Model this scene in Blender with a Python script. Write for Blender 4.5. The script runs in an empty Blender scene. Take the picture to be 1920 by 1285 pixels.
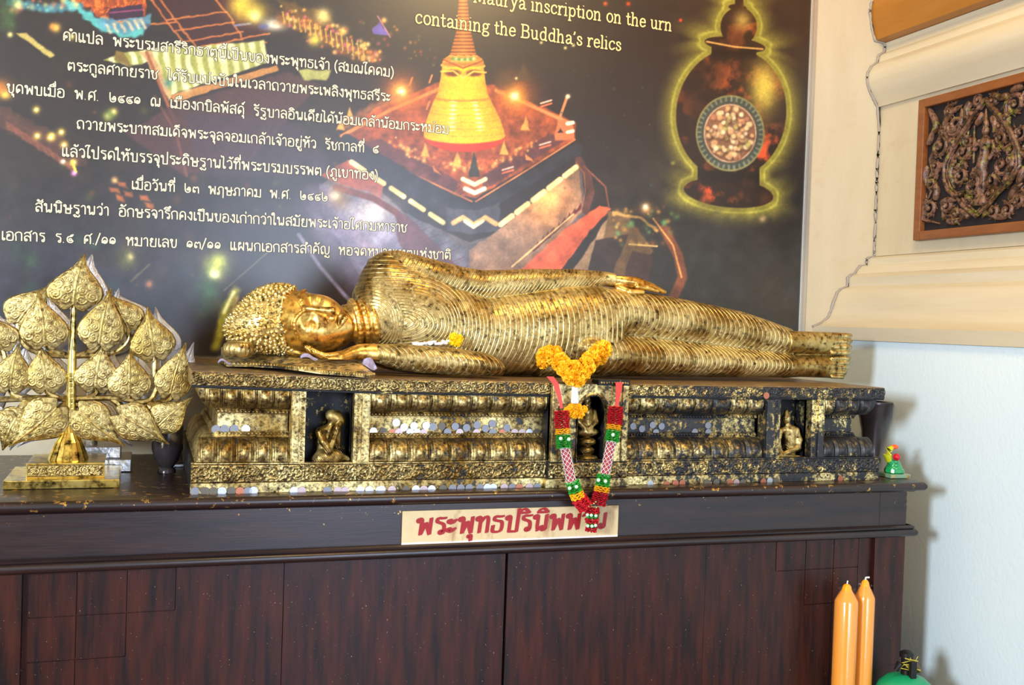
import bpy, bmesh, math, random
import numpy as np
from mathutils import Vector, Matrix, Euler
random.seed(7); RNG = np.random.default_rng(7)
SC = bpy.context.scene; COL = SC.collection
PI = math.pi
# ---------------------------------------------------------------- camera
F = 1970.93                                   # focal length in pixels of the 1920x1285 frame
CAM = np.array([0.0, -3.2, 1.36])
def _rot(y, p, r):
    y, p, r = map(math.radians, (y, p, r))
    cy, sy, cp, sp, cr, sr = math.cos(y), math.sin(y), math.cos(p), math.sin(p), math.cos(r), math.sin(r)
    fwd = np.array([sy*cp, cy*cp, sp]); right = np.array([cy, -sy, 0]); up = np.cross(right, fwd)
    return np.array([cr*right + sr*up, -sr*right + cr*up, fwd])
MC = _rot(19.2075, -1.1165, 1.9408)
cam_d = bpy.data.cameras.new('camera'); cam = bpy.data.objects.new('camera', cam_d); COL.objects.link(cam)
cam_d.sensor_width = 36; cam_d.lens = F/1920*36; cam_d.clip_start = .05; cam_d.clip_end = 100
m4 = Matrix.Identity(4)
for i in range(3):
    m4[i][0] = MC[0][i]; m4[i][1] = MC[1][i]; m4[i][2] = -MC[2][i]; m4[i][3] = CAM[i]
cam.matrix_world = m4; SC.camera = cam
# ---------------------------------------------------------------- world, exposure
w = bpy.data.worlds.new('world'); SC.world = w; w.use_nodes = True
bg = w.node_tree.nodes['Background']; bg.inputs[0].default_value = (1.0, .91, .80, 1); bg.inputs[1].default_value = .80
SC.view_settings.view_transform = 'Standard'; SC.view_settings.look = 'None'
SC.view_settings.exposure = 0.12; SC.view_settings.gamma = 1; SC.view_settings.use_curve_mapping = False
def area(name, loc, target, sx, sy, power, color):
    l = bpy.data.lights.new(name, 'AREA'); l.shape = 'RECTANGLE'; l.size = sx; l.size_y = sy; l.energy = power; l.color = color
    o = bpy.data.objects.new(name, l); COL.objects.link(o); o.location = loc
    o.rotation_euler = (Vector(target)-Vector(loc)).to_track_quat('-Z', 'Y').to_euler()
    return o
area('doorway_daylight', (-2.9, -4.3, 1.95), (1.6, -.4, 1.2), .5, .7, 285, (.80, .91, 1.0))
area('window_daylight', (1.70, -6.6, 1.55), (.5, 0, 1.3), 2.1, 2.4, 185, (.60, .75, 1.0))
area('ceiling_lamp', (1.35, -1.5, 3.25), (1.9, -.1, 1.6), .6, .6, 36, (1.0, .70, .30))

# ---------------------------------------------------------------- pixel to point, projection
def ray(x, y): return ((x-960)/F)*MC[0] + (-(y-642.5)/F)*MC[1] + MC[2]
def at(x, y, Y):                               # point of the plane y=Y seen at a pixel
    r = ray(x, y); return Vector(CAM + r*((Y-CAM[1])/r[1]))
def at_x(x, y, X):
    r = ray(x, y); return Vector(CAM + r*((X-CAM[0])/r[0]))
def at_z(x, y, Z):
    r = ray(x, y); return Vector(CAM + r*((Z-CAM[2])/r[2]))
def to_px(P):                                  # numpy (n,3) -> pixel coordinates
    c = (np.asarray(P, float)-CAM) @ MC.T
    return 960+F*c[..., 0]/c[..., 2], 642.5-F*c[..., 1]/c[..., 2]

# ---------------------------------------------------------------- objects and tags
def tag(o, label=None, cat=None, group=None, kind=None):
    if label: o['label'] = label
    if cat: o['category'] = cat
    if group: o['group'] = group
    if kind: o['kind'] = kind
    return o
def empty(name, loc, label, cat, group=None, rot=None):
    o = bpy.data.objects.new(name, None); COL.objects.link(o); o.location = loc; o.empty_display_size = .05
    if rot: o.rotation_euler = rot
    tag(o, label, cat, group)
    bpy.context.view_layer.update()
    return o
def link(name, me, mat, parent=None, loc=None, rot=None, scale=None, local=False):
    o = bpy.data.objects.new(name, me); COL.objects.link(o)
    if mat is not None and len(me.materials) == 0: me.materials.append(mat)
    if loc is not None: o.location = loc
    if rot is not None: o.rotation_euler = rot
    if scale is not None: o.scale = scale
    if parent is not None:
        o.parent = parent
        if not local: o.matrix_parent_inverse = parent_inv(parent)
    return o
def world_of(o):
    m = Matrix.LocRotScale(o.location, o.rotation_euler, o.scale)
    return (world_of(o.parent) @ o.matrix_parent_inverse @ m) if o.parent else m
def parent_inv(p): return world_of(p).inverted()
class MB:                                      # collects simple shapes, links them as one mesh
    def __init__(s): s.v = []; s.f = []
    def add(s, vs, fs):
        n = len(s.v); s.v += [tuple(v) for v in vs]; s.f += [tuple(i+n for i in f) for f in fs]; return s
    def box(s, x0, y0, z0, x1, y1, z1):
        if x0 > x1: x0, x1 = x1, x0
        if y0 > y1: y0, y1 = y1, y0
        if z0 > z1: z0, z1 = z1, z0
        return s.add([(x0,y0,z0),(x1,y0,z0),(x1,y1,z0),(x0,y1,z0),(x0,y0,z1),(x1,y0,z1),(x1,y1,z1),(x0,y1,z1)],
                     [(0,3,2,1),(4,5,6,7),(0,1,5,4),(1,2,6,5),(2,3,7,6),(3,0,4,7)])
    def tube(s, pts, rad, seg=8, cap=True, flat=1.0, upv=(0,0,1)):
        pts = [Vector(p) for p in pts]; n = len(pts)
        rs = rad if hasattr(rad, '__len__') else [rad]*n
        base = len(s.v); up = Vector(upv); 
        for i, p in enumerate(pts):
            t = (pts[min(i+1, n-1)]-pts[max(i-1, 0)]).normalized()
            a = t.cross(up)
            if a.length < 1e-4: a = t.cross(Vector((1, 0, 0)))
            a.normalize(); b = a.cross(t).normalized()
            for k in range(seg):
                th = 2*PI*k/seg; q = p + a*(rs[i]*math.cos(th)*flat) + b*(rs[i]*math.sin(th)); s.v.append(tuple(q))
        for i in range(n-1):
            for k in range(seg):
                k2 = (k+1) % seg
                s.f.append((base+i*seg+k, base+i*seg+k2, base+(i+1)*seg+k2, base+(i+1)*seg+k))
        if cap:
            s.f.append(tuple(base+k for k in reversed(range(seg)))); s.f.append(tuple(base+(n-1)*seg+k for k in range(seg)))
        return s
    def lathe(s, prof, seg=24, c=(0,0,0), ruffle=0, nr=0, capb=True, capt=True):
        base = len(s.v); m = len(prof)
        for (r, z) in prof:
            for k in range(seg):
                th = 2*PI*k/seg; rr = r*(1+ruffle*math.cos(nr*th)) if nr else r
                s.v.append((c[0]+rr*math.cos(th), c[1]+rr*math.sin(th), c[2]+z))
        for i in range(m-1):
            for k in range(seg):
                k2 = (k+1) % seg
                s.f.append((base+i*seg+k, base+i*seg+k2, base+(i+1)*seg+k2, base+(i+1)*seg+k))
        if capb: s.f.append(tuple(base+k for k in reversed(range(seg))))
        if capt: s.f.append(tuple(base+(m-1)*seg+k for k in range(seg)))
        return s
    def ball(s, c, r, seg=8, rings=5, sc=(1,1,1)):
        prof = [(max(r*math.sin(PI*i/rings), 1e-5), -r*math.cos(PI*i/rings)) for i in range(rings+1)]
        base = len(s.v)
        for (rr, z) in prof:
            for k in range(seg):
                th = 2*PI*k/seg; s.v.append((c[0]+rr*math.cos(th)*sc[0], c[1]+rr*math.sin(th)*sc[1], c[2]+z*sc[2]))
        for i in range(rings):
            for k in range(seg):
                k2 = (k+1) % seg
                s.f.append((base+i*seg+k, base+i*seg+k2, base+(i+1)*seg+k2, base+(i+1)*seg+k))
        return s
    def prism(s, poly, y0, y1):                # poly in (x,z), extruded along y
        n = len(poly)
        return s.add([(p[0], y0, p[1]) for p in poly]+[(p[0], y1, p[1]) for p in poly],
                     [tuple(range(n)), tuple(reversed(range(n, 2*n)))]+[(i, i+n, (i+1) % n+n, (i+1) % n) for i in range(n)])
    def move(s, M):
        s.v = [tuple(M @ Vector(v)) for v in s.v]; return s
    def mesh(s, name, smooth=False):
        me = bpy.data.meshes.new(name); me.from_pydata(s.v, [], s.f); me.validate()
        bm = bmesh.new(); bm.from_mesh(me); bmesh.ops.recalc_face_normals(bm, faces=bm.faces); bm.to_mesh(me); bm.free()
        if smooth:
            me.polygons.foreach_set('use_smooth', [True]*len(me.polygons))
            try: me.set_sharp_from_angle(angle=math.radians(smooth if smooth is not True else 45))
            except Exception: pass
        return me
    def build(s, name, mat, parent=None, smooth=False, bevel=0, **k):
        me = s.mesh(name, smooth)
        o = link(name, me, mat, parent, **k)
        if bevel:
            b = o.modifiers.new('bevel', 'BEVEL'); b.width = bevel; b.segments = 2; b.limit_method = 'ANGLE'; b.angle_limit = math.radians(40)
        return o
def grid_mesh(name, P, smooth=True, attrs=None, color=None):   # P: (n,m,3) array of points
    n, m = P.shape[:2]
    idx = np.arange(n*m).reshape(n, m)
    q = np.stack([idx[:-1, :-1], idx[1:, :-1], idx[1:, 1:], idx[:-1, 1:]], -1).reshape(-1, 4)
    return np_mesh(name, P.reshape(-1, 3), q, smooth, attrs, color)
def np_mesh(name, V, Q, smooth=True, attrs=None, color=None):
    me = bpy.data.meshes.new(name)
    me.vertices.add(len(V)); me.vertices.foreach_set('co', np.asarray(V, np.float32).ravel())
    me.loops.add(len(Q)*4); me.loops.foreach_set('vertex_index', np.asarray(Q, np.int32).ravel())
    me.polygons.add(len(Q)); me.polygons.foreach_set('loop_start', np.arange(0, len(Q)*4, 4, dtype=np.int32))
    me.update(calc_edges=True)
    if smooth: me.polygons.foreach_set('use_smooth', np.ones(len(Q), bool))
    for k, a in (attrs or {}).items():
        at_ = me.attributes.new(k, 'FLOAT', 'POINT'); at_.data.foreach_set('value', np.asarray(a, np.float32).ravel())
    if color is not None:
        ca = me.color_attributes.new('print', 'FLOAT_COLOR', 'POINT')
        c4 = np.ones((len(V), 4), np.float32); c4[:, :3] = color; ca.data.foreach_set('color', c4.ravel())
    return me

# ---------------------------------------------------------------- materials
def srgb(r, g, b):
    f = lambda c: (c/255/12.92) if c/255 <= .04045 else ((c/255+.055)/1.055)**2.4
    return (f(r), f(g), f(b), 1)
class NT:
    def __init__(s, name):
        s.m = bpy.data.materials.new(name); s.m.use_nodes = True; s.t = s.m.node_tree; s.b = s.t.nodes['Principled BSDF']
        s.tc = s.t.nodes.new('ShaderNodeTexCoord')
    def n(s, typ, **ins):
        nd = s.t.nodes.new(typ)
        for k, v in ins.items():
            if k.startswith('_'): setattr(nd, k[1:], v)
            else: s.put(nd, k.replace('__', ' '), v)
        return nd
    def put(s, nd, key, v):
        i = nd.inputs[int(key[1:])] if key[0] == 'i' and key[1:].isdigit() else nd.inputs[key]
        if isinstance(v, bpy.types.NodeSocket): s.t.links.new(v, i)
        elif isinstance(v, bpy.types.Node): s.t.links.new(v.outputs[0], i)
        else: i.default_value = v
    def noise(s, scale, detail=4, rough=.55, vec=None, **k):
        n = s.n('ShaderNodeTexNoise', Scale=scale, Detail=detail, Roughness=rough, **k)
        s.put(n, 'Vector', vec if vec is not None else s.tc.outputs['Object']); return n.outputs[0]
    def ramp(s, fac, stops, interp='LINEAR'):
        n = s.t.nodes.new('ShaderNodeValToRGB'); n.color_ramp.interpolation = interp
        e = n.color_ramp.elements
        while len(e) < len(stops): e.new(.5)
        for i, (p, c) in enumerate(stops):
            e[i].position = p; e[i].color = c if len(c) == 4 else (*c, 1)
        s.put(n, 'Fac', fac); return n.outputs[0]
    def mix(s, fac, a, b, mode='MIX'):
        n = s.t.nodes.new('ShaderNodeMix'); n.data_type = 'RGBA'; n.blend_type = mode
        s.put(n, 'i0', fac); s.put(n, 'i6', a); s.put(n, 'i7', b); return n.outputs[2]
    def math(s, op, a, b=0.0, c=None, clamp=False):
        n = s.t.nodes.new('ShaderNodeMath'); n.operation = op; n.use_clamp = clamp
        s.put(n, 'i0', a); s.put(n, 'i1', b)
        if c is not None: s.put(n, 'i2', c)
        return n.outputs[0]
    def bump(s, h, strength=.3, dist=.01, normal=None):
        n = s.n('ShaderNodeBump', Strength=strength, Distance=dist, Height=h)
        if normal is not None: s.put(n, 'Normal', normal)
        s.t.links.new(n.outputs[0], s.b.inputs['Normal']); return n.outputs[0]
    def set(s, **k):
        for a, v in k.items(): s.put(s.b, a.replace('_', ' '), v)
        return s.m
def plain(name, col, rough=.5, metal=0, **k):
    t = NT(name); nz = t.noise(90, 3); c = t.mix(t.math('MULTIPLY', nz, .25), col, tuple(x*.6 for x in col[:3])+(1,))
    t.set(Base_Color=c, Roughness=rough, Metallic=metal); 
    for a, v in k.items(): t.put(t.b, a.replace('_', ' '), v)
    return t.m
def gold_mat(name, lines=False, black=0.0, gradient=False, scale=1.0, bumpy=.35, rough=.34, dark=(.040, .021, .006, 1), mid=(.32, .19, .040, 1), pale=(.68, .54, .22, 1)):
    t = NT(name); geo = t.t.nodes.new('ShaderNodeNewGeometry'); pos = geo.outputs['Position']
    big = t.noise(9*scale, 5, .6, pos); fine = t.noise(70*scale, 6, .65, pos); flake = t.noise(62*scale, 8, .75, pos)
    c = t.mix(t.ramp(big, [(.35, (0, 0, 0)), (.62, (1, 1, 1))]), mid, pale)
    c = t.mix(t.ramp(fine, [(.34, (1, 1, 1)), (.52, (0, 0, 0))]), c, dark)
    crv = t.n('ShaderNodeAttribute', _attribute_name='crevice_dark')  # crevice darkening painted into the colour for relief contrast
    if gradient:
        gr = t.ramp(t.noise(150, 5, .7, pos), [(.40, (1, 1, 1)), (.52, (0, 0, 0))]); c = t.mix(t.math('MULTIPLY', gr, .75), c, (.045, .028, .014, 1))
    c = t.mix(t.math('MULTIPLY', crv.outputs['Fac'], t.math('ADD', .45, t.math('MULTIPLY', big, .8)), clamp=True), c, (.030, .018, .010, 1))
    rgh = t.math('ADD', rough-.08, t.math('MULTIPLY', fine, .22))
    h = t.math('MULTIPLY', fine, bumpy*(2.2 if gradient else 1))
    if black or gradient:
        if gradient:
            sx = t.n('ShaderNodeSeparateXYZ', Vector=pos).outputs[0]
            cov = t.n('ShaderNodeMapRange', Value=sx); cov.inputs[1].default_value = .25; cov.inputs[2].default_value = 2.0
            cov.inputs[3].default_value = .36; cov.inputs[4].default_value = .535; thr = cov.outputs[0]
        else: thr = black
        msk = t.math('GREATER_THAN', t.math('ADD', t.math('MULTIPLY', flake, .62), t.math('MULTIPLY', big, .38)), thr)
        soft = t.math('MULTIPLY', t.math('SUBTRACT', t.math('ADD', t.math('MULTIPLY', flake, .62), t.math('MULTIPLY', big, .38)), thr), 30., clamp=True)
        c = t.mix(soft, (.010, .011, .014, 1), c)
        t.put(t.b, 'Metallic', t.math('MULTIPLY', soft, .9))
        rgh = t.math('ADD', t.math('MULTIPLY', soft, .06), rgh); h = t.math('ADD', h, t.math('MULTIPLY', soft, .12))
    else: t.put(t.b, 'Metallic', .92)
    if lines:
        pt = t.math('MULTIPLY', t.math('SUBTRACT', t.math('ADD', t.math('MULTIPLY', flake, .6), t.math('MULTIPLY', big, .4)), .515), 30., clamp=True)
        c = t.mix(t.math('MULTIPLY', pt, .75), c, (.72, .57, .26, 1)); h = t.math('ADD', h, t.math('MULTIPLY', pt, .25)); rgh = t.math('ADD', rgh, t.math('MULTIPLY', pt, .08))
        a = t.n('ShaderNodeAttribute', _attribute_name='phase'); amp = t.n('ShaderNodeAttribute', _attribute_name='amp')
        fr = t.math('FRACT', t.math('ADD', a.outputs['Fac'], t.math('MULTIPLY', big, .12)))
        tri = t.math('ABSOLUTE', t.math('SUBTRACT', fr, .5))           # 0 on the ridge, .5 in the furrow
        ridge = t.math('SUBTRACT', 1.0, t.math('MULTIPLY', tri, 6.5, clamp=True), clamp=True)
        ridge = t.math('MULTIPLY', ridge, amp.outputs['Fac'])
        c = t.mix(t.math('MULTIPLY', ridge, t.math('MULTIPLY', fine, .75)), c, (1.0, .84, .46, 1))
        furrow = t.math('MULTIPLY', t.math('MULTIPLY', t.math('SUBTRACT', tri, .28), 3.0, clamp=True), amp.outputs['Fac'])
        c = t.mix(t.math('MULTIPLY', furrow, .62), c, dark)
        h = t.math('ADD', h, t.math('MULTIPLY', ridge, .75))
    t.set(Base_Color=c, Roughness=rgh); t.bump(h, .8, .0022)
    return t.m
# ================================================================ the room
M = {}
t = NT('plaster_wall'); geo = t.t.nodes.new('ShaderNodeNewGeometry'); pos = geo.outputs['Position']
st = t.n('ShaderNodeMapping', Vector=pos); st.inputs['Scale'].default_value = (6, 6, 1.2)
c = t.mix(t.noise(2.0, 5, .6, st.outputs[0]), srgb(182, 170, 144), srgb(200, 190, 168)); c = t.mix(t.ramp(t.noise(14, 5, .6, pos), [(.55, (0,0,0)), (.8, (1,1,1))]), c, srgb(186, 168, 140))
t.set(Base_Color=c, Roughness=.45); t.bump(t.noise(60, 5, .6, pos), .25, .004); M['plaster'] = t.m
t = NT('cream_paint'); geo = t.t.nodes.new('ShaderNodeNewGeometry'); pos = geo.outputs['Position']
st = t.n('ShaderNodeMapping', Vector=pos); st.inputs['Scale'].default_value = (8, 1.0, 14)
c = t.mix(t.noise(2.2, 4, .6, st.outputs[0]), srgb(190, 178, 150), srgb(208, 200, 182)); t.set(Base_Color=c, Roughness=.32); t.bump(t.noise(45, 4, .6, pos), .12, .003); M['cream'] = t.m
t = NT('lower_wall_paint'); geo = t.t.nodes.new('ShaderNodeNewGeometry'); pos = geo.outputs['Position']
c = t.mix(t.noise(3.0, 5, .6, pos), srgb(214, 232, 242), srgb(226, 240, 246)); c = t.mix(t.ramp(t.noise(120, 3, .5, pos), [(.72, (0,0,0)), (.78, (1,1,1))]), c, srgb(225, 225, 220))
t.set(Base_Color=c, Roughness=.5); t.bump(t.noise(80, 5, .6, pos), .25, .004); M['lower_wall'] = t.m
t = NT('gold_brown_paint'); geo = t.t.nodes.new('ShaderNodeNewGeometry'); pos = geo.outputs['Position']
st = t.n('ShaderNodeMapping', Vector=pos); st.inputs['Scale'].default_value = (10, 1.0, 10)
c = t.mix(t.noise(3, 5, .6, st.outputs[0]), srgb(150, 92, 22), srgb(186, 128, 44)); t.set(Base_Color=c, Roughness=.35, Metallic=.25); t.bump(t.noise(50, 4, .6, pos), .2, .003); M['gold_brown'] = t.m
M['caulk'] = plain('corner_caulk', srgb(150, 142, 135), .5)
M['dark_crack'] = plain('corner_crack', srgb(50, 40, 34), .8)
t = NT('floor_tile'); br = t.n('ShaderNodeTexBrick', Scale=3.0); br.offset = 0; t.put(br, 'Vector', t.tc.outputs['Object'])
br.inputs['Color1'].default_value = srgb(120, 70, 50); br.inputs['Color2'].default_value = srgb(104, 60, 44); br.inputs['Mortar'].default_value = srgb(90, 80, 70)
t.set(Base_Color=br.outputs[0], Roughness=.3); M['floor'] = t.m
M['ceiling'] = plain('ceiling_paint', srgb(214, 190, 150), .6)

XR = 2.265                                    # face of the low plinth of the right wall
MB().box(-4, -7.2, -.1, 2.9, .15, 0).build('floor', M['floor']); tag(bpy.data.objects['floor'], kind='structure')
MB().box(-2.6, -7.1, 3.4, 2.9, .15, 3.5).build('ceiling', M['ceiling']); tag(bpy.data.objects['ceiling'], kind='structure')
o = MB().box(-2.6, 0, 0, 2.9, .15, 3.4).build('wall_back', M['plaster']); tag(o, kind='structure')
M['rear'] = plain('rear_blocker_paint', srgb(150, 118, 84), .7)
MB().box(-2.6, -7.1, 0, .55, -6.95, 3.4).box(2.85, -7.1, 0, 2.9, -6.95, 3.4).box(.55, -7.1, 0, 2.85, -6.95, .25).box(.55, -7.1, 2.85, 2.85, -6.95, 3.4).build('wall_rear_blocker', M['rear']); tag(bpy.data.objects['wall_rear_blocker'], kind='structure')  # unseen dark wall, added to cut reflections of the bright world
# right wall: the profile seen against the back wall, carried forward along y
def pX(px, py, Y=0.0):
    p = at(px, py, Y); return (p.x, p.z)
def extrude_profile(name, prof, mat, y0=-6.95, y1=0.002, thick=3.0, smooth=30):
    m = MB(); poly = [(x, z) for x, z in prof]
    poly = poly + [(thick, prof[-1][1]), (thick, prof[0][1])]
    m.prism(poly, y0, y1); o = m.build(name, mat, smooth=smooth); return tag(o, kind='structure')
z8 = lambda x, y: pX(1500+x/4.571, 440+y/4.571)
z5 = lambda x, y: pX(1480+x/2.0068, y/2.0068)
z9 = lambda x, y: pX(1560+x/5.333, y/5.333)
plinth_top = at_x(1603, 638, XR).z
band_top = at_x(1592, 614, XR).z
extrude_profile('wall_right', [(XR, 0), (XR, plinth_top)], M['lower_wall'])
base = [(XR-.012, plinth_top), (XR-.012, band_top), (XR+.004, band_top+.004)]
curve = [z8(180, 760), z8(240, 715), z8(270, 650), z8(292, 580), z8(322, 500), z8(350, 470), z8(410, 446)]
curve2 = [z8(412, 372), z8(436, 352), z8(470, 337), z8(490, 302), z8(520, 272), z8(572, 268), z8(576, 212), z8(600, 198), z8(648, 188)]
extrude_profile('trim_1', base+curve+curve2, M['cream'])
field = [curve2[-1], z8(650, 0), z9(505, 1150), z9(470, 1075)]
xf = (curve2[-1][0]+field[-1][0])/2
field = [(xf, curve2[-1][1]), (xf, field[-1][1])]
extrude_profile('trim_2', field, M['plaster'])
torus = [(xf-.012, field[-1][1]), z9(440, 1030), z9(415, 985), z9(385, 920), z9(358, 850), z9(352, 790), z9(362, 730), z9(395, 670), z9(455, 628),
         z9(465, 575), z9(478, 555), z9(525, 528), z9(535, 470), z9(520, 435)]
extrude_profile('trim_3', torus, M['cream'])
cap = [z9(520, 432), z9(430, 405), z9(412, 330), z9(395, 230), z9(384, 130), z9(392, 50), z9(412, 0)]
lx, lz = cap[-1]
cap += [(lx+.04, lz+.05), (lx+.05, lz+.12), (lx-.02, lz+.16), (lx-.02, 3.4)]
extrude_profile('trim_4', cap, M['gold_brown'])
# caulk line that follows the corner
path = base[1:]+curve+curve2+[(xf, curve2[-1][1]+.01)]+[(xf+random.uniform(-.002, .002), curve2[-1][1]+.02+i*.05) for i in range(int((field[-1][1]-curve2[-1][1])/.05))]+torus+cap[:7]
pts = []
for a, b in zip(path, path[1:]):
    for k in range(3):
        f = k/3; pts.append((a[0]*(1-f)+b[0]*f-.004+random.uniform(-.0015, .0015), -.003, a[1]*(1-f)+b[1]*f))
o = MB().tube(pts, [random.uniform(.0035, .0065) for _ in pts], 6).build('trim_5', M['caulk'], smooth=True); tag(o, kind='structure')
o = MB().tube([(p[0]+.0065, p[1]-.002, p[2]) for p in pts], [random.uniform(.0012, .0028) for _ in pts], 5).build('trim_6', M['dark_crack']); tag(o, kind='structure')

# ================================================================ cabinet
TT = .95                                       # table top height
YF = -.78                                      # cabinet front plane
t = NT('dark_wood'); geo = t.t.nodes.new('ShaderNodeNewGeometry'); pos = geo.outputs['Position']
st = t.n('ShaderNodeMapping', Vector=pos); st.inputs['Scale'].default_value = (14, 14, 1.6)
g = t.noise(3.0, 8, .62, st.outputs[0]); st2 = t.n('ShaderNodeMapping', Vector=pos); st2.inputs['Scale'].default_value = (90, 90, 3)
fine = t.noise(4.0, 6, .6, st2.outputs[0])
c = t.mix(t.ramp(g, [(.35, (0,0,0)), (.68, (1,1,1))]), (.007, .003, .003, 1), (.062, .012, .005, 1))
c = t.mix(t.math('MULTIPLY', fine, .35), c, (.010, .006, .006, 1))
spk = t.ramp(t.noise(230, 2, .5, pos), [(.735, (0,0,0)), (.765, (1,1,1))])
c = t.mix(spk, c, (.30, .24, .16, 1))
t.set(Base_Color=c, Roughness=t.math('ADD', .24, t.math('MULTIPLY', fine, .2)), Specular_IOR_Level=.36); t.bump(fine, .10, .002); M['wood'] = t.m
t = NT('dark_wood_horizontal'); geo = t.t.nodes.new('ShaderNodeNewGeometry'); pos = geo.outputs['Position']
st = t.n('ShaderNodeMapping', Vector=pos); st.inputs['Scale'].default_value = (1.6, 14, 14)
g = t.noise(3.0, 8, .62, st.outputs[0]); st2 = t.n('ShaderNodeMapping', Vector=pos); st2.inputs['Scale'].default_value = (3, 90, 90)
fine = t.noise(4.0, 6, .6, st2.outputs[0])
c = t.mix(t.ramp(g, [(.35, (0,0,0)), (.68, (1,1,1))]), (.009, .006, .007, 1), (.028, .011, .009, 1))
pz = t.n('ShaderNodeSeparateXYZ', Vector=pos)
fl = t.noise(48, 7, .7, pos)
near = t.n('ShaderNodeMapRange', Value=pz.outputs[2]); near.inputs[1].default_value = .86; near.inputs[2].default_value = .955; near.inputs[3].default_value = .72; near.inputs[4].default_value = .585
thr = near.outputs[0]
gm = t.math('MULTIPLY', t.math('SUBTRACT', fl, thr), 40, clamp=True)
c = t.mix(gm, c, (.62, .36, .09, 1))
t.set(Base_Color=c, Roughness=t.math('ADD', .22, t.math('MULTIPLY', fine, .2)), Metallic=t.math('MULTIPLY', gm, .8), Specular_IOR_Level=.6); t.bump(fine, .08, .002); M['wood_h'] = t.m

cx0 = -1.1; cxr = at(1701, 930, YF).x
cab = empty('altar_cabinet', ((cx0+cxr)/2, YF/2, 0), 'long dark reddish-brown wooden altar cabinet with incised door panels under the gold statue', 'cabinet')
nz = [(0, 0), (0, .005), (-.004, .011)]
def moulding(name, prof, x0, x1, mat, parent, ret=True, smooth=35):    # prof of (outward, z); mitred return at the right end
    m = MB(); n = len(prof); rings = []
    base = len(m.v)
    for (d, z) in prof: m.v.append((x0, YF-d, z))
    for (d, z) in prof: m.v.append((x1+d, YF-d, z))
    for (d, z) in prof: m.v.append((x1+d, -.05, z))
    for (d, z) in prof: m.v.append((x0, -.05, z))
    for s in range(3):
        for i in range(n-1):
            a = s*n+i; m.f.append((a, a+n, a+n+1, a+1))
    m.f.append(tuple(i*n for i in (3, 2, 1, 0))); m.f.append(tuple(i*n+n-1 for i in range(4))); m.f.append(tuple(range(n))+tuple(reversed(range(3*n, 4*n))))
    return m.build(name, mat, parent, smooth=smooth)
nose = [(-.05, TT-.030), (.006, TT-.030), (.010, TT-.026), (.016, TT-.025)]+[(.018+.013*math.cos(a), TT-.0125+.0125*math.sin(a)) for a in np.linspace(-PI/2, PI/2, 9)]+[(-.05, TT)]
moulding('cabinet_top', nose, cx0, cxr+.012, M['wood_h'], cab)
zf1 = TT-.030; zr1 = at(1000, 1015, YF-.02).z
zrt = at(700, 1032, YF-.02).z; zrb = at(700, 1051.4, YF-.02).z
MB().box(cx0, YF, zrt-.005, cxr, YF+.03, zf1).build('frieze_board', M['wood_h'], cab, bevel=.001)
xs = at(1650, 950, YF).x
MB().box(xs-.001, YF-.0008, zrt, xs+.0008, YF+.001, zf1).build('frieze_joint', M['dark_crack'], cab)
H = zrt-zrb
rail = [(-.03, zrb), (.006, zrb)]+[(.008+.010*math.cos(a), zrb+.011+.011*math.sin(a)) for a in np.linspace(-PI/2, PI/2, 7)]+[(.010, zrb+.0225), (.011, zrb+.027), (.006, zrb+.031), (.004, zrt), (-.03, zrt)]
moulding('rail_moulding', rail, cx0, cxr+.010, M['wood_h'], cab)
MB().box(cxr-.03, YF+.03, .02, cxr, -.03, zf1).build('side_panel', M['wood'], cab, bevel=.001)
MB().box(cx0, -.05, .02, cxr-.03, -.03, zf1).build('back_board', M['wood'], cab)
xst = at(1640, 1050, YF).x; xjm = at(1616, 1050, YF).x
MB().box(xst, YF, .0, cxr, YF+.05, zrb+.002).build('stile', M['wood'], cab, bevel=.0015)
MB().box(xjm, YF+.014, .02, xst, YF+.05, zrb+.002).build('jamb', M['wood'], cab, bevel=.001)
xl = at(41, 1100, YF).x
MB().box(cx0, YF, .0, xl, YF+.05, zrb+.002).build('stile', M['wood'], cab, bevel=.0015)
MB().box(xl, YF+.016, .02, xl+.012, YF+.05, zrb+.002).build('jamb', M['wood'], cab, bevel=.001)
MB().box(xl, YF+.005, .0, xst, YF+.05, .08).build('plinth_rail', M['wood'], cab, bevel=.001)
YD = YF+.016                                   # door face
def dx(px, py=1100): return at(px, py, YD).x
def dz(px, py): return at(px, py, YD).z
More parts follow.
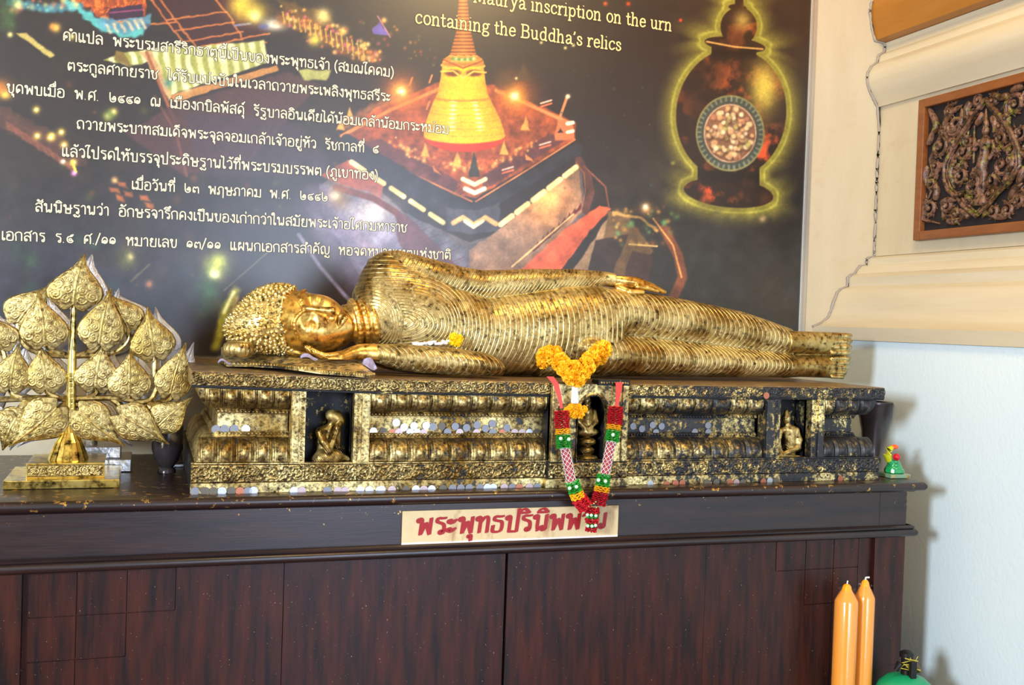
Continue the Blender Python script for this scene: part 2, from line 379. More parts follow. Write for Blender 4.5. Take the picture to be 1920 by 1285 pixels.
def groove_panel(name, x0, x1, z0, z1, gv, gh, parent, gw=.0026, gd=.004):
    """gv: (x, z_from, z_to) vertical grooves; gh: (z, x_from, x_to) horizontal grooves"""
    xs = sorted(set([x0, x1]+[v for g in gv for v in (g[0]-gw/2, g[0]+gw/2)]+[v for g in gh for v in (g[1], g[2]) if x0 < v < x1]))
    zs = sorted(set([z0, z1]+[v for g in gh for v in (g[0]-gw/2, g[0]+gw/2)]+[v for g in gv for v in (g[1], g[2]) if z0 < v < z1]))
    nx, nzz = len(xs)-1, len(zs)-1
    D = np.zeros((nx, nzz))
    for i in range(nx):
        for j in range(nzz):
            cx, cz = (xs[i]+xs[i+1])/2, (zs[j]+zs[j+1])/2
            for g in gv:
                if abs(cx-g[0]) < gw/2 and g[1] <= cz <= g[2]: D[i, j] = gd
            for g in gh:
                if abs(cz-g[0]) < gw/2 and g[1] <= cx <= g[2]: D[i, j] = gd
    m = MB()
    for i in range(nx):
        for j in range(nzz):
            y = YD+D[i, j]; a, b, c_, d = xs[i], xs[i+1], zs[j], zs[j+1]
            m.add([(a, y, c_), (b, y, c_), (b, y, d), (a, y, d)], [(0, 1, 2, 3)])
            if i+1 < nx and D[i, j] != D[i+1, j]:
                y2 = YD+D[i+1, j]; m.add([(b, y, c_), (b, y2, c_), (b, y2, d), (b, y, d)], [(0, 1, 2, 3)])
            if j+1 < nzz and D[i, j] != D[i, j+1]:
                y2 = YD+D[i, j+1]; m.add([(a, y, d), (b, y, d), (b, y2, d), (a, y2, d)], [(0, 1, 2, 3)])
    m.box(x0, YD+.0045, z0, x1, YD+.018, z1)
    for X in (x0, x1): m.add([(X, YD, z0), (X, YD+.0045, z0), (X, YD+.0045, z1), (X, YD, z1)], [(0, 1, 2, 3)])
    me = bpy.data.meshes.new(name); me.from_pydata(m.v, [], m.f)
    return link(name, me, M['wood'], parent)
zt_, zb_ = zrb+.001, .08
x_s1, x_g, x_s2 = dx(532), dx(948.5), dx(1322)
gapw = .0035
d1 = link('door', MB().box(xl+.012, YD+.018, zb_, x_g-gapw, YD+.026, zt_).mesh('door'), M['wood'], cab)
d2 = link('door', MB().box(x_g+gapw, YD+.018, zb_, xjm, YD+.026, zt_).mesh('door'), M['wood'], cab)
gA, gB, gC = dx(144), dx(238), dx(329)
hA, hB = dz(190, 1152), dz(145, 1237)
g1 = dict(gv=[(gA, zb_, zt_), (gB, hB, zt_), (gC, hA, zt_)], gh=[(hA, xl, gC), (hB, xl, gB)])
groove_panel('door_panel', xl+.012, x_s1-.0008, zb_, zt_, g1['gv'], g1['gh'], d1)
groove_panel('door_panel', x_s1+.0008, x_g-gapw, zb_, zt_, [], [], d1)
groove_panel('door_panel', x_g+gapw, x_s2-.0004, zb_, zt_, [], [], d2)
rA, rB, rC = dx(1561), dx(1508.5), dx(1453)
kA, kB = dz(1530, 1067.5), dz(1560, 1131)
kC = dz(1560, 1196)
groove_panel('door_panel', x_s2+.0004, xjm, zb_, zt_, [(rA, zb_, zt_), (rB, kB, zt_), (rC, kA, zt_)], [(kA, rC, xjm), (kB, rB, xjm)], d2, gw=.0022)
MB().box(x_g-gapw, YD+.02, zb_, x_g+gapw, YD+.024, zt_).build('door_gap_strip', M['dark_crack'], cab)
# ================================================================ signed distance fields -> meshes
import openvdb
def smin(a, b, k):
    h = np.clip(.5+.5*(b-a)/k, 0, 1); return b*(1-h)+a*h-k*h*(1-h)
def smax(a, b, k): return -smin(-a, -b, k)
class Field:
    def __init__(s, lo, hi, vox):
        s.lo = np.array(lo, np.float32); s.vox = vox; s.n = np.ceil((np.array(hi)-s.lo)/vox).astype(int)+1
        ax = [s.lo[i]+vox*np.arange(s.n[i], dtype=np.float32) for i in range(3)]
        s.ax = ax; s.X = ax[0][:, None, None]; s.Y = ax[1][None, :, None]; s.Z = ax[2][None, None, :]
        s.d = np.full(tuple(s.n), 1.0, np.float32); s.tags = []
    def _sub(s, lo, hi):
        a = [max(0, int((lo[i]-s.lo[i])/s.vox)) for i in range(3)]; b = [min(int(s.n[i]), int((hi[i]-s.lo[i])/s.vox)+2) for i in range(3)]
        return tuple(slice(a[i], max(b[i], a[i]+1)) for i in range(3))
    def _put(s, sl, d, k, mode):
        cur = s.d[sl]
        if mode == 'add': s.d[sl] = smin(cur, d, k) if k > 0 else np.minimum(cur, d)
        else: s.d[sl] = smax(cur, -d, k)
    def cone(s, a, b, ra, rb, k=.01, mode='add'):
        a = np.array(a, float); b = np.array(b, float); pad = max(ra, rb)+k*2+.01
        sl = s._sub(np.minimum(a, b)-pad, np.maximum(a, b)+pad); x, y, z = s.X[sl[0]], s.Y[:, sl[1]], s.Z[:, :, sl[2]]
        ba = b-a; L = max(ba@ba, 1e-12)
        t = np.clip(((x-a[0])*ba[0]+(y-a[1])*ba[1]+(z-a[2])*ba[2])/L, 0, 1)
        d = np.sqrt((x-a[0]-t*ba[0])**2+(y-a[1]-t*ba[1])**2+(z-a[2]-t*ba[2])**2)-(ra+(rb-ra)*t)
        s._put(sl, d.astype(np.float32), k, mode); return s
    def chain(s, pts, rs, k=.01):
        for i in range(len(pts)-1): s.cone(pts[i], pts[i+1], rs[i], rs[i+1], k)
        return s
    def ell(s, c, r, R=None, k=.01, mode='add'):
        c = np.array(c, float); r = np.array(r, float); pad = r.max()+k*2+.01
        sl = s._sub(c-pad, c+pad); x, y, z = s.X[sl[0]]-c[0], s.Y[:, sl[1]]-c[1], s.Z[:, :, sl[2]]-c[2]
        if R is None: R = np.eye(3)
        q = [(R[i][0]*x+R[i][1]*y+R[i][2]*z)/r[i] for i in range(3)]
        kk = np.sqrt(q[0]**2+q[1]**2+q[2]**2); k2 = np.sqrt((q[0]/r[0])**2+(q[1]/r[1])**2+(q[2]/r[2])**2)+1e-6
        d = np.where(kk < 1, (kk-1)*r.min(), kk*(kk-1)/k2)
        s._put(sl, d.astype(np.float32), k, mode); return s
    def xtube(s, keys, k=.02):
        """keys: (x, zc, yc, rz, ry) along x"""
        K = np.array(keys, float); K = K[K[:, 0].argsort()]
        pad = max(K[:, 3].max(), K[:, 4].max())+k*2+.01
        sl = s._sub((K[0, 0]-.04, (K[:, 2]).min()-pad, K[:, 1].min()-pad), (K[-1, 0]+.04, K[:, 2].max()+pad, K[:, 1].max()+pad))
        ax = s.ax[0][sl[0]]; f = [np.interp(ax, K[:, 0], K[:, i]).astype(np.float32)[:, None, None] for i in range(1, 5)]
        # smooth the piecewise-linear keys
        w_ = max(3, int(.02/s.vox)); ker = np.ones(w_)/w_
        f = [np.convolve(np.pad(a[:, 0, 0], w_//2, mode='edge'), ker, 'valid')[:len(ax)].astype(np.float32)[:, None, None] for a in f]
        dy = (s.Y[:, sl[1]]-f[1])/f[3]; dz_ = (s.Z[:, :, sl[2]]-f[0])/f[2]
        g = np.sqrt(dy*dy+dz_*dz_); gr = np.sqrt((dy/f[3])**2+(dz_/f[2])**2)+1e-6
        d = np.where(g < 1, (g-1)*np.minimum(f[2], f[3]), g*(g-1)/gr)
        ex = np.maximum(np.maximum(K[0, 0]-ax, ax-K[-1, 0]), 0)[:, None, None].astype(np.float32)
        d = np.where(ex > 0, np.sqrt(np.maximum(d, 0)**2+ex**2)+np.minimum(d, 0)*0, d)
        s._put(sl, d.astype(np.float32), k, 'add'); return s
    def cut_sag(s): s.d = np.maximum(s.d, ((TT+.992*Hh(s.ax[0]).astype(np.float32))[:, None, None]-s.Z).astype(np.float32)); return s
    def cut_below(s, z): s.d = np.maximum(s.d, (z-s.Z).astype(np.float32)); return s
    def mesh_data(s):
        d = np.clip(s.d, -3*s.vox, 3*s.vox)
        g = openvdb.FloatGrid(3*s.vox); g.copyFromArray(np.ascontiguousarray(d.astype(np.float32)))
        res = g.convertToPolygons(0.0); p = res[0]; q = [a for a in res[1:] if len(a) and a.shape[1] == 4][0]
        V = s.lo+np.asarray(p)*s.vox; q = np.asarray(q).astype(np.int64)
        a, b, c_ = V[q[:, 0]], V[q[:, 1]], V[q[:, 2]]
        if np.einsum('ij,ij->i', a-V.mean(0), np.cross(b-a, c_-a)).sum() < 0: q = q[:, ::-1]
        return V, q
    def mesh(s, name, attrs=None):
        V, Q = s.mesh_data(); a = attrs(V) if attrs else None
        return np_mesh(name, V, Q, True, a)

# ================================================================ gold materials
M['gold_lines'] = gold_mat('gold_leaf_robe', lines=True)
M['gold'] = gold_mat('gold_leaf')
M['gold_smooth'] = gold_mat('gold_leaf_skin', bumpy=.12, rough=.30, mid=(.66, .37, .05, 1), pale=(.88, .60, .19, 1), dark=(.24, .11, .015, 1), scale=.7)
M['gold_black'] = gold_mat('gold_leaf_over_black_lacquer', gradient=True, pale=(.98, .80, .36, 1))
M['gold_worn'] = gold_mat('gold_leaf_worn', black=.47, pale=(.98, .82, .42, 1))
M['lacquer'] = gold_mat('black_lacquer', black=.565, rough=.5); M['lacquer'].node_tree.nodes['Principled BSDF'].inputs['Specular IOR Level'].default_value = .25
M['hair'] = gold_mat('gold_leaf_curls', bumpy=.2, rough=.3, pale=(1, .86, .45, 1), mid=(.85, .6, .17, 1), scale=1.4)

# ================================================================ pedestal
PY = -.75
def PX(px, py=800): return at(px, py, PY).x
hx = np.array([.098, .459, .913, 1.426, 1.97]); hz = np.array([.280, .2685, .2647, .2617, .2623])
def Hh(x): return np.interp(x, hx, hz)
pxa, pxb = PX(357.5, 900), PX(1648, 880)
pta, ptb = PX(359, 700), PX(1659, 740)
ped = empty('statue_pedestal', ((pxa+pxb)/2, -.4, TT), 'long carved black-lacquered pedestal covered in gold leaf with lotus petal bands and niches', 'pedestal')
def vn(x, y, s, seed):
    T = np.random.default_rng(seed).random((257, 257)); xi = x/s+500; yi = y/s+500; x0 = np.floor(xi).astype(int); y0 = np.floor(yi).astype(int); fx = xi-x0; fy = yi-y0; fx = fx*fx*(3-2*fx); fy = fy*fy*(3-2*fy)
    g = lambda a, b: T[a % 257, b % 257]
    return (g(x0, y0)*(1-fx)+g(x0+1, y0)*fx)*(1-fy)+(g(x0, y0+1)*(1-fx)+g(x0+1, y0+1)*fx)*fy
def spiral_relief(x, v, cell, amp, seed=0, vh=.04):
    """scroll carving: a row of spirals, alternately left and right handed, with leaf flicks between"""
    X0, V0 = x, v; x = x+(vn(X0, V0, .009, 3)-.5)*.008; v = v+(vn(X0, V0, .009, 4)-.5)*.007
    i = np.floor(x/cell); cx = (i+.5)*cell; s_ = np.where(i % 2 == 0, 1, -1)
    cy = vh*(.5+.04*s_); r = np.hypot(x-cx, v-cy); th = np.arctan2((v-cy)*s_, x-cx)
    R0 = min(cell, vh)*.5
    h = .5+.5*np.cos(2*PI*r/(R0*.42)-th)
    h = h*np.clip((R0*1.02-r)/(R0*.14), 0, 1)
    j = np.floor(x/cell+.5); ex = j*cell
    q = np.hypot((x-ex)*1.3, v-vh*.5); t2 = np.arctan2(v-vh*.5, x-ex)
    h2 = (.5+.5*np.cos(q/(R0*.12)+3*t2))*np.clip((r-R0*.98)/(R0*.1), 0, 1)
    cut = np.clip(1.5*np.abs(np.cos(th*2.5+r*260)), .35, 1)
    rnd = (vn(X0, V0, .0032, 5)-.5)*.9+(vn(X0, V0, .0017, 6)-.5)*.4
    edge = np.clip(np.minimum(V0, vh-V0)/.002, 0, 1)
    return amp*np.clip(np.clip(h*cut+h2*.8, 0, 1)*.85+rnd*.75+.1, 0, 1.15)*edge
def relief_strip(name, x0, x1, f0, f1, y, amp, cell, parent, mat, step=.0011, xt=None):
    nx = int((x1-x0)/step)+1; xs = np.linspace(x0, x1, nx); H_ = Hh(xs); vh = float((f1-f0)*.268)
    nz_ = max(4, int(vh/step)); vs = np.linspace(0, 1, nz_)
    A, B = np.meshgrid(xs, vs, indexing='ij')
    z = TT+(f0+(f1-f0)*B)*H_[:, None]
    d = spiral_relief(A-x0, B*vh, cell, amp, 0, vh)
    P = np.stack([A, y-d, z], -1); cav = np.clip(1-d/amp*1.25, 0, 1)**1.3  # low parts of the carving darkened in the colour
    if xt is not None:                         # splay the upper edge
        P[..., 0] = x0+(A-x0)/(x1-x0)*(xt[1]-xt[0])*1.0+(xt[0]-x0)
    return link(name, grid_mesh(name, P, attrs={'crevice_dark': cav}), mat, parent)
def sag_box(name, x0, x1, y0, y1, f0, f1, mat, parent, n=24, bevel=.0015):
    m = MB(); xs = np.linspace(x0, x1, n+1)
    for x in xs:
        H_ = float(Hh(x)); m.v += [(x, y0, TT+f0*H_), (x, y1, TT+f0*H_), (x, y1, TT+f1*H_), (x, y0, TT+f1*H_)]
    for i in range(n):
        for k in range(4):
            k2 = (k+1) % 4; m.f.append((i*4+k, i*4+k2, i*4+4+k2, i*4+4+k))
    m.f += [(0, 1, 2, 3), (n*4+3, n*4+2, n*4+1, n*4)]
    return m.build(name, mat, parent, bevel=bevel)
t = NT('pedestal_top_wood'); geo = t.t.nodes.new('ShaderNodeNewGeometry'); pos = geo.outputs['Position']
st = t.n('ShaderNodeMapping', Vector=pos); st.inputs['Scale'].default_value = (2, 16, 8)
g = t.noise(4, 6, .6, st.outputs[0]); fl = t.noise(30, 7, .7, pos)
c = t.mix(g, (.10, .062, .035, 1), (.22, .13, .06, 1)); gm = t.math('MULTIPLY', t.math('SUBTRACT', fl, .56), 20, clamp=True)
c = t.mix(gm, c, (.62, .40, .12, 1)); t.set(Base_Color=c, Roughness=.35, Metallic=t.math('MULTIPLY', gm, .8)); M['ped_top'] = t.m
F_SL, F_UL, F_UB, F_LB, F_LL, F_FR = .862, .675, .642, .492, .458, .245
sag_box('top_slab', pta, ptb, PY+.003, -.04, F_SL, .992, M['ped_top'], ped)
sag_box('slab_edge', pta, ptb, PY+.0015, PY+.006, F_SL-.006, F_SL+.014, M['lacquer'], ped)
CBa, CBb = PX(1030), PX(1168)                  # centre block
relief_strip('carved_frieze', pta, CBa, F_SL+.012, .985, PY+.002, .0035, .030, ped, M['gold_black'])
relief_strip('carved_frieze', CBb, ptb, F_SL+.012, .985, PY+.002, .0035, .030, ped, M['gold_black'])
sag_box('base_slab', pxa, pxb, PY+.004, -.06, 0, F_FR, M['lacquer'], ped)
sag_box('base_band', pxa-.001, pxb+.001, PY-.002, PY+.01, 0, .085, M['gold_black'], ped, bevel=.001)
relief_strip('carved_frieze', pxa, CBa, .088, F_FR-.010, PY+.002, .0042, .052, ped, M['gold_black'])
relief_strip('carved_frieze', CBb, pxb, .088, F_FR-.010, PY+.002, .0042, .052, ped, M['gold_black'])
sag_box('base_fillet', pxa, pxb, PY+.0, PY+.02, F_FR-.008, F_FR+.004, M['gold_black'], ped, bevel=.0008)
# moulded segments between the niches
def prof_levels():
    L = [(F_FR+.003, .004)]
    for a in np.linspace(0, 1, 9): L.append((F_FR+.01+(F_LL-F_FR-.02)*math.sin(a*PI/2), .008+.036*(1-math.cos(a*PI/2))))
    L += [(F_LL, .046), (F_LB, .050), (F_LB+.002, .056), (F_UB-.002, .056), (F_UB, .050), (F_UL, .046)]
    for a in np.linspace(0, 1, 9): L.append((F_UL+.01+(F_SL-F_UL-.02)*(1-math.cos(a*PI/2)), .044-.036*math.sin(a*PI/2)))
    L.append((F_SL-.004, .006)); return L
LV = prof_levels()
def d_of(f): return np.interp(f, [a[0] for a in LV], [a[1] for a in LV])
def core(xa, xb, le, re):
    m = MB()
    for (f, d) in LV:
        a = xa+(d if le else 0); b = xb-(d if re else 0)
        for (x, y) in ((a, PY+d), (b, PY+d), (b, -.12), (a, -.12)): m.v.append((x, y, TT+f*float(Hh(x))))
    n = len(LV)
    for i in range(n-1):
        for k in range(4): k2 = (k+1) % 4; m.f.append((i*4+k, i*4+k2, i*4+4+k2, i*4+4+k))
    m.f += [(3, 2, 1, 0), tuple((n-1)*4+k for k in range(4))]
    m.build('moulded_core', M['gold_black'], ped, smooth=35)
    # waist panel
    a = xa+(.054 if le else .001); b = xb-(.054 if re else .001)
    sag_box('waist_panel', a, b, PY+.0535, PY+.07, F_LB+.008, F_UB-.008, M['gold_black'], ped, n=4, bevel=.0008)
def petal_mesh(up):
    nu, nv = 25, 21; P = np.zeros((nu, nv, 3)); w_ = 1.0; DD = np.zeros((nu, nv))
    f0, f1 = (F_UL, F_SL) if up else (F_FR, F_LL)
    for i in range(nu):
        for j in range(nv):
            u = -1+2*i/(nu-1); v = j/(nv-1)            # v: 0 at the waist end (root), 1 at the outer edge (lip)
            tip = v if up else 1-v
            f = f0+.012+(f1-f0-.024)*v
            shape = 1-abs(u)**2.2*.9                # rounded cross-section
            lob = np.clip(1.25-abs(u)-.25*max(0, (v if up else 1-v)-.6), 0, 1)
            rim = math.exp(-((abs(u)-.66)/.10)**2)*.0022+math.exp(-((abs(u)-.93)/.06)**2)*.0012
            eye = math.exp(-((u/.35)**2+(((v if up else 1-v)-.55)/.28)**2))*.005
            bul = .0095*shape*math.sin(PI*min(1, .10+.86*v))**.8+eye*.8+rim*1.2
            DD[i, j] = min(1, .75*math.exp(-((abs(u)-.52)/.05)**2)+.85*math.exp(-((abs(u)-.80)/.05)**2)+.9*max(0, (abs(u)-.93)/.07)+.5*(1-v if up else v)**2+.55*math.exp(-((math.hypot(u/.42, ((v if up else 1-v)-.55)/.34)-1)/.16)**2))  # dark painted into the petal grooves and roots to deepen the relief
            P[i, j] = (u*.5, PY+float(d_of(f))-bul-.001, f*.28)
    me = grid_mesh('lotus_petal', P, attrs={'crevice_dark': DD}); me.materials.append(M['gold_black']); return me
PM = {True: petal_mesh(True), False: petal_mesh(False)}
bead_me = MB().ball((0, 0, 0), .0042, 8, 5).mesh('bead', True); bead_me.materials.append(M['gold_black'])
def petals(xa, xb, n, up, parent):
    for i in range(n):
        w_ = (xb-xa)/n; x = xa+w_*(i+.5)
        link('lotus_petal', PM[up], None, parent, loc=(x, 0, TT), scale=(w_*.97, 1, float(Hh(x))/.28))
def beads(xa, xb, f, y, parent, r=.0040, mat=None, name='bead_row'):
    m = MB(); n = max(2, int((xb-xa)/(r*2.15)))
    for i in range(n):
        x = xa+(xb-xa)*(i+.5)/n; m.ball((x, y, TT+f*float(Hh(x))), r, 6, 4)
    o = m.build(name, mat or M['gold_black'], parent, smooth=True); o['kind'] = 'stuff'; return o
def segment(pa, pb, nu, nl, le=False, re=False):
    xa = PX(pa) if not le else pxa+.004; xb = PX(pb) if not re else pxb-.004
    core(xa, xb, le, re)
    petals(xa+(.022 if le else 0), xb-(.022 if re else 0), nu, True, ped)
    petals(xa+(.010 if le else 0), xb-(.010 if re else 0), nl, False, ped)
    a = xa+(.05 if le else 0); b = xb-(.05 if re else 0)
    beads(a, b, (F_UL+F_UB)/2, PY+.046, ped); beads(a, b, (F_LL+F_LB)/2, PY+.046, ped)
segment(357, 546, 5, 5, le=True)
segment(694, 1031, 9, 9)
segment(1167, 1436, 8, 8)
segment(1546, 1648, 4, 4, re=True)
# framed niches
def niche(pa, oa, ob, pb, depth=.085):
    xa, a, b, xb = PX(pa), PX(oa), PX(ob), PX(pb)
    n = link('niche_frame', sagmesh(xa, a, PY+.004, PY+.04), M['gold_black'], ped)
    for (p, q) in ((b, xb),): link('niche_frame', sagmesh(p, q, PY+.004, PY+.04), M['gold_black'], ped)
    for (p, q) in ((xa, a), (b, xb)):
        w_ = q-p; strip = MB(); H_ = float(Hh(p))
        s0, s1 = (p+.002, p+w_*.52) if p == xa else (p+w_*.48, q-.002)
        strip.box(s0, PY-.002, TT+(F_FR+.006)*H_, s1, PY+.005, TT+(F_SL-.01)*H_)
        strip.build('frame_strip', M['gold_black'], ped, bevel=.0012)
        m = MB(); cx = (p+w_*.76) if p == xa else (p+w_*.24); nb = 26
        for i in range(nb): m.ball((cx, PY+.003, TT+(F_FR+.012+(F_SL-F_FR-.024)*(i+.5)/nb)*H_), .0026, 6, 4)
        o = m.build('bead_row', M['gold_black'], ped, smooth=True); o['kind'] = 'stuff'
    sag_box('niche_back', a-.03, b+.03, PY+depth, PY+depth+.01, F_FR, F_SL, M['lacquer'], ped, n=2, bevel=0)
    sag_box('niche_side', a-.012, a, PY+.03, PY+depth, F_FR, F_SL, M['lacquer'], ped, n=1, bevel=0)
    sag_box('niche_side', b, b+.012, PY+.03, PY+depth, F_FR, F_SL, M['lacquer'], ped, n=1, bevel=0)
def sagmesh(x0, x1, y0, y1, f0=F_FR, f1=F_SL):
    H0, H1 = float(Hh(x0)), float(Hh(x1)); m = MB()
    m.add([(x0, y0, TT+f0*H0), (x1, y0, TT+f0*H1), (x1, y1, TT+f0*H1), (x0, y1, TT+f0*H0), (x0, y0, TT+f1*H0), (x1, y0, TT+f1*H1), (x1, y1, TT+f1*H1), (x0, y1, TT+f1*H0)],
          [(0,3,2,1),(4,5,6,7),(0,1,5,4),(1,2,6,5),(2,3,7,6),(3,0,4,7)]); return m.mesh('niche_frame')
niche(546, 573, 664, 694)
niche(1436, 1464, 1523, 1546)
# centre block with an arched niche, standing proud of the front
YC = PY-.018
oa, ob = PX(1076), PX(1136); hC = float(Hh((CBa+CBb)/2))
cx_ = (oa+ob)/2; rw = (ob-oa)/2; zb0 = TT+F_FR*hC; zt0 = TT+.985*hC; zs = TT+.70*hC
m = MB(); arch = [(oa, zb0)]+[(cx_-rw*math.cos(a), zs+rw*1.15*math.sin(a)) for a in np.linspace(0, PI, 15)]+[(ob, zb0)]
outer = [(CBa, zb0)]+[(CBa+(CBb-CBa)*min(max((k-3)/9, 0), 1), zt0 if 3 <= k <= 12 else (zs if k in (0,1,13,14) else zt0)) for k in range(15)]+[(CBb, zb0)]
outer = [(CBa, zb0), (CBa, zs-.01), (CBa, zs+.02), (CBa, zs+.05)]+[(CBa+(CBb-CBa)*k/8, zt0) for k in range(9)]+[(CBb, zs+.05), (CBb, zs+.02), (CBb, zs-.01), (CBb, zb0)]
n = len(arch)
for y in (YC, YC+.03):
    for p in arch: m.v.append((p[0], y, p[1]))
    for p in outer: m.v.append((p[0], y, p[1]))
for i in range(n-1):
    m.f.append((i, i+1, n+i+1, n+i)); m.f.append((2*n+i, 2*n+i+1, 2*n+i+1-2*n, i)); m.f.append((3*n+i, 3*n+i+1, n+i+1, n+i))
m.build('centre_block', M['gold_black'], ped)
MB().box(CBa, YC+.012, zb0, oa-.004, -.12, zt0).box(ob+.004, YC+.012, zb0, CBb, -.12, zt0).box(CBa, YC+.012, zt0-.012, CBb, -.12, zt0).box(CBa, PY+.10, zb0, CBb, -.12, zt0).build('niche_core', M['lacquer'], ped)
m = MB(); m.tube([(p[0], YC-.001, p[1]) for p in arch], .004, 6); m.build('arch_rim', M['gold_black'], ped, smooth=True)
for (s0, s1) in ((CBa-.003, CBa+.014), (CBb-.014, CBb+.003)): MB().box(s0, YC-.006, zb0, s1, YC+.01, zt0).build('block_strip', M['gold_black'], ped, bevel=.002)
def relief_rect(name, x0, x1, z0, z1, y, amp, cell, mat, parent, step=.0013):
    nx = int((x1-x0)/step)+1; nz_ = int((z1-z0)/step)+1
    A, B = np.meshgrid(np.linspace(x0, x1, nx), np.linspace(z0, z1, nz_), indexing='ij')
    d = spiral_relief(A-x0, B-z0, cell, amp, 0, z1-z0); return link(name, grid_mesh(name, np.stack([A, y-d, B], -1), attrs={'crevice_dark': np.clip(1-d/amp*1.25, 0, 1)**1.3}), mat, parent)
MB().box(CBa-.012, YC-.004, TT, CBb+.012, PY+.01, TT+.085*hC).build('block_base', M['gold_black'], ped, bevel=.001)
MB().box(CBa-.006, YC, TT+.085*hC, CBb+.006, PY+.01, zb0).build('block_base', M['lacquer'], ped, bevel=.001)
relief_rect('carved_frieze', CBa-.006, CBb+.006, TT+.09*hC, zb0-.003, YC+.0, .004, .05, M['gold_black'], ped)
cap_x0 = PX(1112)
MB().box(cap_x0, YC-.008, zt0-.002, CBb+.004, PY+.02, zt0+.012).build('block_cap', M['lacquer'], ped, bevel=.001)
beads(cap_x0+.003, CBb, .985+.02, YC-.010, ped, r=.0032)
# ================================================================ reclining gold statue
YB = -.48
st_root = empty('reclining_statue', (at(1000, 702, YB).x, YB, TT+.268), 'large gold reclining figure in a ribbed robe lying on its side on the pedestal', 'statue')
def key(px, t_, b_, Y, ry):
    p, q = at(px, t_, Y), at(px, b_, Y); return ((p.x+q.x)/2, (p.z+q.z)/2, Y, (p.z-q.z)/2, ry)
fb = Field((at(655, 600, -.5).x-.02, -.74, 1.195), (at(1600, 650, -.4).x+.04, -.22, 1.56), .0032)
torso = [key(*a) for a in [(664, 545, 600, YB, .035), (670, 522, 636, YB, .06), (682, 496, 664, YB, .082), (698, 478, 682, YB, .092), (716, 472, 690, YB, .096), (745, 482, 697, YB, .098), (790, 502, 701, YB, .10),
         (850, 538, 703, YB, .094), (905, 557, 704, YB, .088), (960, 550, 704, YB, .086), (1050, 538, 704, YB, .092), (1120, 541, 703, YB, .088), (1150, 548, 700, YB, .07)]]
legU = [key(*a) for a in [(1040, 545, 640, YB+.01, .06), (1100, 539, 636, YB+.01, .082), (1200, 547, 638, YB+.01, .08), (1300, 565, 648, YB+.01, .07), (1390, 585, 658, YB+.01, .062), (1440, 602, 663, YB+.01, .055), (1478, 616, 664, YB+.01, .047)]]
legL = [key(*a) for a in [(1010, 600, 703, YB-.01, .06), (1100, 622, 705, YB-.01, .082), (1200, 632, 706, YB-.01, .08), (1300, 644, 707, YB-.01, .07), (1400, 656, 708, YB-.01, .06), (1482, 664, 708, YB, .047)]]
armU = [key(*a) for a in [(690, 486, 540, YB+.03, .035), (716, 471, 522, YB+.015, .05), (745, 469, 530, YB+.005, .055), (800, 484, 548, YB+.0, .055), (870, 502, 562, YB+.005, .048), (905, 507, 565, YB+.005, .046),
        (1000, 504, 556, YB+.01, .044), (1080, 505, 546, YB+.015, .038), (1130, 509, 536, YB+.02, .030), (1150, 512, 538, YB+.01, .028)]]
YA = -.635
foreL = [key(*a) for a in [(704, 645, 680, YA+.03, .024), (740, 645, 692, YA+.02, .032), (790, 648, 700, YA+.01, .04), (850, 653, 704, YA, .045), (900, 660, 706, YA, .048), (925, 668, 706, YA+.005, .045), (940, 682, 704, YA+.01, .03)]]
fb.xtube(torso, .02); fb.xtube(legL, .022); fb.xtube(legU, .022)
# belly and hip softening, chest
fb.xtube(armU, .007)
fb.xtube(foreL, .006)
kn = at(1108, 652, YB-.085); fb.ell((kn.x, kn.y, kn.z), (.035, .03, .022), k=.012)      # the folded cloth knob at the hip
fb.cut_sag()
def line_attrs(V):
    px, py = to_px(V); n = len(V)
    K = lambda keys: np.array(sorted(keys))
    def dist(keys):
        k = K(keys); x = V[:, 0]; zc, yc, rz, ry = [np.interp(x, k[:, 0], k[:, i]) for i in range(1, 5)]
        g = np.sqrt(((V[:, 1]-yc)/ry)**2+((V[:, 2]-zc)/rz)**2); over = np.maximum(np.maximum(k[0, 0]-x, x-k[-1, 0]), 0)
        return (g-1)*np.minimum(rz, ry)+over*2, (V[:, 2]-zc)/rz
    comp = [dist(k) for k in (torso, legU, legL, armU, foreL)]
    D = np.stack([c[0] for c in comp]); D[1] -= .0; w_ = D.argmin(0)
    x = V[:, 0]; o = at(730, 604, YB); s = .00137
    dxx = x-o.x; r = np.hypot(dxx/(1+.9*np.exp(-(dxx/.15)**2)), (V[:, 2]-o.z)*1.28)
    # collar: rings round the neck on the left, bundles of folds fanning to the right
    rp = r/s
    ph_t = np.interp(rp, [0, 40, 100, 200, 330, 900], [0, 6, 14.5, 24.5, 35, 35+570/12.])
    nx_ = at(686, 606, YB); rn = np.hypot(x-nx_.x, (V[:, 2]-nx_.z)*.82)/s
    collar = (rn < 56) & (x < o.x+.03)
    ph_t = np.where(collar, rn/5.0, ph_t)
    ph_leg = lambda zn: (x/s/11.0)+1.9*np.clip(zn, -1, 1)**2
    ph = np.select([w_ == 0, w_ == 1, w_ == 2, w_ == 3, w_ == 4],
                   [ph_t, np.where(x < at(1150, 600, YB).x, ph_t, ph_t), ph_leg(comp[2][1]), x/s/8.0-2.4*comp[3][1], x/s/11.5+1.2*comp[4][1]**2+.5*comp[4][1]])
    ph = np.where((w_ == 1) | ((w_ == 0) & (x > at(1150, 600, YB).x)), x/s/11.5+1.8*np.clip(comp[1][1], -1, 1)**2, ph)
    amp = np.ones(n)
    amp *= np.clip((at(1478, 640, YB).x-x)/.02, 0, 1)
    amp = np.where(w_ == 4, amp*np.clip((x-at(716, 660, YA).x)/.02, 0, 1), amp)
    amp = np.where(w_ == 3, amp*np.clip((at(1135, 520, YB).x-x)/.02, 0, 1), amp)
    return {'phase': ph, 'amp': amp}
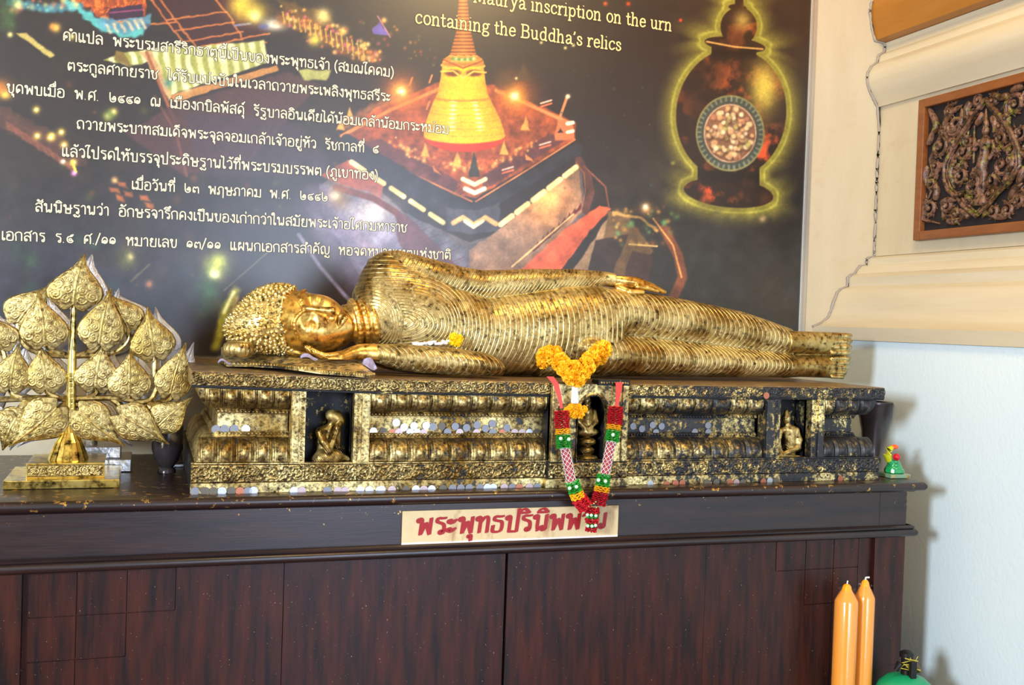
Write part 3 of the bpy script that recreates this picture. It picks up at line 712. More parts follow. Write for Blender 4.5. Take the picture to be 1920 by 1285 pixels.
link('robed_body', fb.mesh('robed_body', line_attrs), M['gold_lines'], st_root)
# feet: two long feet, one above the other, ten toes at the right end
f = Field((at(1465, 650, YB).x, -.56, 1.195), (at(1600, 650, YB).x+.03, -.37, 1.36), .0024)
def foot(top0, top1, bot0, bot1, tt, tb):
    f.xtube([key(1468, top0, bot0+2, YB, .044), key(1500, top0-1, bot0, YB, .040), key(1540, (top0+top1)/2-1, (bot0+bot1)/2, YB-.005, .034), key(1572, top1, bot1, YB-.01, .026), key(1582, top1+1, bot1-1, YB-.01, .018)], .006)
    for i in range(5):
        y = tt+(tb-tt)*(i+.5)/5; hh = (tb-tt)/5*.00150*.52
        L = (1593, 1594, 1594, 1593, 1591)[i] if tt < 650 else (1592, 1591, 1588, 1584, 1580)[i]
        a = at(1560, y, YB-.030); b = at(L, y, YB-.012); mid = at((1566+L)/2+6, y, YB-.034)
        f.cone(tuple(a), tuple(mid), hh*.9, hh*1.05, .002); f.cone(tuple(mid), tuple(b), hh*1.05, hh*.95, .002)
foot(616, 615, 664, 667, 614.5, 667); foot(666, 667, 707, 710, 668, 711)
f.cut_sag()
link('foot_pair', f.mesh('foot_pair'), M['gold'], st_root)
# hand lying along the thigh
f = Field((at(1130, 530, YB).x-.02, -.60, 1.36), (at(1255, 550, YB).x+.03, -.36, 1.50), .0018)
A = lambda px, py, dy=0: tuple(at(px, py, YB+dy))
f.xtube([key(1136, 510, 537, YB+.018, .028), key(1160, 512, 541, YB+.012, .030), key(1185, 517, 543, YB+.008, .030), key(1200, 522, 543, YB+.005, .026)], .008)
for i, (dy, a_, b_, r) in enumerate([(-.018, (1195, 538), (1233, 546), .0078), (-.006, (1198, 533), (1244, 547.5), .0080), (.007, (1198, 529), (1246, 548), .0080), (.019, (1196, 526), (1238, 546), .0074)]):
    mid = ((a_[0]+b_[0])/2, (a_[1]+b_[1])/2-2)
    f.chain([A(*a_, dy), A(*mid, dy), A(*b_, dy)], [r*1.15, r, r*.75], .004)
f.chain([A(1160, 541, -.01), A(1180, 548, -.03), A(1205, 548, -.034)], [.012, .009, .0065], .006)
link('left_hand', f.mesh('hand'), M['gold_smooth'], st_root)
YH = -.50; ZPL = at(545, 668, YH).z             # top of the head plate
# hand under the cheek, seen edge on
f = Field((at(560, 660, YA).x-.02, -.72, 1.205), (at(715, 660, YA).x+.03, -.52, 1.31), .0018)
A = lambda px, py, dy=0: tuple(at(px, py, YA+.03+dy))
f.xtube([key(714, 646, 684, YA+.03, .024), key(690, 644, 682, YA+.03, .024), key(668, 646, 676, YA+.03, .028), key(650, 654, 674, YA+.03, .032), key(634, 660, 673, YA+.03, .032)], .006)
for i, (dy, a_, b_, c_, r) in enumerate([(-.024, (634, 666), (610, 667), (590, 660), .0068), (-.008, (634, 666), (606, 668), (583, 658), .0072), (.009, (634, 665), (606, 668), (580, 656), .0072), (.024, (634, 665), (608, 667), (586, 657), .0066)]):
    f.chain([A(*a_, dy), A(*b_, dy), A(*c_, dy), A(c_[0]-6, c_[1]-5, dy)], [r*1.1, r, r*.9, r*.7], .004)
f.chain([A(660, 664, -.02), A(638, 672, -.045), A(618, 674, -.05)], [.013, .009, .0065], .006)
f.cut_below(ZPL)
link('right_hand', f.mesh('hand'), M['gold_smooth'], st_root)
# neck with three folds
YH = -.50
f = Field((at(630, 600, YH).x, -.60, 1.22), (at(725, 600, YH).x+.03, -.34, 1.45), .0022)
f.xtube([key(640, 572, 640, YH+.0, .05), key(660, 568, 640, YH-.01, .052), key(690, 562, 644, YH-.02, .055), key(706, 562, 655, YH-.012, .056), key(716, 568, 655, YH-.0, .045)], .01)
for px in (666, 680, 696):
    c_ = key(px, 565, 645, YH-.018, .054)
    for k in range(26):
        a0, a1 = 2*PI*k/26, 2*PI*(k+1)/26
        P0 = (c_[0]+.012*math.sin(a0)*-1, c_[2]+c_[4]*math.cos(a0), c_[1]+c_[3]*math.sin(a0)); P1 = (c_[0]-.012*math.sin(a1), c_[2]+c_[4]*math.cos(a1), c_[1]+c_[3]*math.sin(a1))
        f.cone(P0, P1, .007, .007, .004)
link('neck', f.mesh('neck'), M['gold_smooth'], st_root)
# head
HC = np.array(at(550, 602, YH))
tilt = math.radians(11); roll = math.radians(24)
u = np.array([-math.cos(tilt), 0, math.sin(tilt)])                     # towards the crown
w0 = np.array([0, -math.cos(roll), math.sin(roll)]); wv = w0-(w0@u)*u; wv /= np.linalg.norm(wv)   # out of the face
v = np.cross(wv, u); v = v if v[2] > 0 else -v
HR = np.stack([u, v, wv])
def L(a, b, c): return HC+u*a+v*b+wv*c
f = Field(HC-np.array([.17, .15, .13]), HC+np.array([.19, .14, .13]), .0016)
f.ell(L(.015, 0, -.012), (.105, .082, .092), HR, k=0)
f.ell(L(-.055, 0, -.002), (.098, .070, .082), HR, .03)
f.ell(L(-.120, 0, .032), (.032, .034, .036), HR, .03); f.ell(L(-.136, 0, .052), (.012, .016, .014), HR, .012)
for s in (1, -1):
    f.ell(L(-.060, s*.034, .046), (.036, .026, .026), HR, .025)
    f.ell(L(-.030, s*.034, .088), (.020, .027, .019), HR, .010, 'cut')
    f.ell(L(-.038, s*.035, .0575), (.0155, .0235, .0185), HR, .003)
    # lid line
    lid = [L(-.044-.007*math.sin(PI*k/6), s*(.014+.042*k/6), .0745-.017*(k/6)**2) for k in range(7)]
    for a_, b_ in zip(lid, lid[1:]): f.cone(a_, b_, .0022, .0022, .001)
    brow = [L(-.018+.026*math.sin(PI*(.12+.78*k/8)), s*(.007+.060*k/8), .0865-.034*(k/8)**1.8) for k in range(9)]
    for a_, b_ in zip(brow, brow[1:]): f.cone(a_, b_, .0034, .0030, .005)
    f.ell(L(-.079, s*.012, .089), (.009, .0085, .010), HR, .004)
    # ears with long lobes
    f.ell(L(-.020, s*.083, -.014), (.034, .009, .018), HR, .006); f.ell(L(-.070, s*.074, -.012), (.036, .006, .010), HR, .006)
f.cone(L(-.008, 0, .086), L(-.074, 0, .108), .0058, .0102, .006)
f.ell(L(-.094, 0, .082), (.012, .012, .006), HR, .008, 'cut')
for s in (1, -1):
    f.cone(L(-.100, s*.001, .0885), L(-.104, s*.025, .0730), .0056, .0024, .002)
    f.cone(L(-.1135, s*.001, .0865), L(-.107, s*.022, .0745), .0064, .0026, .002)
V, Q = f.mesh_data()
head = link('head', np_mesh('head', V, Q), M['gold_smooth'], st_root)
# hair: cap, crown bump and rows of small curls
f = Field(HC-np.array([.24, .15, .14]), HC+np.array([.10, .14, .14]), .003)
f.ell(L(.030, 0, -.015), (.100, .089, .098), HR, k=0)
c1 = np.array(at(492, 606, YH)); f.ell(c1, (.068, .075, .067), k=.02)
c2 = np.array(at(458, 618, YH)); f.ell(c2, (.048, .046, .044), k=.025)
lx_ = (f.X-HC[0])*u[0]+(f.Y-HC[1])*u[1]+(f.Z-HC[2])*u[2]; lv_ = (f.X-HC[0])*v[0]+(f.Y-HC[1])*v[1]+(f.Z-HC[2])*v[2]; lw_ = (f.X-HC[0])*wv[0]+(f.Y-HC[1])*wv[1]+(f.Z-HC[2])*wv[2]
hl = .043-.75*np.maximum(0, np.abs(lv_)-.035)-.9*np.maximum(0, .02-lw_)*(np.abs(lv_) > .0)
f.d = np.maximum(f.d, (hl-lx_).astype(np.float32)*.8); f.cut_below(ZPL)
HV, HQ = f.mesh_data()
hair = link('hair', np_mesh('hair', HV, HQ), M['hair'], st_root)
me = hair.data; me.calc_loop_triangles() if False else None
nrm = np.zeros(len(HV)*3); me.vertices.foreach_get('normal', nrm) if hasattr(me.vertices[0], 'normal') else None
nrm = nrm.reshape(-1, 3)
order = RNG.permutation(len(HV)); pts = []; cells = {}
sp = .0098
for i in order:
    p = HV[i]
    if p[1] > HC[1]+.06 or p[2] < ZPL-.001: continue
    k_ = tuple((p/sp).astype(int)); ok = True
    for a_ in (-1, 0, 1):
        for b_ in (-1, 0, 1):
            for c_ in (-1, 0, 1):
                for j in cells.get((k_[0]+a_, k_[1]+b_, k_[2]+c_), ()):
                    if ((HV[j]-p)**2).sum() < sp*sp: ok = False; break
    if ok: cells.setdefault(k_, []).append(i); pts.append(i)
m = MB()
for i in pts:
    nn = Vector(nrm[i]); q = nn.to_track_quat('Z', 'Y').to_matrix().to_4x4(); q.translation = Vector(HV[i])
    b = MB().lathe([(.0050, -.001), (.0052, .0018), (.0036, .0042), (.0030, .0044), (.0012, .0066)], 7, capb=False); b.move(q); m.add(b.v, b.f)
o = m.build('hair_curl', M['hair'], hair, smooth=50); o['kind'] = 'stuff'
# head cushion: ribbed drum at the crown end and a thin ogee-edged plate
pc = at(447, 670, YH-.09); 
b = MB(); seg = 60; prof = [(.028, 0), (.034, .006), (.0365, .018), (.034, .030), (.028, .036), (.012, .038)]
b.lathe(prof, seg, (pc.x, pc.y, pc.z+.001), ruffle=.035, nr=20)
pil = empty('headrest', (pc.x, pc.y, TT+.276), 'gold ribbed drum headrest on a thin bead-edged plate under the reclining figure', 'headrest')
b.build('drum', M['gold'], pil, smooth=True)
def plate_at(px, py, z): p = at_z(px, py, z); return (p.x, p.y)
zpl = TT+.2855
front = [(424, 682), (470, 683), (520, 686), (560, 690), (600, 692), (640, 695), (690, 699), (705, 697)]
fr = [plate_at(a_, b_, zpl) for a_, b_ in front]
poly = fr+[(fr[-1][0], -.36), (fr[0][0]+.0, -.36)]
m = MB(); n = len(poly); m.v = [(x, y-.002, TT+.2785 if x < .35 else TT+.2735) for x, y in poly]+[(x+.0, y+.004, TT+.2855-(.006 if x > .35 else 0) if y < -.5 else ZPL+(ZPL-TT-.2855)*.8) for x, y in poly]
m.f = [tuple(range(n)), tuple(range(n, 2*n))]+[(i, (i+1) % n, n+(i+1) % n, n+i) for i in range(n)]
m.build('plate', M['gold_worn'], pil, bevel=.002)
m = MB()
for (p, q) in zip(fr, fr[1:]):
    k_ = max(2, int(math.hypot(q[0]-p[0], q[1]-p[1])/.0085))
    for i in range(k_): m.ball((p[0]+(q[0]-p[0])*i/k_, p[1]+(q[1]-p[1])*i/k_+.006, TT+.2855-(.006 if p[0] > .35 else 0)), .0038, 6, 4)
o = m.build('bead_row', M['gold'], pil, smooth=True); o['kind'] = 'stuff'
# ================================================================ a looped Thai and a serif Latin stroke alphabet, drawn as flat ribbons
R_ = .105
def o_(cx, cy, r=R_): return [(cx+r*math.cos(a), cy+r*math.sin(a)) for a in np.linspace(0, 2*PI, 13)]
GL = {
'ก': (.80, [[(.14,0),(.14,.5),(.04,.66),(.16,.92),(.42,1.0),(.64,.9),(.67,.66),(.67,0)]]),
'ข': (.80, [o_(.17,.87), [(.28,.86),(.24,.66),(.12,.6),(.24,.48),(.24,0),(.66,0),(.66,1)]]),
'ค': (.84, [o_(.33,.43), [(.14,0),(.12,.62),(.22,.92),(.42,1.0),(.62,.92),(.70,.68),(.70,0)], [(.14,0),(.24,.36)]]),
'ง': (.62, [o_(.38,.88), [(.49,.88),(.50,.0),(.40,.04),(.08,.44)]]),
'จ': (.74, [o_(.32,.45), [(.08,.78),(.26,1.0),(.50,.95),(.62,.72),(.62,.3),(.58,0),(.46,.0),(.43,.45)]]),
'ช': (.82, [o_(.17,.87), [(.28,.86),(.24,.66),(.12,.6),(.24,.48),(.24,0),(.62,0),(.62,.55),(.52,.68),(.62,.78),(.78,1.02)]]),
'ญ': (1.15, [o_(.26,.12), [(.15,.12),(.16,.5),(.06,.66),(.2,.93),(.4,1),(.56,.88),(.56,0),(1.0,0),(1.0,1)], o_(.62,-.28,.08), [(.70,-.28),(.8,-.42),(1.02,-.42),(1.02,-.18)]]),
'ฐ': (.78, [o_(.5,.12), [(.66,.98),(.4,.96),(.2,1.0),(.14,.76),(.36,.68),(.58,.6),(.62,.4),(.61,.12)], [(.12,-.18),(.28,-.4),(.4,-.22),(.52,-.4),(.7,-.3),(.68,-.12)], [(.12,-.18),(.3,-.12)]]),
'ณ': (1.15, [o_(.26,.12), [(.15,.12),(.12,.6),(.24,.94),(.44,.98),(.56,.8),(.56,0),(.78,.26)], o_(.88,.12), [(1.0,.12),(1.0,1)], [(.56,0),(.80,.2)]]),
'ด': (.84, [o_(.33,.36), [(.33,.25),(.2,0),(.12,.3),(.12,.66),(.24,.93),(.42,1.0),(.62,.92),(.70,.68),(.70,0)]]),
'ต': (.84, [o_(.33,.36), [(.33,.25),(.2,0),(.12,.3),(.12,.68),(.22,1.0),(.40,.8)], [(.40,.8),(.58,1.0),(.70,.74),(.70,0)]]),
'ถ': (.84, [o_(.25,.12), [(.14,.12),(.16,.5),(.06,.66),(.18,.92),(.44,1.0),(.66,.9),(.70,.66),(.70,0)]]),
'ท': (.84, [o_(.17,.87), [(.28,.87),(.28,0)], [(.28,.6),(.5,1.0),(.66,.96),(.70,.76),(.70,0)]]),
'ธ': (.76, [[(.66,.98),(.4,.96),(.2,1.0),(.14,.76),(.36,.70),(.6,.66),(.64,.4),(.6,.02),(.2,.0),(.12,.1),(.14,.42)]]),
'น': (.92, [o_(.17,.87), [(.28,.87),(.28,0),(.56,.3)], o_(.64,.12), [(.76,.12),(.75,1)], [(.28,0),(.6,.22)]]),
'บ': (.84, [o_(.17,.87), [(.28,.87),(.28,0)], [(.28,0),(.70,0)], [(.70,0),(.70,1)]]),
'ป': (.84, [o_(.17,.87), [(.28,.87),(.28,0)], [(.28,0),(.70,0)], [(.70,0),(.70,1.42)]]),
'ผ': (.84, [o_(.29,.87), [(.17,.87),(.17,0)], [(.17,0),(.43,.5)], [(.43,.5),(.70,0)], [(.70,0),(.70,1)]]),
'พ': (.92, [o_(.17,.87), [(.28,.87),(.28,0)], [(.28,0),(.51,.72)], [(.51,.72),(.76,0)], [(.76,0),(.76,1)]]),
'ภ': (.84, [o_(.17,.12), [(.28,.12),(.28,.5),(.14,.66),(.26,.93),(.48,1.0),(.68,.9),(.70,.66),(.70,0)]]),
'ม': (.86, [o_(.17,.87), [(.28,.87),(.28,.12)], o_(.17,.12), [(.28,.06),(.72,0)], [(.72,0),(.72,1)]]),
'ย': (.84, [o_(.27,.87), [(.16,.87),(.12,.66),(.34,.56),(.16,.48),(.16,.04),(.3,0),(.68,0)], [(.68,0),(.70,1)]]),
'ร': (.68, [o_(.45,.12), [(.6,.98),(.36,.96),(.18,1.0),(.12,.76),(.34,.68),(.52,.6),(.57,.4),(.56,.12)]]),
'ฤ': (.84, [o_(.17,.12), [(.28,.12),(.28,.5),(.14,.66),(.26,.93),(.48,1.0),(.68,.9),(.70,.66),(.70,-.38)]]),
'ล': (.82, [o_(.26,.12), [(.15,.12),(.12,.5),(.36,.62),(.6,.5),(.68,.3)], [(.1,.8),(.26,1.0),(.48,1.0),(.66,.86),(.69,.6),(.69,0)]]),
'ว': (.70, [o_(.45,.12), [(.08,.8),(.24,1.0),(.42,.98),(.56,.8),(.57,.4),(.56,.12)]]),
'ศ': (.84, [o_(.33,.43), [(.14,0),(.12,.62),(.22,.92),(.42,1.0),(.62,.92),(.70,.68),(.70,0)], [(.14,0),(.24,.36)], [(.6,.92),(.84,1.2)]]),
'ษ': (.90, [o_(.17,.87), [(.28,.87),(.28,0)], [(.28,0),(.72,0)], [(.72,0),(.72,1)], o_(.5,.5,.08), [(.58,.46),(.72,.5),(.88,.64)]]),
'ส': (.82, [o_(.26,.12), [(.15,.12),(.12,.5),(.36,.62),(.6,.5),(.68,.3)], [(.1,.8),(.26,1.0),(.48,1.0),(.66,.86),(.69,.6),(.69,0)], [(.56,.94),(.80,1.2)]]),
'ห': (.88, [o_(.17,.87), [(.28,.87),(.28,0)], [(.28,.3),(.46,.68),(.54,.78)], o_(.64,.86), [(.54,.78),(.70,.62),(.73,.4),(.73,0)]]),
'อ': (.82, [o_(.27,.58), [(.16,.56),(.12,.3),(.14,0),(.68,0),(.70,.3),(.70,.7),(.62,.92),(.42,1.0),(.2,.96),(.08,.84)]]),
'ะ': (.56, [o_(.14,.76,.09), [(.14,.67),(.28,.62),(.46,.86)], o_(.14,.24,.09), [(.14,.15),(.28,.10),(.46,.34)]]),
'า': (.58, [[(.06,.82),(.18,1.0),(.34,1.0),(.45,.84),(.45,0)]]),
'ำ': (.58, [[(.06,.82),(.18,1.0),(.34,1.0),(.45,.84),(.45,0)], o_(-.08,1.26,.10)]),
'เ': (.40, [[(.13,1),(.13,.12)], o_(.24,.12)]),
'แ': (.76, [[(.13,1),(.13,.12)], o_(.24,.12), [(.49,1),(.49,.12)], o_(.60,.12)]),
'โ': (.46, [[(-.06,1.26),(.0,1.45),(.36,1.45)], [(.36,1.45),(.18,1.2),(.18,.12)], o_(.29,.12)]),
'ใ': (.46, [o_(.0,1.28,.08), [(-.08,1.28),(-.02,1.46),(.18,1.5),(.2,1.2),(.18,.12)], o_(.29,.12)]),
'ไ': (.46, [[(-.08,1.5),(.0,1.3),(.1,1.44),(.2,1.34),(.18,.9),(.18,.12)], o_(.29,.12)]),
'ิ': (0, [[(-.70,1.16),(-.58,1.36),(-.36,1.40),(-.14,1.16)], [(-.14,1.16),(-.70,1.16)]]),
'ี': (0, [[(-.70,1.16),(-.58,1.36),(-.36,1.40),(-.14,1.16)], [(-.14,1.16),(-.70,1.16)], [(-.14,1.16),(-.14,1.5)]]),
'ึ': (0, [[(-.70,1.16),(-.58,1.36),(-.36,1.40),(-.14,1.16)], [(-.14,1.16),(-.70,1.16)], o_(-.12,1.42,.08)]),
'ื': (0, [[(-.70,1.16),(-.58,1.36),(-.36,1.40),(-.14,1.16)], [(-.14,1.16),(-.70,1.16)], [(-.14,1.16),(-.14,1.5)], [(-.32,1.36),(-.32,1.54)]]),
'ั': (0, [o_(-.52,1.30,.08), [(-.52,1.22),(-.36,1.18),(-.2,1.24),(-.08,1.42)]]),
'็': (0, [[(-.62,1.16),(-.62,1.32),(-.44,1.38),(-.3,1.34),(-.14,1.46)], o_(-.46,1.22,.06), [(-.14,1.18),(-.3,1.2)]]),
'์': (0, [o_(-.26,1.30,.07), [(-.2,1.36),(-.06,1.56)]]),
'่': (0, [[(-.16,1.18),(-.16,1.42)]]),
'้': (0, [o_(-.36,1.34,.06), [(-.34,1.26),(-.3,1.2),(-.1,1.26),(-.04,1.44)]]),
'ุ': (0, [o_(-.22,-.20,.07), [(-.14,-.20),(-.14,-.48)]]),
'ู': (0, [o_(-.46,-.20,.07), [(-.38,-.2),(-.38,-.46),(-.14,-.46)], [(-.14,-.46),(-.14,-.16)]]),
'๑': (.76, [o_(.38,.36), [(.27,.36),(.26,.16),(.46,.12),(.62,.3),(.62,.62),(.46,.84),(.22,.8),(.10,.5),(.14,.16)]]),
'๒': (.84, [o_(.44,.40), [(.12,1.12),(.12,.4),(.22,.04),(.58,.04),(.70,.3),(.66,.62),(.54,.70),(.44,.6)]]),
'๓': (.84, [o_(.24,.2), [(.13,.2),(.12,.5),(.22,.8),(.4,.6)], [(.4,.6),(.56,.82),(.70,.6),(.70,0)]]),
'๔': (.80, [[(.74,.88),(.5,.72),(.22,.74),(.10,.42),(.24,.06),(.56,.04),(.68,.2)], o_(.44,.38,.12), [(.56,.38),(.7,.2)]]),
'๕': (.80, [[(.7,1.0),(.60,.74),(.22,.74),(.10,.42),(.24,.06),(.56,.04),(.68,.2)], o_(.44,.38,.12), [(.56,.38),(.7,.2)], [(.42,.74),(.52,.94),(.7,.86)]]),
'.': (.34, [[(.12,.02),(.14,.04)]]), '/': (.5, [[(.0,-.12),(.42,1.3)]]), '(': (.4, [[(.32,1.3),(.12,.9),(.08,.45),(.14,.1),(.32,-.3)]]), ')': (.4, [[(.06,1.3),(.26,.9),(.30,.45),(.24,.1),(.06,-.3)]]), ' ': (.42, [])}
sf = lambda x, y=0, w_=.10: [(x-w_, y), (x+w_, y)]
GE = {
'a': (.58, [[(.10,.50),(.14,.64),(.28,.68),(.42,.6),(.43,.4),(.43,.1),(.48,0),(.58,.04)], [(.43,.38),(.2,.34),(.08,.2),(.12,.02),(.26,-.01),(.43,.16)]]),
'b': (.60, [[(.0,1.0),(.12,1.0)], [(.12,1.0),(.12,0)], [(.12,.5),(.28,.68),(.46,.6),(.53,.34),(.46,.06),(.3,-.01),(.12,.14)]]),
'c': (.54, [[(.46,.50),(.42,.64),(.28,.68),(.12,.58),(.06,.33),(.12,.06),(.3,-.01),(.48,.14)]]),
'd': (.64, [[(.34,1.0),(.47,1.0)], [(.47,1.0),(.47,0)], [(.47,0),(.58,0)], [(.47,.5),(.34,.68),(.14,.6),(.07,.34),(.14,.06),(.3,-.01),(.47,.14)]]),
'e': (.54, [[(.08,.36),(.47,.36)], [(.47,.36),(.44,.58),(.28,.68),(.12,.58),(.06,.33),(.12,.06),(.3,-.01),(.48,.14)]]),
'g': (.56, [[(.26+.17*math.cos(a), .46+.21*math.sin(a)) for a in np.linspace(0, 2*PI, 13)], [(.16,.28),(.08,.16),(.14,.08),(.4,.06),(.52,-.08),(.42,-.26),(.14,-.28),(.04,-.14),(.14,.04)], [(.40,.6),(.46,.68),(.56,.64)]]),
'h': (.64, [[(.0,1.0),(.12,1.0)], [(.12,1.0),(.12,0)], [(.12,.48),(.28,.68),(.42,.64),(.46,.46)], [(.46,.48),(.46,0)], sf(.12), sf(.46)]),
'i': (.30, [[(.02,.66),(.13,.66)], [(.13,.66),(.13,0)], sf(.13), [(.12,.94),(.13,.96)]]),
'l': (.30, [[(.02,1.0),(.13,1.0)], [(.13,1.0),(.13,0)], sf(.13)]),
'n': (.64, [[(.02,.66),(.12,.66)], [(.12,.66),(.12,0)], [(.12,.48),(.28,.68),(.42,.64),(.46,.46)], [(.46,.48),(.46,0)], sf(.12), sf(.46)]),
'o': (.58, [[(.29+.22*math.cos(a), .335+.345*math.sin(a)) for a in np.linspace(0, 2*PI, 17)]]),
'p': (.62, [[(.02,.66),(.12,.66)], [(.12,.66),(.12,-.34)], sf(.12, -.34), [(.12,.5),(.28,.68),(.46,.6),(.53,.34),(.46,.06),(.3,-.01),(.12,.14)]]),
'r': (.46, [[(.02,.66),(.12,.66)], [(.12,.66),(.12,0)], sf(.13,0,.12), [(.12,.4),(.24,.66),(.38,.68),(.40,.58)]]),
's': (.48, [[(.38,.48),(.36,.62),(.2,.69),(.08,.58),(.12,.42),(.34,.30),(.42,.14),(.3,0),(.12,.0),(.06,.2)]]),
't': (.38, [[(.14,.92),(.14,.1),(.2,-.01),(.36,.08)], [(.0,.64),(.32,.64)]]),
'u': (.64, [[(.02,.66),(.12,.66)], [(.12,.66),(.12,.2),(.18,0),(.32,.0),(.46,.16)], [(.36,.66),(.46,.66)], [(.46,.66),(.46,0)], [(.46,0),(.58,0)]]),
'y': (.58, [sf(.1,.66), sf(.46,.66,.08), [(.1,.66),(.29,.06)], [(.46,.66),(.29,.06),(.20,-.26),(.08,-.32),(.03,-.2)]]),
'B': (.72, [[(.02,1),(.14,1)], [(.14,1),(.14,0)], [(.02,0),(.4,0),(.60,.06),(.62,.4),(.44,.53),(.14,.54)], [(.14,1),(.4,1),(.56,.92),(.56,.62),(.40,.54)]]),
'M': (.96, [sf(.1,1,.08), sf(.84,1,.08), sf(.14), sf(.80), [(.14,1),(.14,0)], [(.14,1),(.47,.08)], [(.47,.08),(.80,1)], [(.80,1),(.80,0)]]),
'\u2019': (.26, [[(.12,1.0),(.14,.92),(.06,.76)]]), ' ': (.32, [])}
def chaikin(p, it=2):
    if len(p) < 3 or p[0] == p[-1]: return p
    for _ in range(it):
        q = [p[0]]
        for a, b in zip(p, p[1:]): q += [(a[0]*.75+b[0]*.25, a[1]*.75+b[1]*.25), (a[0]*.25+b[0]*.75, a[1]*.25+b[1]*.75)]
        p = q+[p[-1]]
    return p
def stroke_layout(body, table, track=.02):
    x = 0; out = []
    for i, ch in enumerate(body):
        w_, st = table[ch]; up = .34 if (ch in '่้์' and i and body[i-1] in 'ิีืึั') else 0
        sh = -.12 if (ch in 'ิีืึั็่้์' and i and any(c in 'ป' for c in body[max(0, i-2):i])) else 0
        for s_ in st: out.append([(px+x+sh, py+up) for px, py in chaikin(list(s_))])
        x += w_+(track if w_ else 0)
    return out, x
def ribbon(strokes, width):
    V, Fs = [], []
    for s_ in strokes:
        w_ = width/2
        for (a, b) in zip(s_, s_[1:]):
            dx_, dy_ = b[0]-a[0], b[1]-a[1]; l_ = math.hypot(dx_, dy_) or 1e-6; nx_, ny_ = -dy_/l_*w_, dx_/l_*w_; ex, ey = dx_/l_*w_*.35, dy_/l_*w_*.35
            n = len(V); V += [(a[0]+nx_-ex, a[1]+ny_-ey), (a[0]-nx_-ex, a[1]-ny_-ey), (b[0]-nx_+ex, b[1]-ny_+ey), (b[0]+nx_+ex, b[1]+ny_+ey)]; Fs.append((n, n+1, n+2, n+3))
    return V, Fs
def place_strokes(name, body, p0, p1, Y, mat, parent, table, width=.135, hs=1.0, shear=0, dy=0.0, thick=0):
    st, W_ = stroke_layout(body, table); V, Fs = ribbon(st, width)
    if thick:                                  # calligraphic: widen sideways
        V2, F2 = ribbon([[(x+thick, y+thick*.35) for x, y in s_] for s_ in st], width); n = len(V); V = V+V2; Fs = Fs+[tuple(i+n for i in f_) for f_ in F2]
    a, b = at(*p0, Y), at(*p1, Y); s_ = (b.x-a.x)/W_; slope = (b.z-a.z)/W_
    me = bpy.data.meshes.new(name); me.from_pydata([(a.x+(x+shear*y)*s_, Y+dy-((i//4) % 24)*2.2e-5, a.z+x*slope+y*s_*hs) for i, (x, y) in enumerate(V)], [], [tuple(reversed(f_)) for f_ in Fs])
    o = link(name, me, mat, parent); o['kind'] = 'stuff'; return o
# ================================================================ printed board on the back wall
YW = -.012                                     # face of the board
pr_ = at(1499, 560, YW).x; pb_ = at(380, 665, YW).z
PXL, PZT = -1.5, 3.3
gx = np.concatenate([np.arange(PXL, -.46, .03), np.arange(-.45, pr_, .0029), [pr_]]); gz = np.concatenate([[pb_], np.arange(pb_+.002, 2.62, .0029), np.arange(2.63, PZT, .03)])
GX, GZ = np.meshgrid(gx, gz, indexing='ij')
PXX, PYY = to_px(np.stack([GX, np.full_like(GX, YW), GZ], -1))     # where each point of the print is looked up in the artwork
PXX = np.clip(PXX, -700, 2200)
def vnoise(x, y, s, seed):
    r = np.random.default_rng(seed); T = r.random((257, 257)); xi = x/s+1000; yi = y/s+1000
    x0 = np.floor(xi).astype(int); y0 = np.floor(yi).astype(int); fx = xi-x0; fy = yi-y0; fx = fx*fx*(3-2*fx); fy = fy*fy*(3-2*fy)
    g = lambda a, b: T[a % 257, b % 257]
    return (g(x0, y0)*(1-fx)+g(x0+1, y0)*fx)*(1-fy)+(g(x0, y0+1)*(1-fx)+g(x0+1, y0+1)*fx)*fy
def fbm(x, y, s, seed, o=4): return sum(vnoise(x, y, s/2**i, seed+i)*.5**i for i in range(o))/sum(.5**i for i in range(o))
ART = np.zeros(GX.shape+(3,)); 
def C(r, g, b): return np.array([r, g, b])/255.
def lay(mask, col): 
    global ART
    ART = ART*(1-mask[..., None])+np.asarray(col)*mask[..., None]
def addl(mask, col):
    global ART
    ART = ART+np.asarray(col)*mask[..., None]
def seg_d(x, y, a, b):
    dx_, dy_ = b[0]-a[0], b[1]-a[1]; t_ = np.clip(((x-a[0])*dx_+(y-a[1])*dy_)/(dx_*dx_+dy_*dy_+1e-9), 0, 1)
    return np.hypot(x-a[0]-t_*dx_, y-a[1]-t_*dy_)
def line_(pts, w_, col, soft=1.6, a=1.0, wob=0):
    xs = [p[0] for p in pts]; ys = [p[1] for p in pts]; pad = w_+soft+6
    m = (PXX > min(xs)-pad) & (PXX < max(xs)+pad) & (PYY > min(ys)-pad) & (PYY < max(ys)+pad)
    if not m.any(): return
    x, y = PXX[m], PYY[m]
    if wob: x = x+(vnoise(x, y, 9, 5)-.5)*wob; y = y+(vnoise(x, y, 9, 6)-.5)*wob
    d = np.min([seg_d(x, y, p, q) for p, q in zip(pts, pts[1:])], 0); k = np.clip((w_/2-d)/soft+.5, 0, 1)*a
    ART[m] = ART[m]*(1-k[:, None])+np.asarray(col)*k[:, None]
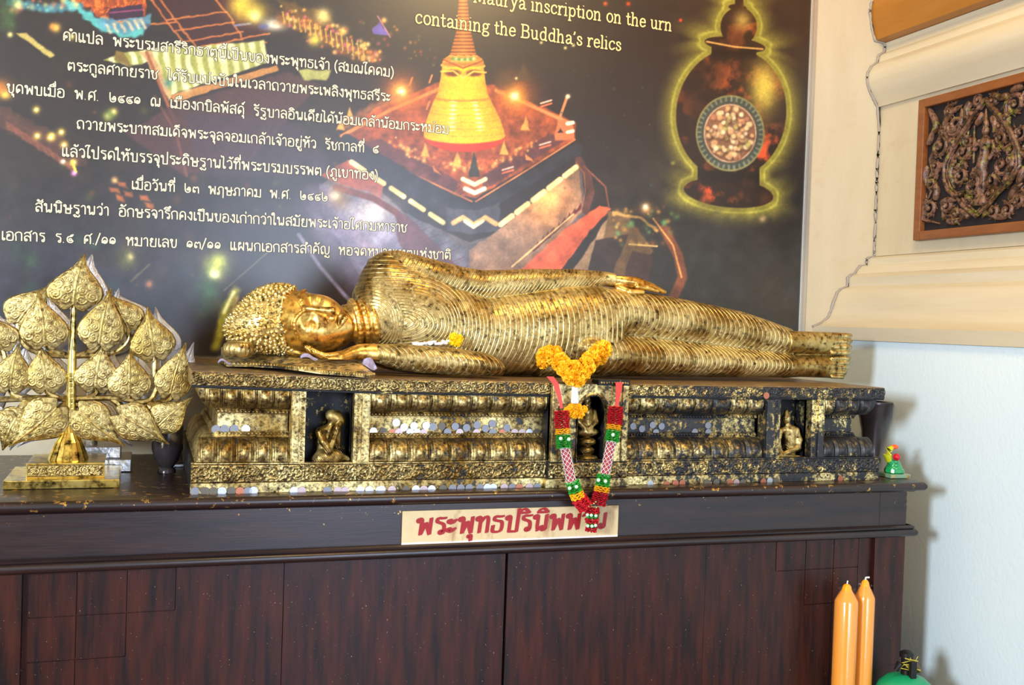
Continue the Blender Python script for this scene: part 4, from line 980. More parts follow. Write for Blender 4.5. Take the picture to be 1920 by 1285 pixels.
def poly_(pts, col, soft=2.2, a=1.0, tex=None, wob=3.5):
    xs = [p[0] for p in pts]; ys = [p[1] for p in pts]
    m = (PXX > min(xs)-8) & (PXX < max(xs)+8) & (PYY > min(ys)-8) & (PYY < max(ys)+8)
    if not m.any(): return
    x, y = PXX[m], PYY[m]
    if wob: x = x+(vnoise(x, y, 12, 15)-.5)*wob; y = y+(vnoise(x, y, 12, 16)-.5)*wob
    ins = np.zeros(x.shape, bool); n = len(pts)
    for i in range(n):
        (x1, y1), (x2, y2) = pts[i], pts[(i+1) % n]
        c_ = ((y1 > y) != (y2 > y)) & (x < (x2-x1)*(y-y1)/((y2-y1) or 1e-9)+x1); ins ^= c_
    d = np.min([seg_d(x, y, pts[i], pts[(i+1) % n]) for i in range(n)], 0); sd = np.where(ins, d, -d)
    k = np.clip(sd/soft+.5, 0, 1)*a
    col = np.asarray(col) if tex is None else tex(x, y)
    ART[m] = ART[m]*(1-k[:, None])+col*k[:, None]
def glow(x, y, r, col, a=1.0, p=2.0, ry=None):
    ry = ry or r; m = (abs(PXX-x) < 3.2*r) & (abs(PYY-y) < 3.2*ry)
    if not m.any(): return
    d = ((PXX[m]-x)/r)**2+((PYY[m]-y)/ry)**2; k = np.exp(-d**(p/2))*a
    ART[m] = ART[m]*(1-k[:, None])+np.asarray(col)*k[:, None]
def dots(n, region, cols, r0, r1, seed, a=1.0):
    r = np.random.default_rng(seed)
    for _ in range(n):
        x, y = region(r); glow(x, y, r.uniform(r0, r1), cols[r.integers(len(cols))], a*r.uniform(.5, 1))
nb = fbm(PXX, PYY, 120, 3); nf = fbm(PXX, PYY, 22, 9)
ART[:] = C(34, 26, 24)
lay(np.clip((PXX-1000)/300, 0, 1)*np.clip((PYY-250)/250, 0, 1)*.8, C(34, 38, 42))
lay(np.clip(nb*1.8-.7, 0, 1)*.5, C(52, 42, 30)); lay(np.clip(nf*2-1.1, 0, 1)*.35*np.clip((500-PXX)/500+.4, 0, 1), C(62, 50, 22))
lay(np.clip((PYY-330)/200, 0, 1)*np.clip((620-PXX)/500, 0, 1)*.75, C(36, 38, 58))
G1 = lambda r: (r.uniform(0, 640), r.uniform(60, 640))
dots(60, G1, [C(120, 70, 20), C(70, 80, 25), C(90, 40, 25)], 2, 9, 21, .7)
dots(46, lambda r: (r.uniform(0, 420), r.uniform(440, 660)), [C(40, 95, 45), C(60, 60, 30), C(95, 60, 30), C(30, 60, 60)], 6, 24, 22, .45)
# top left: flood-lit building with a blue-lit terrace
poly_([(120, -10), (280, -10), (272, 40), (210, 45), (170, 20)], C(165, 60, 30), wob=14, tex=lambda x, y: C(190, 80, 25)*(.35+.9*fbm(x, y, 9, 44)[:, None])+C(60, 40, 10)*(fbm(x, y, 5, 47)[:, None] > .6))
poly_([(205, 15), (268, 8), (268, 32), (204, 40)], C(50, 24, 48)); line_([(206, 24), (268, 18)], 2.5, C(140, 60, 100)); line_([(206, 40), (268, 33)], 2, C(70, 120, 150))
line_([(20, 3), (60, 12), (110, 16), (150, 12)], 16, C(48, 110, 130), 6, .9, 8); line_([(150, 18), (190, 45), (215, 62), (270, 50)], 9, C(35, 40, 90), 9, .9, 10)
line_([(125, 2), (165, 30), (195, 52), (230, 66), (265, 58)], 13, C(84, 176, 168), 5, .95, 9); line_([(195, 45), (235, 52), (272, 38)], 18, C(90, 150, 170), 6, .8, 14)
for i, x in enumerate((200, 213, 226, 240, 252, 264)): line_([(x, 48-i*2), (x+8, 62-i*2)], 5, C(215, 190, 150), 3, .8, 3)
dots(26, lambda r: (r.uniform(20, 150), r.uniform(0, 22)), [C(210, 190, 120), C(120, 190, 180), C(200, 110, 80)], 2, 6, 31)
glow(33, 8, 9, C(235, 225, 140)); glow(105, 52, 8, C(250, 200, 80)); glow(98, 50, 6, C(240, 150, 60))
dots(14, lambda r: (r.uniform(0, 30), r.uniform(0, 60)), [C(60, 90, 40)], 5, 12, 33, .6)
poly_([(30, 62), (48, 62), (103, 104), (92, 108)], C(196, 172, 90), 3, wob=3); glow(19, 65, 5, C(240, 230, 140))
# dark tiled roof with gilt ribs
poly_([(278, -10), (440, -10), (505, 62), (372, 92), (350, 72), (300, 40)], C(52, 20, 20), 3)
for a_ in ([(283, 0), (316, 44), (350, 88)], [(297, -5), (345, 60), (372, 92)], [(402, -5), (430, 30), (455, 74)], [(313, 37), (424, 22)], [(330, 57), (440, 42)], [(345, 78), (455, 60)], [(360, 92), (505, 62)], [(350, 102), (500, 80)], [(283, 45), (330, 42)]):
    line_(a_, 3.2, C(196, 112, 50), 2, .9, 3)
line_([(440, 48), (470, 44)], 4, C(110, 110, 150))
# white-lit colonnade
def cols(x, y):
    q = np.clip(.5+.9*np.sin((x-.18*y)*.30+3*vnoise(x, y, 40, 77)), 0, 1)*(.55+.6*vnoise(x, y, 14, 78)); return C(150, 150, 70)*(1-q[:, None])+C(226, 220, 160)*q[:, None]
poly_([(195, 113), (225, 100), (330, 84), (330, 105), (240, 125), (225, 118)], C(180, 176, 100), 3, tex=cols)
poly_([(278, 95), (495, 76), (502, 118), (420, 145), (320, 178), (296, 140)], C(150, 150, 80), 3, tex=cols)
poly_([(262, 96), (285, 96), (322, 180), (318, 190)], C(190, 150, 100), 2); poly_([(320, 178), (520, 122), (524, 132), (326, 192)], C(176, 120, 60), 2)
poly_([(218, 94), (232, 98), (248, 128), (215, 112)], C(120, 96, 40), 2)
glow(316, 155, 9, C(60, 120, 110), .8); glow(350, 166, 8, C(235, 230, 180), .7)
line_([(275, 98), (340, 258)], 6, C(150, 84, 52), 3)
poly_([(330, 195), (540, 135), (600, 160), (470, 300), (345, 330), (235, 250)], C(74, 44, 42), 5, .85); line_([(290, 180), (330, 250), (350, 330)], 5, C(120, 72, 50), 3, .6)
poly_([(345, 210), (560, 230), (640, 330), (380, 330)], C(60, 46, 58), 12, .6)
# market street, lights
glow(470, 22, 30, C(214, 180, 40), .9, 2, 20); glow(452, 6, 22, C(235, 200, 60), .9); glow(478, 30, 12, C(245, 235, 140)); glow(515, 46, 22, C(240, 232, 205), .95, 2, 11); glow(494, 50, 9, C(80, 90, 150), .9, 2, 5)
poly_([(520, -5), (600, 20), (630, 45), (560, 40)], C(110, 80, 30), 8, .7, wob=10)
line_([(530, 30), (600, 60), (660, 95), (700, 105)], 26, C(130, 78, 30), 14, .75, 14)
dots(120, lambda r: (lambda s_: (530+s_*175+r.normal(0, 5), 25+s_*85+r.normal(0, 13)))(r.random()), [C(240, 170, 60), C(220, 120, 50), C(250, 210, 110), C(200, 90, 110)], 1.5, 4.5, 41)
for i in range(16): x = 530+i*10; line_([(x, 22+i*4), (x+3, 40+i*5)], 2.2, C(210, 170, 70), 1.5, .8)
glow(606, 30, 13, C(250, 225, 130)); glow(644, 58, 8, C(250, 200, 100)); glow(590, 75, 11, C(214, 196, 70)); glow(720, 38, 5, C(240, 170, 90))
dots(40, lambda r: (r.uniform(640, 820), r.uniform(40, 130)), [C(200, 120, 40), C(90, 110, 40), C(160, 60, 40)], 1.2, 3.5, 42, .8)
poly_([(698, 55), (712, 42), (732, 68), (700, 62)], C(92, 74, 150), 2); line_([(708, 30), (732, 70)], 2, C(190, 120, 130))
poly_([(560, 130), (620, 132), (612, 150), (570, 150)], C(190, 190, 100), 4, .8)
# golden hill: terrace, roof, walls
poly_([(598, 352), (650, 300), (760, 400), (880, 455), (980, 420), (1090, 308), (1100, 420), (1000, 560), (700, 560), (605, 400)], C(92, 82, 84), 3)
poly_([(600, 330), (652, 300), (720, 345), (715, 372), (640, 345)], C(150, 70, 48), 3); poly_([(600, 345), (690, 360), (860, 500), (800, 560), (690, 520), (620, 430)], C(110, 104, 128), 6, .9)
glow(700, 400, 34, C(235, 222, 205), .9, 2, 24); glow(690, 425, 55, C(170, 160, 175), .6)
line_([(630, 352), (700, 372), (745, 400), (760, 440)], 12, C(110, 52, 40), 3); line_([(600, 420), (665, 440), (740, 520)], 22, C(140, 118, 140), 8, .7)
poly_([(765, 400), (880, 470), (880, 560), (800, 520), (745, 440)], C(86, 84, 96), 3, tex=lambda x, y: C(92, 88, 100)*(.8+.4*fbm(x, y, 20, 61)[:, None]))
poly_([(745, 395), (765, 405), (860, 500), (900, 560), (800, 560), (742, 440)], C(96, 46, 52), 3, .8)
for i in range(8): line_([(758+i*16, 425+i*14), (790+i*16, 412+i*14)], 2, C(80, 40, 60), 1.5, .6)
poly_([(880, 470), (935, 430), (1085, 312), (1092, 395), (1000, 500), (985, 560), (880, 560)], C(150, 112, 78), 3, tex=lambda x, y: C(136, 104, 82)*(.75+.5*fbm(x, y, 30, 62)[:, None])+C(120, 60, 10)*np.exp(-(((x-1020)/48)**2+((y-372)/44)**2))[:, None])
line_([(1000, 470), (1085, 392)], 4, C(80, 30, 34), 2); 
for i in range(9): poly_([(1000+i*10, 470-i*9), (1008+i*10, 452-i*9), (1012+i*10, 462-i*9)], C(90, 34, 36), 2)
poly_([(960, 520), (1060, 430), (1125, 385), (1145, 392), (1110, 430), (1010, 560), (950, 560)], C(222, 96, 62), 3); line_([(960, 500), (1075, 402)], 3, C(240, 190, 120), 2)
poly_([(1040, 560), (1145, 400), (1148, 430), (1125, 500), (1090, 560)], C(160, 128, 96), 3); line_([(1145, 398), (1142, 470)], 2, C(200, 160, 120))
line_([(1085, 300), (1102, 330), (1108, 360), (1098, 395)], 14, C(84, 50, 42), 3); line_([(1080, 305), (1095, 325), (1098, 360), (1090, 392)], 2, C(150, 90, 60)); line_([(1095, 312), (1135, 350), (1142, 390)], 3, C(120, 70, 50))
# terrace deck
poly_([(646, 250), (700, 205), (828, 152), (925, 160), (1080, 230), (1078, 262), (892, 372), (850, 365)], C(150, 72, 40), 3, tex=lambda x, y: C(150, 70, 36)*(.55+.8*fbm(x, y, 12, 63)[:, None]))
for i in range(14): line_([(690+i*13, 290+i*6), (706+i*13, 278+i*6)], 2, C(80, 36, 30), 1.5, .7); line_([(930+i*10, 345-i*6.5), (918+i*10, 333-i*6.5)], 2, C(80, 36, 30), 1.5, .7)
poly_([(672, 268), (715, 262), (860, 340), (850, 362)], C(76, 42, 46), 3, .8); poly_([(905, 330), (1030, 250), (1062, 262), (905, 358)], C(76, 42, 46), 3, .8)
line_([(640, 255), (735, 205), (828, 165)], 6, C(220, 130, 60), 3); line_([(930, 170), (1000, 200), (1070, 232)], 6, C(220, 140, 80), 3); line_([(650, 262), (760, 320), (885, 378)], 3, C(200, 120, 70), 2); line_([(892, 378), (990, 318), (1078, 262)], 3, C(200, 120, 70), 2)
dots(150, lambda r: (lambda s_: (735+s_*275+r.normal(0, 5), 262+50*math.sin(s_*PI)**.8+r.normal(0, 6)))(r.random()), [C(240, 160, 70), C(200, 90, 40), C(120, 50, 30), C(250, 200, 110)], 1.5, 4.5, 64, .9)
for x, y in ((797, 282), (858, 300), (945, 278), (985, 232), (640, 232), (655, 215)): poly_([(x-8, y+12), (x, y-14), (x+8, y+12)], C(235, 160, 70), 3)
line_([(650, 262), (760, 330), (886, 398), (985, 340), (1082, 280)], 22, C(40, 40, 46), 3); line_([(655, 285), (760, 350), (850, 405)], 20, C(44, 42, 50), 4); poly_([(835, 390), (890, 395), (938, 380), (935, 432), (880, 440), (838, 432)], C(62, 62, 70), 3)
for i in range(5):
    t0 = i/5; x0_, y0_ = 653+t0*185, 300+t0*122; line_([(x0_+6, y0_+4), (x0_+30, y0_+20)], 9, C(255, 226, 150), 2.5)
    x0_, y0_ = 935+t0*150, 424-t0*114; line_([(x0_+4, y0_-3), (x0_+25, y0_-19)], 10, C(255, 226, 150), 2.5)
line_([(850, 418), (868, 408), (888, 422), (910, 408), (930, 420)], 9, C(222, 170, 110), 3); line_([(872, 415), (888, 426), (905, 415)], 6, C(255, 236, 180), 2)
line_([(868, 336), (890, 346), (910, 336)], 8, C(255, 236, 180), 2.5); line_([(872, 354), (890, 362), (908, 354)], 8, C(255, 240, 200), 2.5)
poly_([(878, 332), (889, 282), (900, 332)], C(48, 48, 40), 2); glow(889, 279, 4, C(255, 240, 200))
line_([(1048, 225), (1064, 180)], 5, C(220, 130, 80), 2); glow(1065, 181, 4, C(255, 240, 200)); poly_([(1040, 262), (1046, 222), (1070, 226), (1080, 262)], C(196, 110, 66), 3, wob=4); line_([(1064, 232), (1074, 230)], 7, C(255, 240, 200), 2); line_([(1064, 248), (1074, 246)], 6, C(255, 240, 200), 2); poly_([(1046, 250), (1052, 240), (1058, 250)], C(40, 24, 24), 2)
for (x, y) in ((812, 322), (985, 300)): poly_([(x, y-12), (x+16, y+6), (x+2, y)], C(230, 130, 70), 2)
for (x, y) in ((952, 322), (1022, 275), (1024, 197)): line_([(x-10, y+3), (x+10, y-3)], 3, C(230, 110, 70)); line_([(x-10, y-3), (x+10, y-9)], 3, C(230, 190, 170))
for (x, y) in ((805, 155), (800, 205), (768, 160)): line_([(x, y), (x+5, y-14)], 3, C(220, 130, 70), 2)
# stupa
def bell(ys):
    return np.interp(ys, [-20, 0, 60, 100, 104, 110, 120, 126, 150, 175, 190, 205, 225, 245, 262, 285], [4, 8, 14, 24, 26, 36, 40, 39, 42, 47, 54, 61, 69, 75, 76, 50]), np.interp(ys, [-20, 60, 125, 190, 262], [868, 869, 868, 867, 871])
m_ = (PYY > -30) & (PYY < 300) & (abs(PXX-870) < 110); x, y = PXX[m_], PYY[m_]
hw, cxs = bell(y); lower = y > 250; rr = (x-cxs)/hw
ell_ = ((x-872)/76)**2+((y-255)/30)**2
ins = np.clip((hw-abs(x-cxs))/1.8+.5, 0, 1)*(y < 256); ins = np.maximum(ins, (y >= 254)*np.clip((1-ell_)*18+.5, 0, 1))
base_ = C(226, 186, 34)*np.ones(x.shape+(1,)); base_ = base_*(1-.35*np.abs(rr)[:, None]**3)+C(200, 90, 30)*(.35*np.abs(rr)[:, None]**3)
red = np.clip((y-(262+14*np.sqrt(np.clip(1-rr**2, 0, 1))-8))/3, 0, 1)[:, None]; base_ = base_*(1-red)+C(190, 52, 30)*red
for (c0, w1) in ((-.30, .10), (.42, .09)):
    hl_ = (np.exp(-((rr-c0)/w1)**2)*((y > 190) & (y < 245))*(.5+.5*np.sin(y*.8)))[:, None]; base_ = base_*(1-hl_)+C(255, 244, 190)*hl_
ring = (np.exp(-(((y-6*np.sqrt(np.clip(1-rr**2, 0, 1)))-183)/2)**2)+.5*np.exp(-(np.mod(y-7*np.sqrt(np.clip(1-rr**2, 0, 1))-196, 13)/1.6)**2)*(y > 196)*(y < 262))[:, None]*.7
base_ = base_*(1-ring)+C(200, 100, 30)*ring
sp_ = (y < 104)[:, None]; base_ = np.where(sp_, C(214, 112, 42)*(.78+.30*np.sin(y*.95))[:, None]*(1.15-.35*np.abs(rr)[:, None]), base_)
col_ = ((y >= 104) & (y < 126))[:, None]; base_ = np.where(col_, C(222, 140, 50)*(1.1-.3*np.abs(np.sin(y*.3))[:, None]), base_)
ART[m_] = ART[m_]*(1-ins[:, None])+np.clip(base_, 0, 1)*ins[:, None]
for i in range(8): glow(850+i*5.5, 110+2.0*math.sin(i/7*PI), 3.2, C(170, 214, 130) if i % 2 else C(60, 130, 60))
line_([(832, 112), (868, 128), (905, 114)], 3, C(150, 70, 24)); line_([(828, 122), (868, 142), (908, 124)], 4, C(236, 170, 60))
for cx0_ in (849, 889):
    glow(cx0_, 137, 16, C(96, 40, 18), .95, 6, 7)
line_([(827, 134), (850, 133), (868, 147), (888, 134), (911, 136)], 3, C(240, 190, 70), 2)
for (x, y, r_) in ((752, 172, 15), (965, 180, 16)): glow(x, y, r_*2.4, C(190, 90, 24), .75); glow(x, y, r_*1.2, C(248, 170, 50), .9); glow(x, y, r_*.5, C(255, 244, 200))
line_([(650, 235), (700, 200), (750, 180)], 12, C(190, 110, 50), 8, .6, 6); glow(632, 372, 22, C(180, 130, 60), .7); glow(628, 368, 8, C(255, 240, 200))
# right: far roofs and the ring road
poly_([(1140, 395), (1175, 405), (1225, 470), (1190, 545), (1120, 545)], C(96, 72, 48), 4); poly_([(1115, 450), (1178, 440), (1150, 510), (1100, 520)], C(48, 36, 34), 3); poly_([(1185, 470), (1225, 480), (1215, 530), (1170, 520)], C(60, 40, 36), 3)
line_([(1245, 430), (1272, 480), (1280, 520), (1262, 560)], 18, C(112, 62, 42), 4); line_([(1225, 410), (1262, 460), (1278, 520)], 3, C(214, 150, 80), 2); line_([(1150, 400), (1200, 410), (1232, 430)], 5, C(180, 140, 80), 3, .9, 6); line_([(1180, 458), (1232, 462)], 3, C(214, 180, 120), 2)
dots(46, lambda r: (r.uniform(1150, 1270), r.uniform(385, 460)), [C(214, 160, 70), C(80, 120, 60), C(120, 200, 120), C(120, 70, 40)], 2, 6, 71, .8)
glow(1211, 391, 11, C(220, 160, 90), .8); glow(1210, 388, 5, C(255, 250, 230))
glow(1430, 410, 6, C(230, 190, 170)); glow(1276, 38, 3, C(240, 60, 40)); glow(1262, 306, 4, C(120, 120, 60)); glow(1178, 7, 4, C(180, 60, 20)); glow(1135, 7, 4, C(200, 80, 30))
poly_([(965, 150), (983, 118), (998, 150)], C(74, 56, 32), 4, .8); glow(950, 148, 14, C(80, 60, 30), .8); glow(968, 147, 2.5, C(230, 220, 150))
dots(26, lambda r: (r.uniform(1000, 1260), r.uniform(120, 380)), [C(80, 80, 60), C(110, 110, 90), C(40, 70, 70)], 1, 3, 72, .7)
for (x, y) in ((1015, 80), (1075, 85), (1060, 90)): glow(x, y, 3, C(210, 200, 130))
# left: streets and greenery
for k, (a_, b_) in enumerate((((0, 225), (150, 300)), ((0, 205), (120, 270)))): line_([a_, b_], 26-8*k, C(96, 56, 44), 6, .6, 10)
for i in range(9): x0_, y0_ = 10+i*14, 228+i*9; poly_([(x0_, y0_), (x0_+14, y0_+6), (x0_+22, y0_+24), (x0_+4, y0_+16)], C(140, 78, 54), 3, .6)
for (x, y) in ((68, 206), (70, 255), (97, 255), (120, 272), (115, 248), (95, 258), (138, 305), (202, 218), (213, 210), (133, 68)): glow(x, y, 7, C(250, 214, 80), .9); glow(x, y, 3, C(255, 250, 200))
glow(139, 325, 5, C(250, 150, 220)); glow(205, 216, 12, C(90, 120, 50), .7); glow(118, 303, 4, C(255, 250, 220)); line_([(135, 302), (142, 322)], 4, C(230, 200, 60))
glow(0, 165, 22, C(220, 130, 40), .8, 2, 16); glow(10, 178, 10, C(255, 210, 80), .9, 2, 8)
for (x, y) in ((205, 350), (220, 340), (230, 357), (262, 365), (270, 380), (215, 365)): poly_([(x, y), (x+16, y+3), (x+20, y+14), (x+4, y+10)], C(180, 96, 44), 4, .8, wob=4)
glow(215, 338, 6, C(255, 200, 120)); glow(245, 482, 6, C(240, 220, 170)); glow(240, 486, 20, C(110, 110, 50), .6); line_([(245, 528), (280, 496)], 4, C(110, 100, 70), 3, .7); glow(280, 533, 7, C(190, 120, 80), .9); glow(58, 488, 14, C(50, 110, 60), .5)
glow(405, 500, 26, C(150, 160, 60), .8); glow(403, 515, 10, C(255, 250, 180)); glow(410, 490, 14, C(214, 220, 90), .7)
line_([(442, 545), (420, 590), (404, 650)], 15, C(176, 176, 60), 9, .9, 4); line_([(438, 548), (420, 586)], 6, C(255, 250, 170), 4); line_([(444, 560), (430, 600)], 8, C(200, 160, 60), 6, .8); line_([(500, 475), (420, 545)], 3, C(120, 120, 80), 2, .6)
glow(388, 545, 22, C(50, 110, 50), .6); glow(385, 580, 18, C(50, 96, 50), .5)
line_([(560, 440), (600, 500), (665, 575)], 7, C(150, 140, 170), 4, .7); line_([(590, 380), (640, 470), (700, 560)], 60, C(96, 84, 110), 26, .6)
# urn, cut out on a yellow-green glow
xx, yy = PXX, PYY
def esd(cx, cy, rx, ry, ang=0):
    c_, s_ = math.cos(ang), math.sin(ang); a_ = (xx-cx)*c_+(yy-cy)*s_; b_ = -(xx-cx)*s_+(yy-cy)*c_
    k0 = np.sqrt((a_/rx)**2+(b_/ry)**2); k1 = np.sqrt((a_/rx**2)**2+(b_/ry**2)**2)+1e-6; return k0*(k0-1)/k1
urn = np.min([esd(1371, 213, 103, 122, .12), esd(1366, 362, 84, 27, .10), np.maximum(abs(xx-1366)-58, abs(yy-330)-25), esd(1378, 84, 57, 14, .12), np.maximum(abs(xx-1376)-42, abs(yy-98)-18), esd(1385, 50, 34, 36, .1), esd(1383, 14, 17, 6, .1), np.maximum(abs(xx-1386)-8, abs(yy-2)-16)], 0)
g_ = np.clip(1-(urn-9)/34, 0, 1)**1.6; lay(g_*.82*(urn > -5), C(146, 138, 50)); lay(np.exp(-((urn-9)/2.0)**2)*.5, C(176, 176, 76))
tx = fbm(xx, yy, 26, 81, 5); t2 = fbm(xx+300, yy, 70, 85, 4); lit = np.clip((tx-.45)*5, 0, 1)
uc = C(30, 16, 12)+C(120, 56, 22)*lit[..., None]*np.clip(t2*2-.4, 0, 1)[..., None]+C(110, 10, 5)*(np.clip(t2*3-1.7, 0, 1)*lit)[..., None]
hl_ = np.exp(-(((xx-1432)/26)**2+((yy-165)/48)**2))[..., None]; uc = uc*(1-hl_)+C(196, 176, 72)*hl_; hl_ = np.exp(-(((xx-1392)/16)**2+((yy-38)/18)**2))[..., None]*.7; uc = uc*(1-hl_)+C(200, 170, 80)*hl_
dk = np.clip(1-abs(yy-100)/14, 0, 1)*(abs(xx-1376) < 44)*.8+np.clip(1-abs(yy-330)/16, 0, 1)*.7; uc = uc*(1-np.clip(dk, 0, 1)[..., None])
k_ = np.clip(-urn/2+.5, 0, 1)[..., None]; ART = ART*(1-k_)+np.clip(uc, 0, 1)*k_
line_([(1325, 78), (1378, 88), (1430, 92)], 3, C(200, 150, 80), 2); 
r_ = np.hypot((xx-1369)/63, (yy-250)/70); th_ = np.arctan2(yy-250, xx-1369)
lay(np.clip((1.04-r_)*30, 0, 1), C(120, 116, 72)); lay(np.clip((.99-r_)*30, 0, 1), C(60, 66, 60)); lay(((r_ > .86) & (r_ < .98))*np.clip(np.sin(th_*40)*1.6, 0, 1)*.45, C(150, 160, 130)); lay(np.clip((.80-r_)*30, 0, 1), C(186, 150, 120)); lay(np.clip((.76-r_)*30, 0, 1), C(120, 82, 60))
rr_ = np.random.default_rng(5)
for _ in range(130):
    a_ = rr_.uniform(0, 2*PI); q_ = math.sqrt(rr_.random())*.68; cx0_, cy0_ = 1369+63*q_*math.cos(a_), 250+70*q_*math.sin(a_); glow(cx0_+1, cy0_+2, 6.5, C(70, 44, 34), .5, 4); glow(cx0_, cy0_, rr_.uniform(3.5, 6), [C(226, 190, 140), C(210, 160, 110), C(236, 212, 170), C(180, 120, 90), C(170, 160, 90)][rr_.integers(5)], .95, 4)
ART = np.clip(ART*(.92+.16*vnoise(PXX, PYY, 3.0, 90)[..., None])*np.where(PYY < 300, .9+.2*fbm(PXX, PYY, 16, 91), .62+.76*fbm(PXX, PYY, 22, 92, 5))[..., None], 0, 1)
lin = np.where(ART <= .04045, ART/12.92, ((ART+.055)/1.055)**2.4)
t = NT('printed_board'); a = t.n('ShaderNodeVertexColor', _layer_name='print'); geo = t.t.nodes.new('ShaderNodeNewGeometry')
sp = t.ramp(t.noise(150, 3, .6, geo.outputs['Position']), [(.70, (0,0,0)), (.74, (1,1,1))])
t.set(Base_Color=t.mix(t.math('MULTIPLY', sp, .35), a.outputs[0], (.05, .05, .05, 1)), Roughness=.33, Specular_IOR_Level=.8, Coat_Weight=0.0); M['print'] = t.m
board = empty('printed_board', ((PXL+pr_)/2, -.006, pb_), 'large glossy printed board with lettering, a golden stupa and a glowing urn', 'poster')
link('printed_sheet', grid_mesh('printed_sheet', np.stack([GX, np.full_like(GX, YW), GZ], -1), color=lin.reshape(-1, 3)), M['print'], board)
MB().box(PXL, YW+.0006, pb_, pr_, -.0005, PZT).build('backing', M['caulk'], board)
M['alu'] = plain('aluminium_edge', srgb(190, 190, 186), .35, .6)
MB().box(pr_, YW-.004, pb_-.02, pr_+.010, -.0005, PZT).box(pr_+.010, YW+.004, pb_-.02, at(1519, 300, 0).x, -.0005, PZT).build('edge_strip', M['alu'], board, bevel=.001)

# ---------------------------------------------------------------- lettering
M['letter'] = plain('printed_letter_cream', srgb(226, 214, 184), .35); M['letter_edge'] = plain('printed_letter_outline', srgb(46, 34, 22), .4); M['letter_gold'] = plain('printed_letter_gold', srgb(232, 204, 142), .35)
rows = [('คำแปล  พระบรมสารีริกธาตุนี้เป็นของพระพุทธเจ้า (สมณโคดม)', (117, 75.3), (739, 144.7)), ('ตระกูลศากยราช  ได้รับแบ่งบันในเวลาถวายพระเพลิงพุทธสรีระ', (125.5, 132), (733, 190.7)),
        ('ขุดพบเมื่อ  พ.ศ.  ๒๔๔๑  ณ  เมืองกบิลพัสดุ์  รัฐบาลอินเดียได้น้อมเกล้าน้อมกระหม่อม', (12, 173), (842, 251)), ('ถวายพระบาทสมเด็จพระจุลจอมเกล้าเจ้าอยู่หัว  รัชกาลที่  ๕', (143, 241), (711, 288)),
        ('แล้วโปรดให้บรรจุประดิษฐานไว้ที่พระบรมบรรพต (ภูเขาทอง)', (115, 292.7), (709, 337.7)), ('เมื่อวันที่  ๒๓  พฤษภาคม  พ.ศ.  ๒๔๔๒', (246, 354.6), (616, 378)),
        ('สันนิษฐานว่า  อักษรจารึกคงเป็นของเก่ากว่าในสมัยพระเจ้าอโศกมหาราช', (65, 396.5), (764, 435.8)), ('เอกสาร  ร.๕  ศ./๑๑  หมายเลข  ๑๓/๑๑  แผนกเอกสารสำคัญ  หอจดหมายเหตุแห่งชาติ', (2, 450), (846, 487))]
for body, p0, p1 in rows:
    place_strokes('lettering_outline', body, p0, p1, YW-.0006, M['letter_edge'], board, GL, width=.25, hs=.9)
    place_strokes('lettering', body, p0, p1, YW-.0012, M['letter'], board, GL, width=.135, hs=.9)
for body, p0, p1 in (("Maurya inscription on the urn", (887, 3.3), (1260.4, 58.4)), ("containing the Buddha\u2019s relics", (778, 42.8), (1165.6, 95.3))):
    place_strokes('lettering_outline', body, p0, p1, YW-.0006, M['letter_edge'], board, GE, width=.19, hs=.9)
    place_strokes('lettering', body, p0, p1, YW-.0012, M['letter_gold'], board, GE, width=.11, hs=.9)
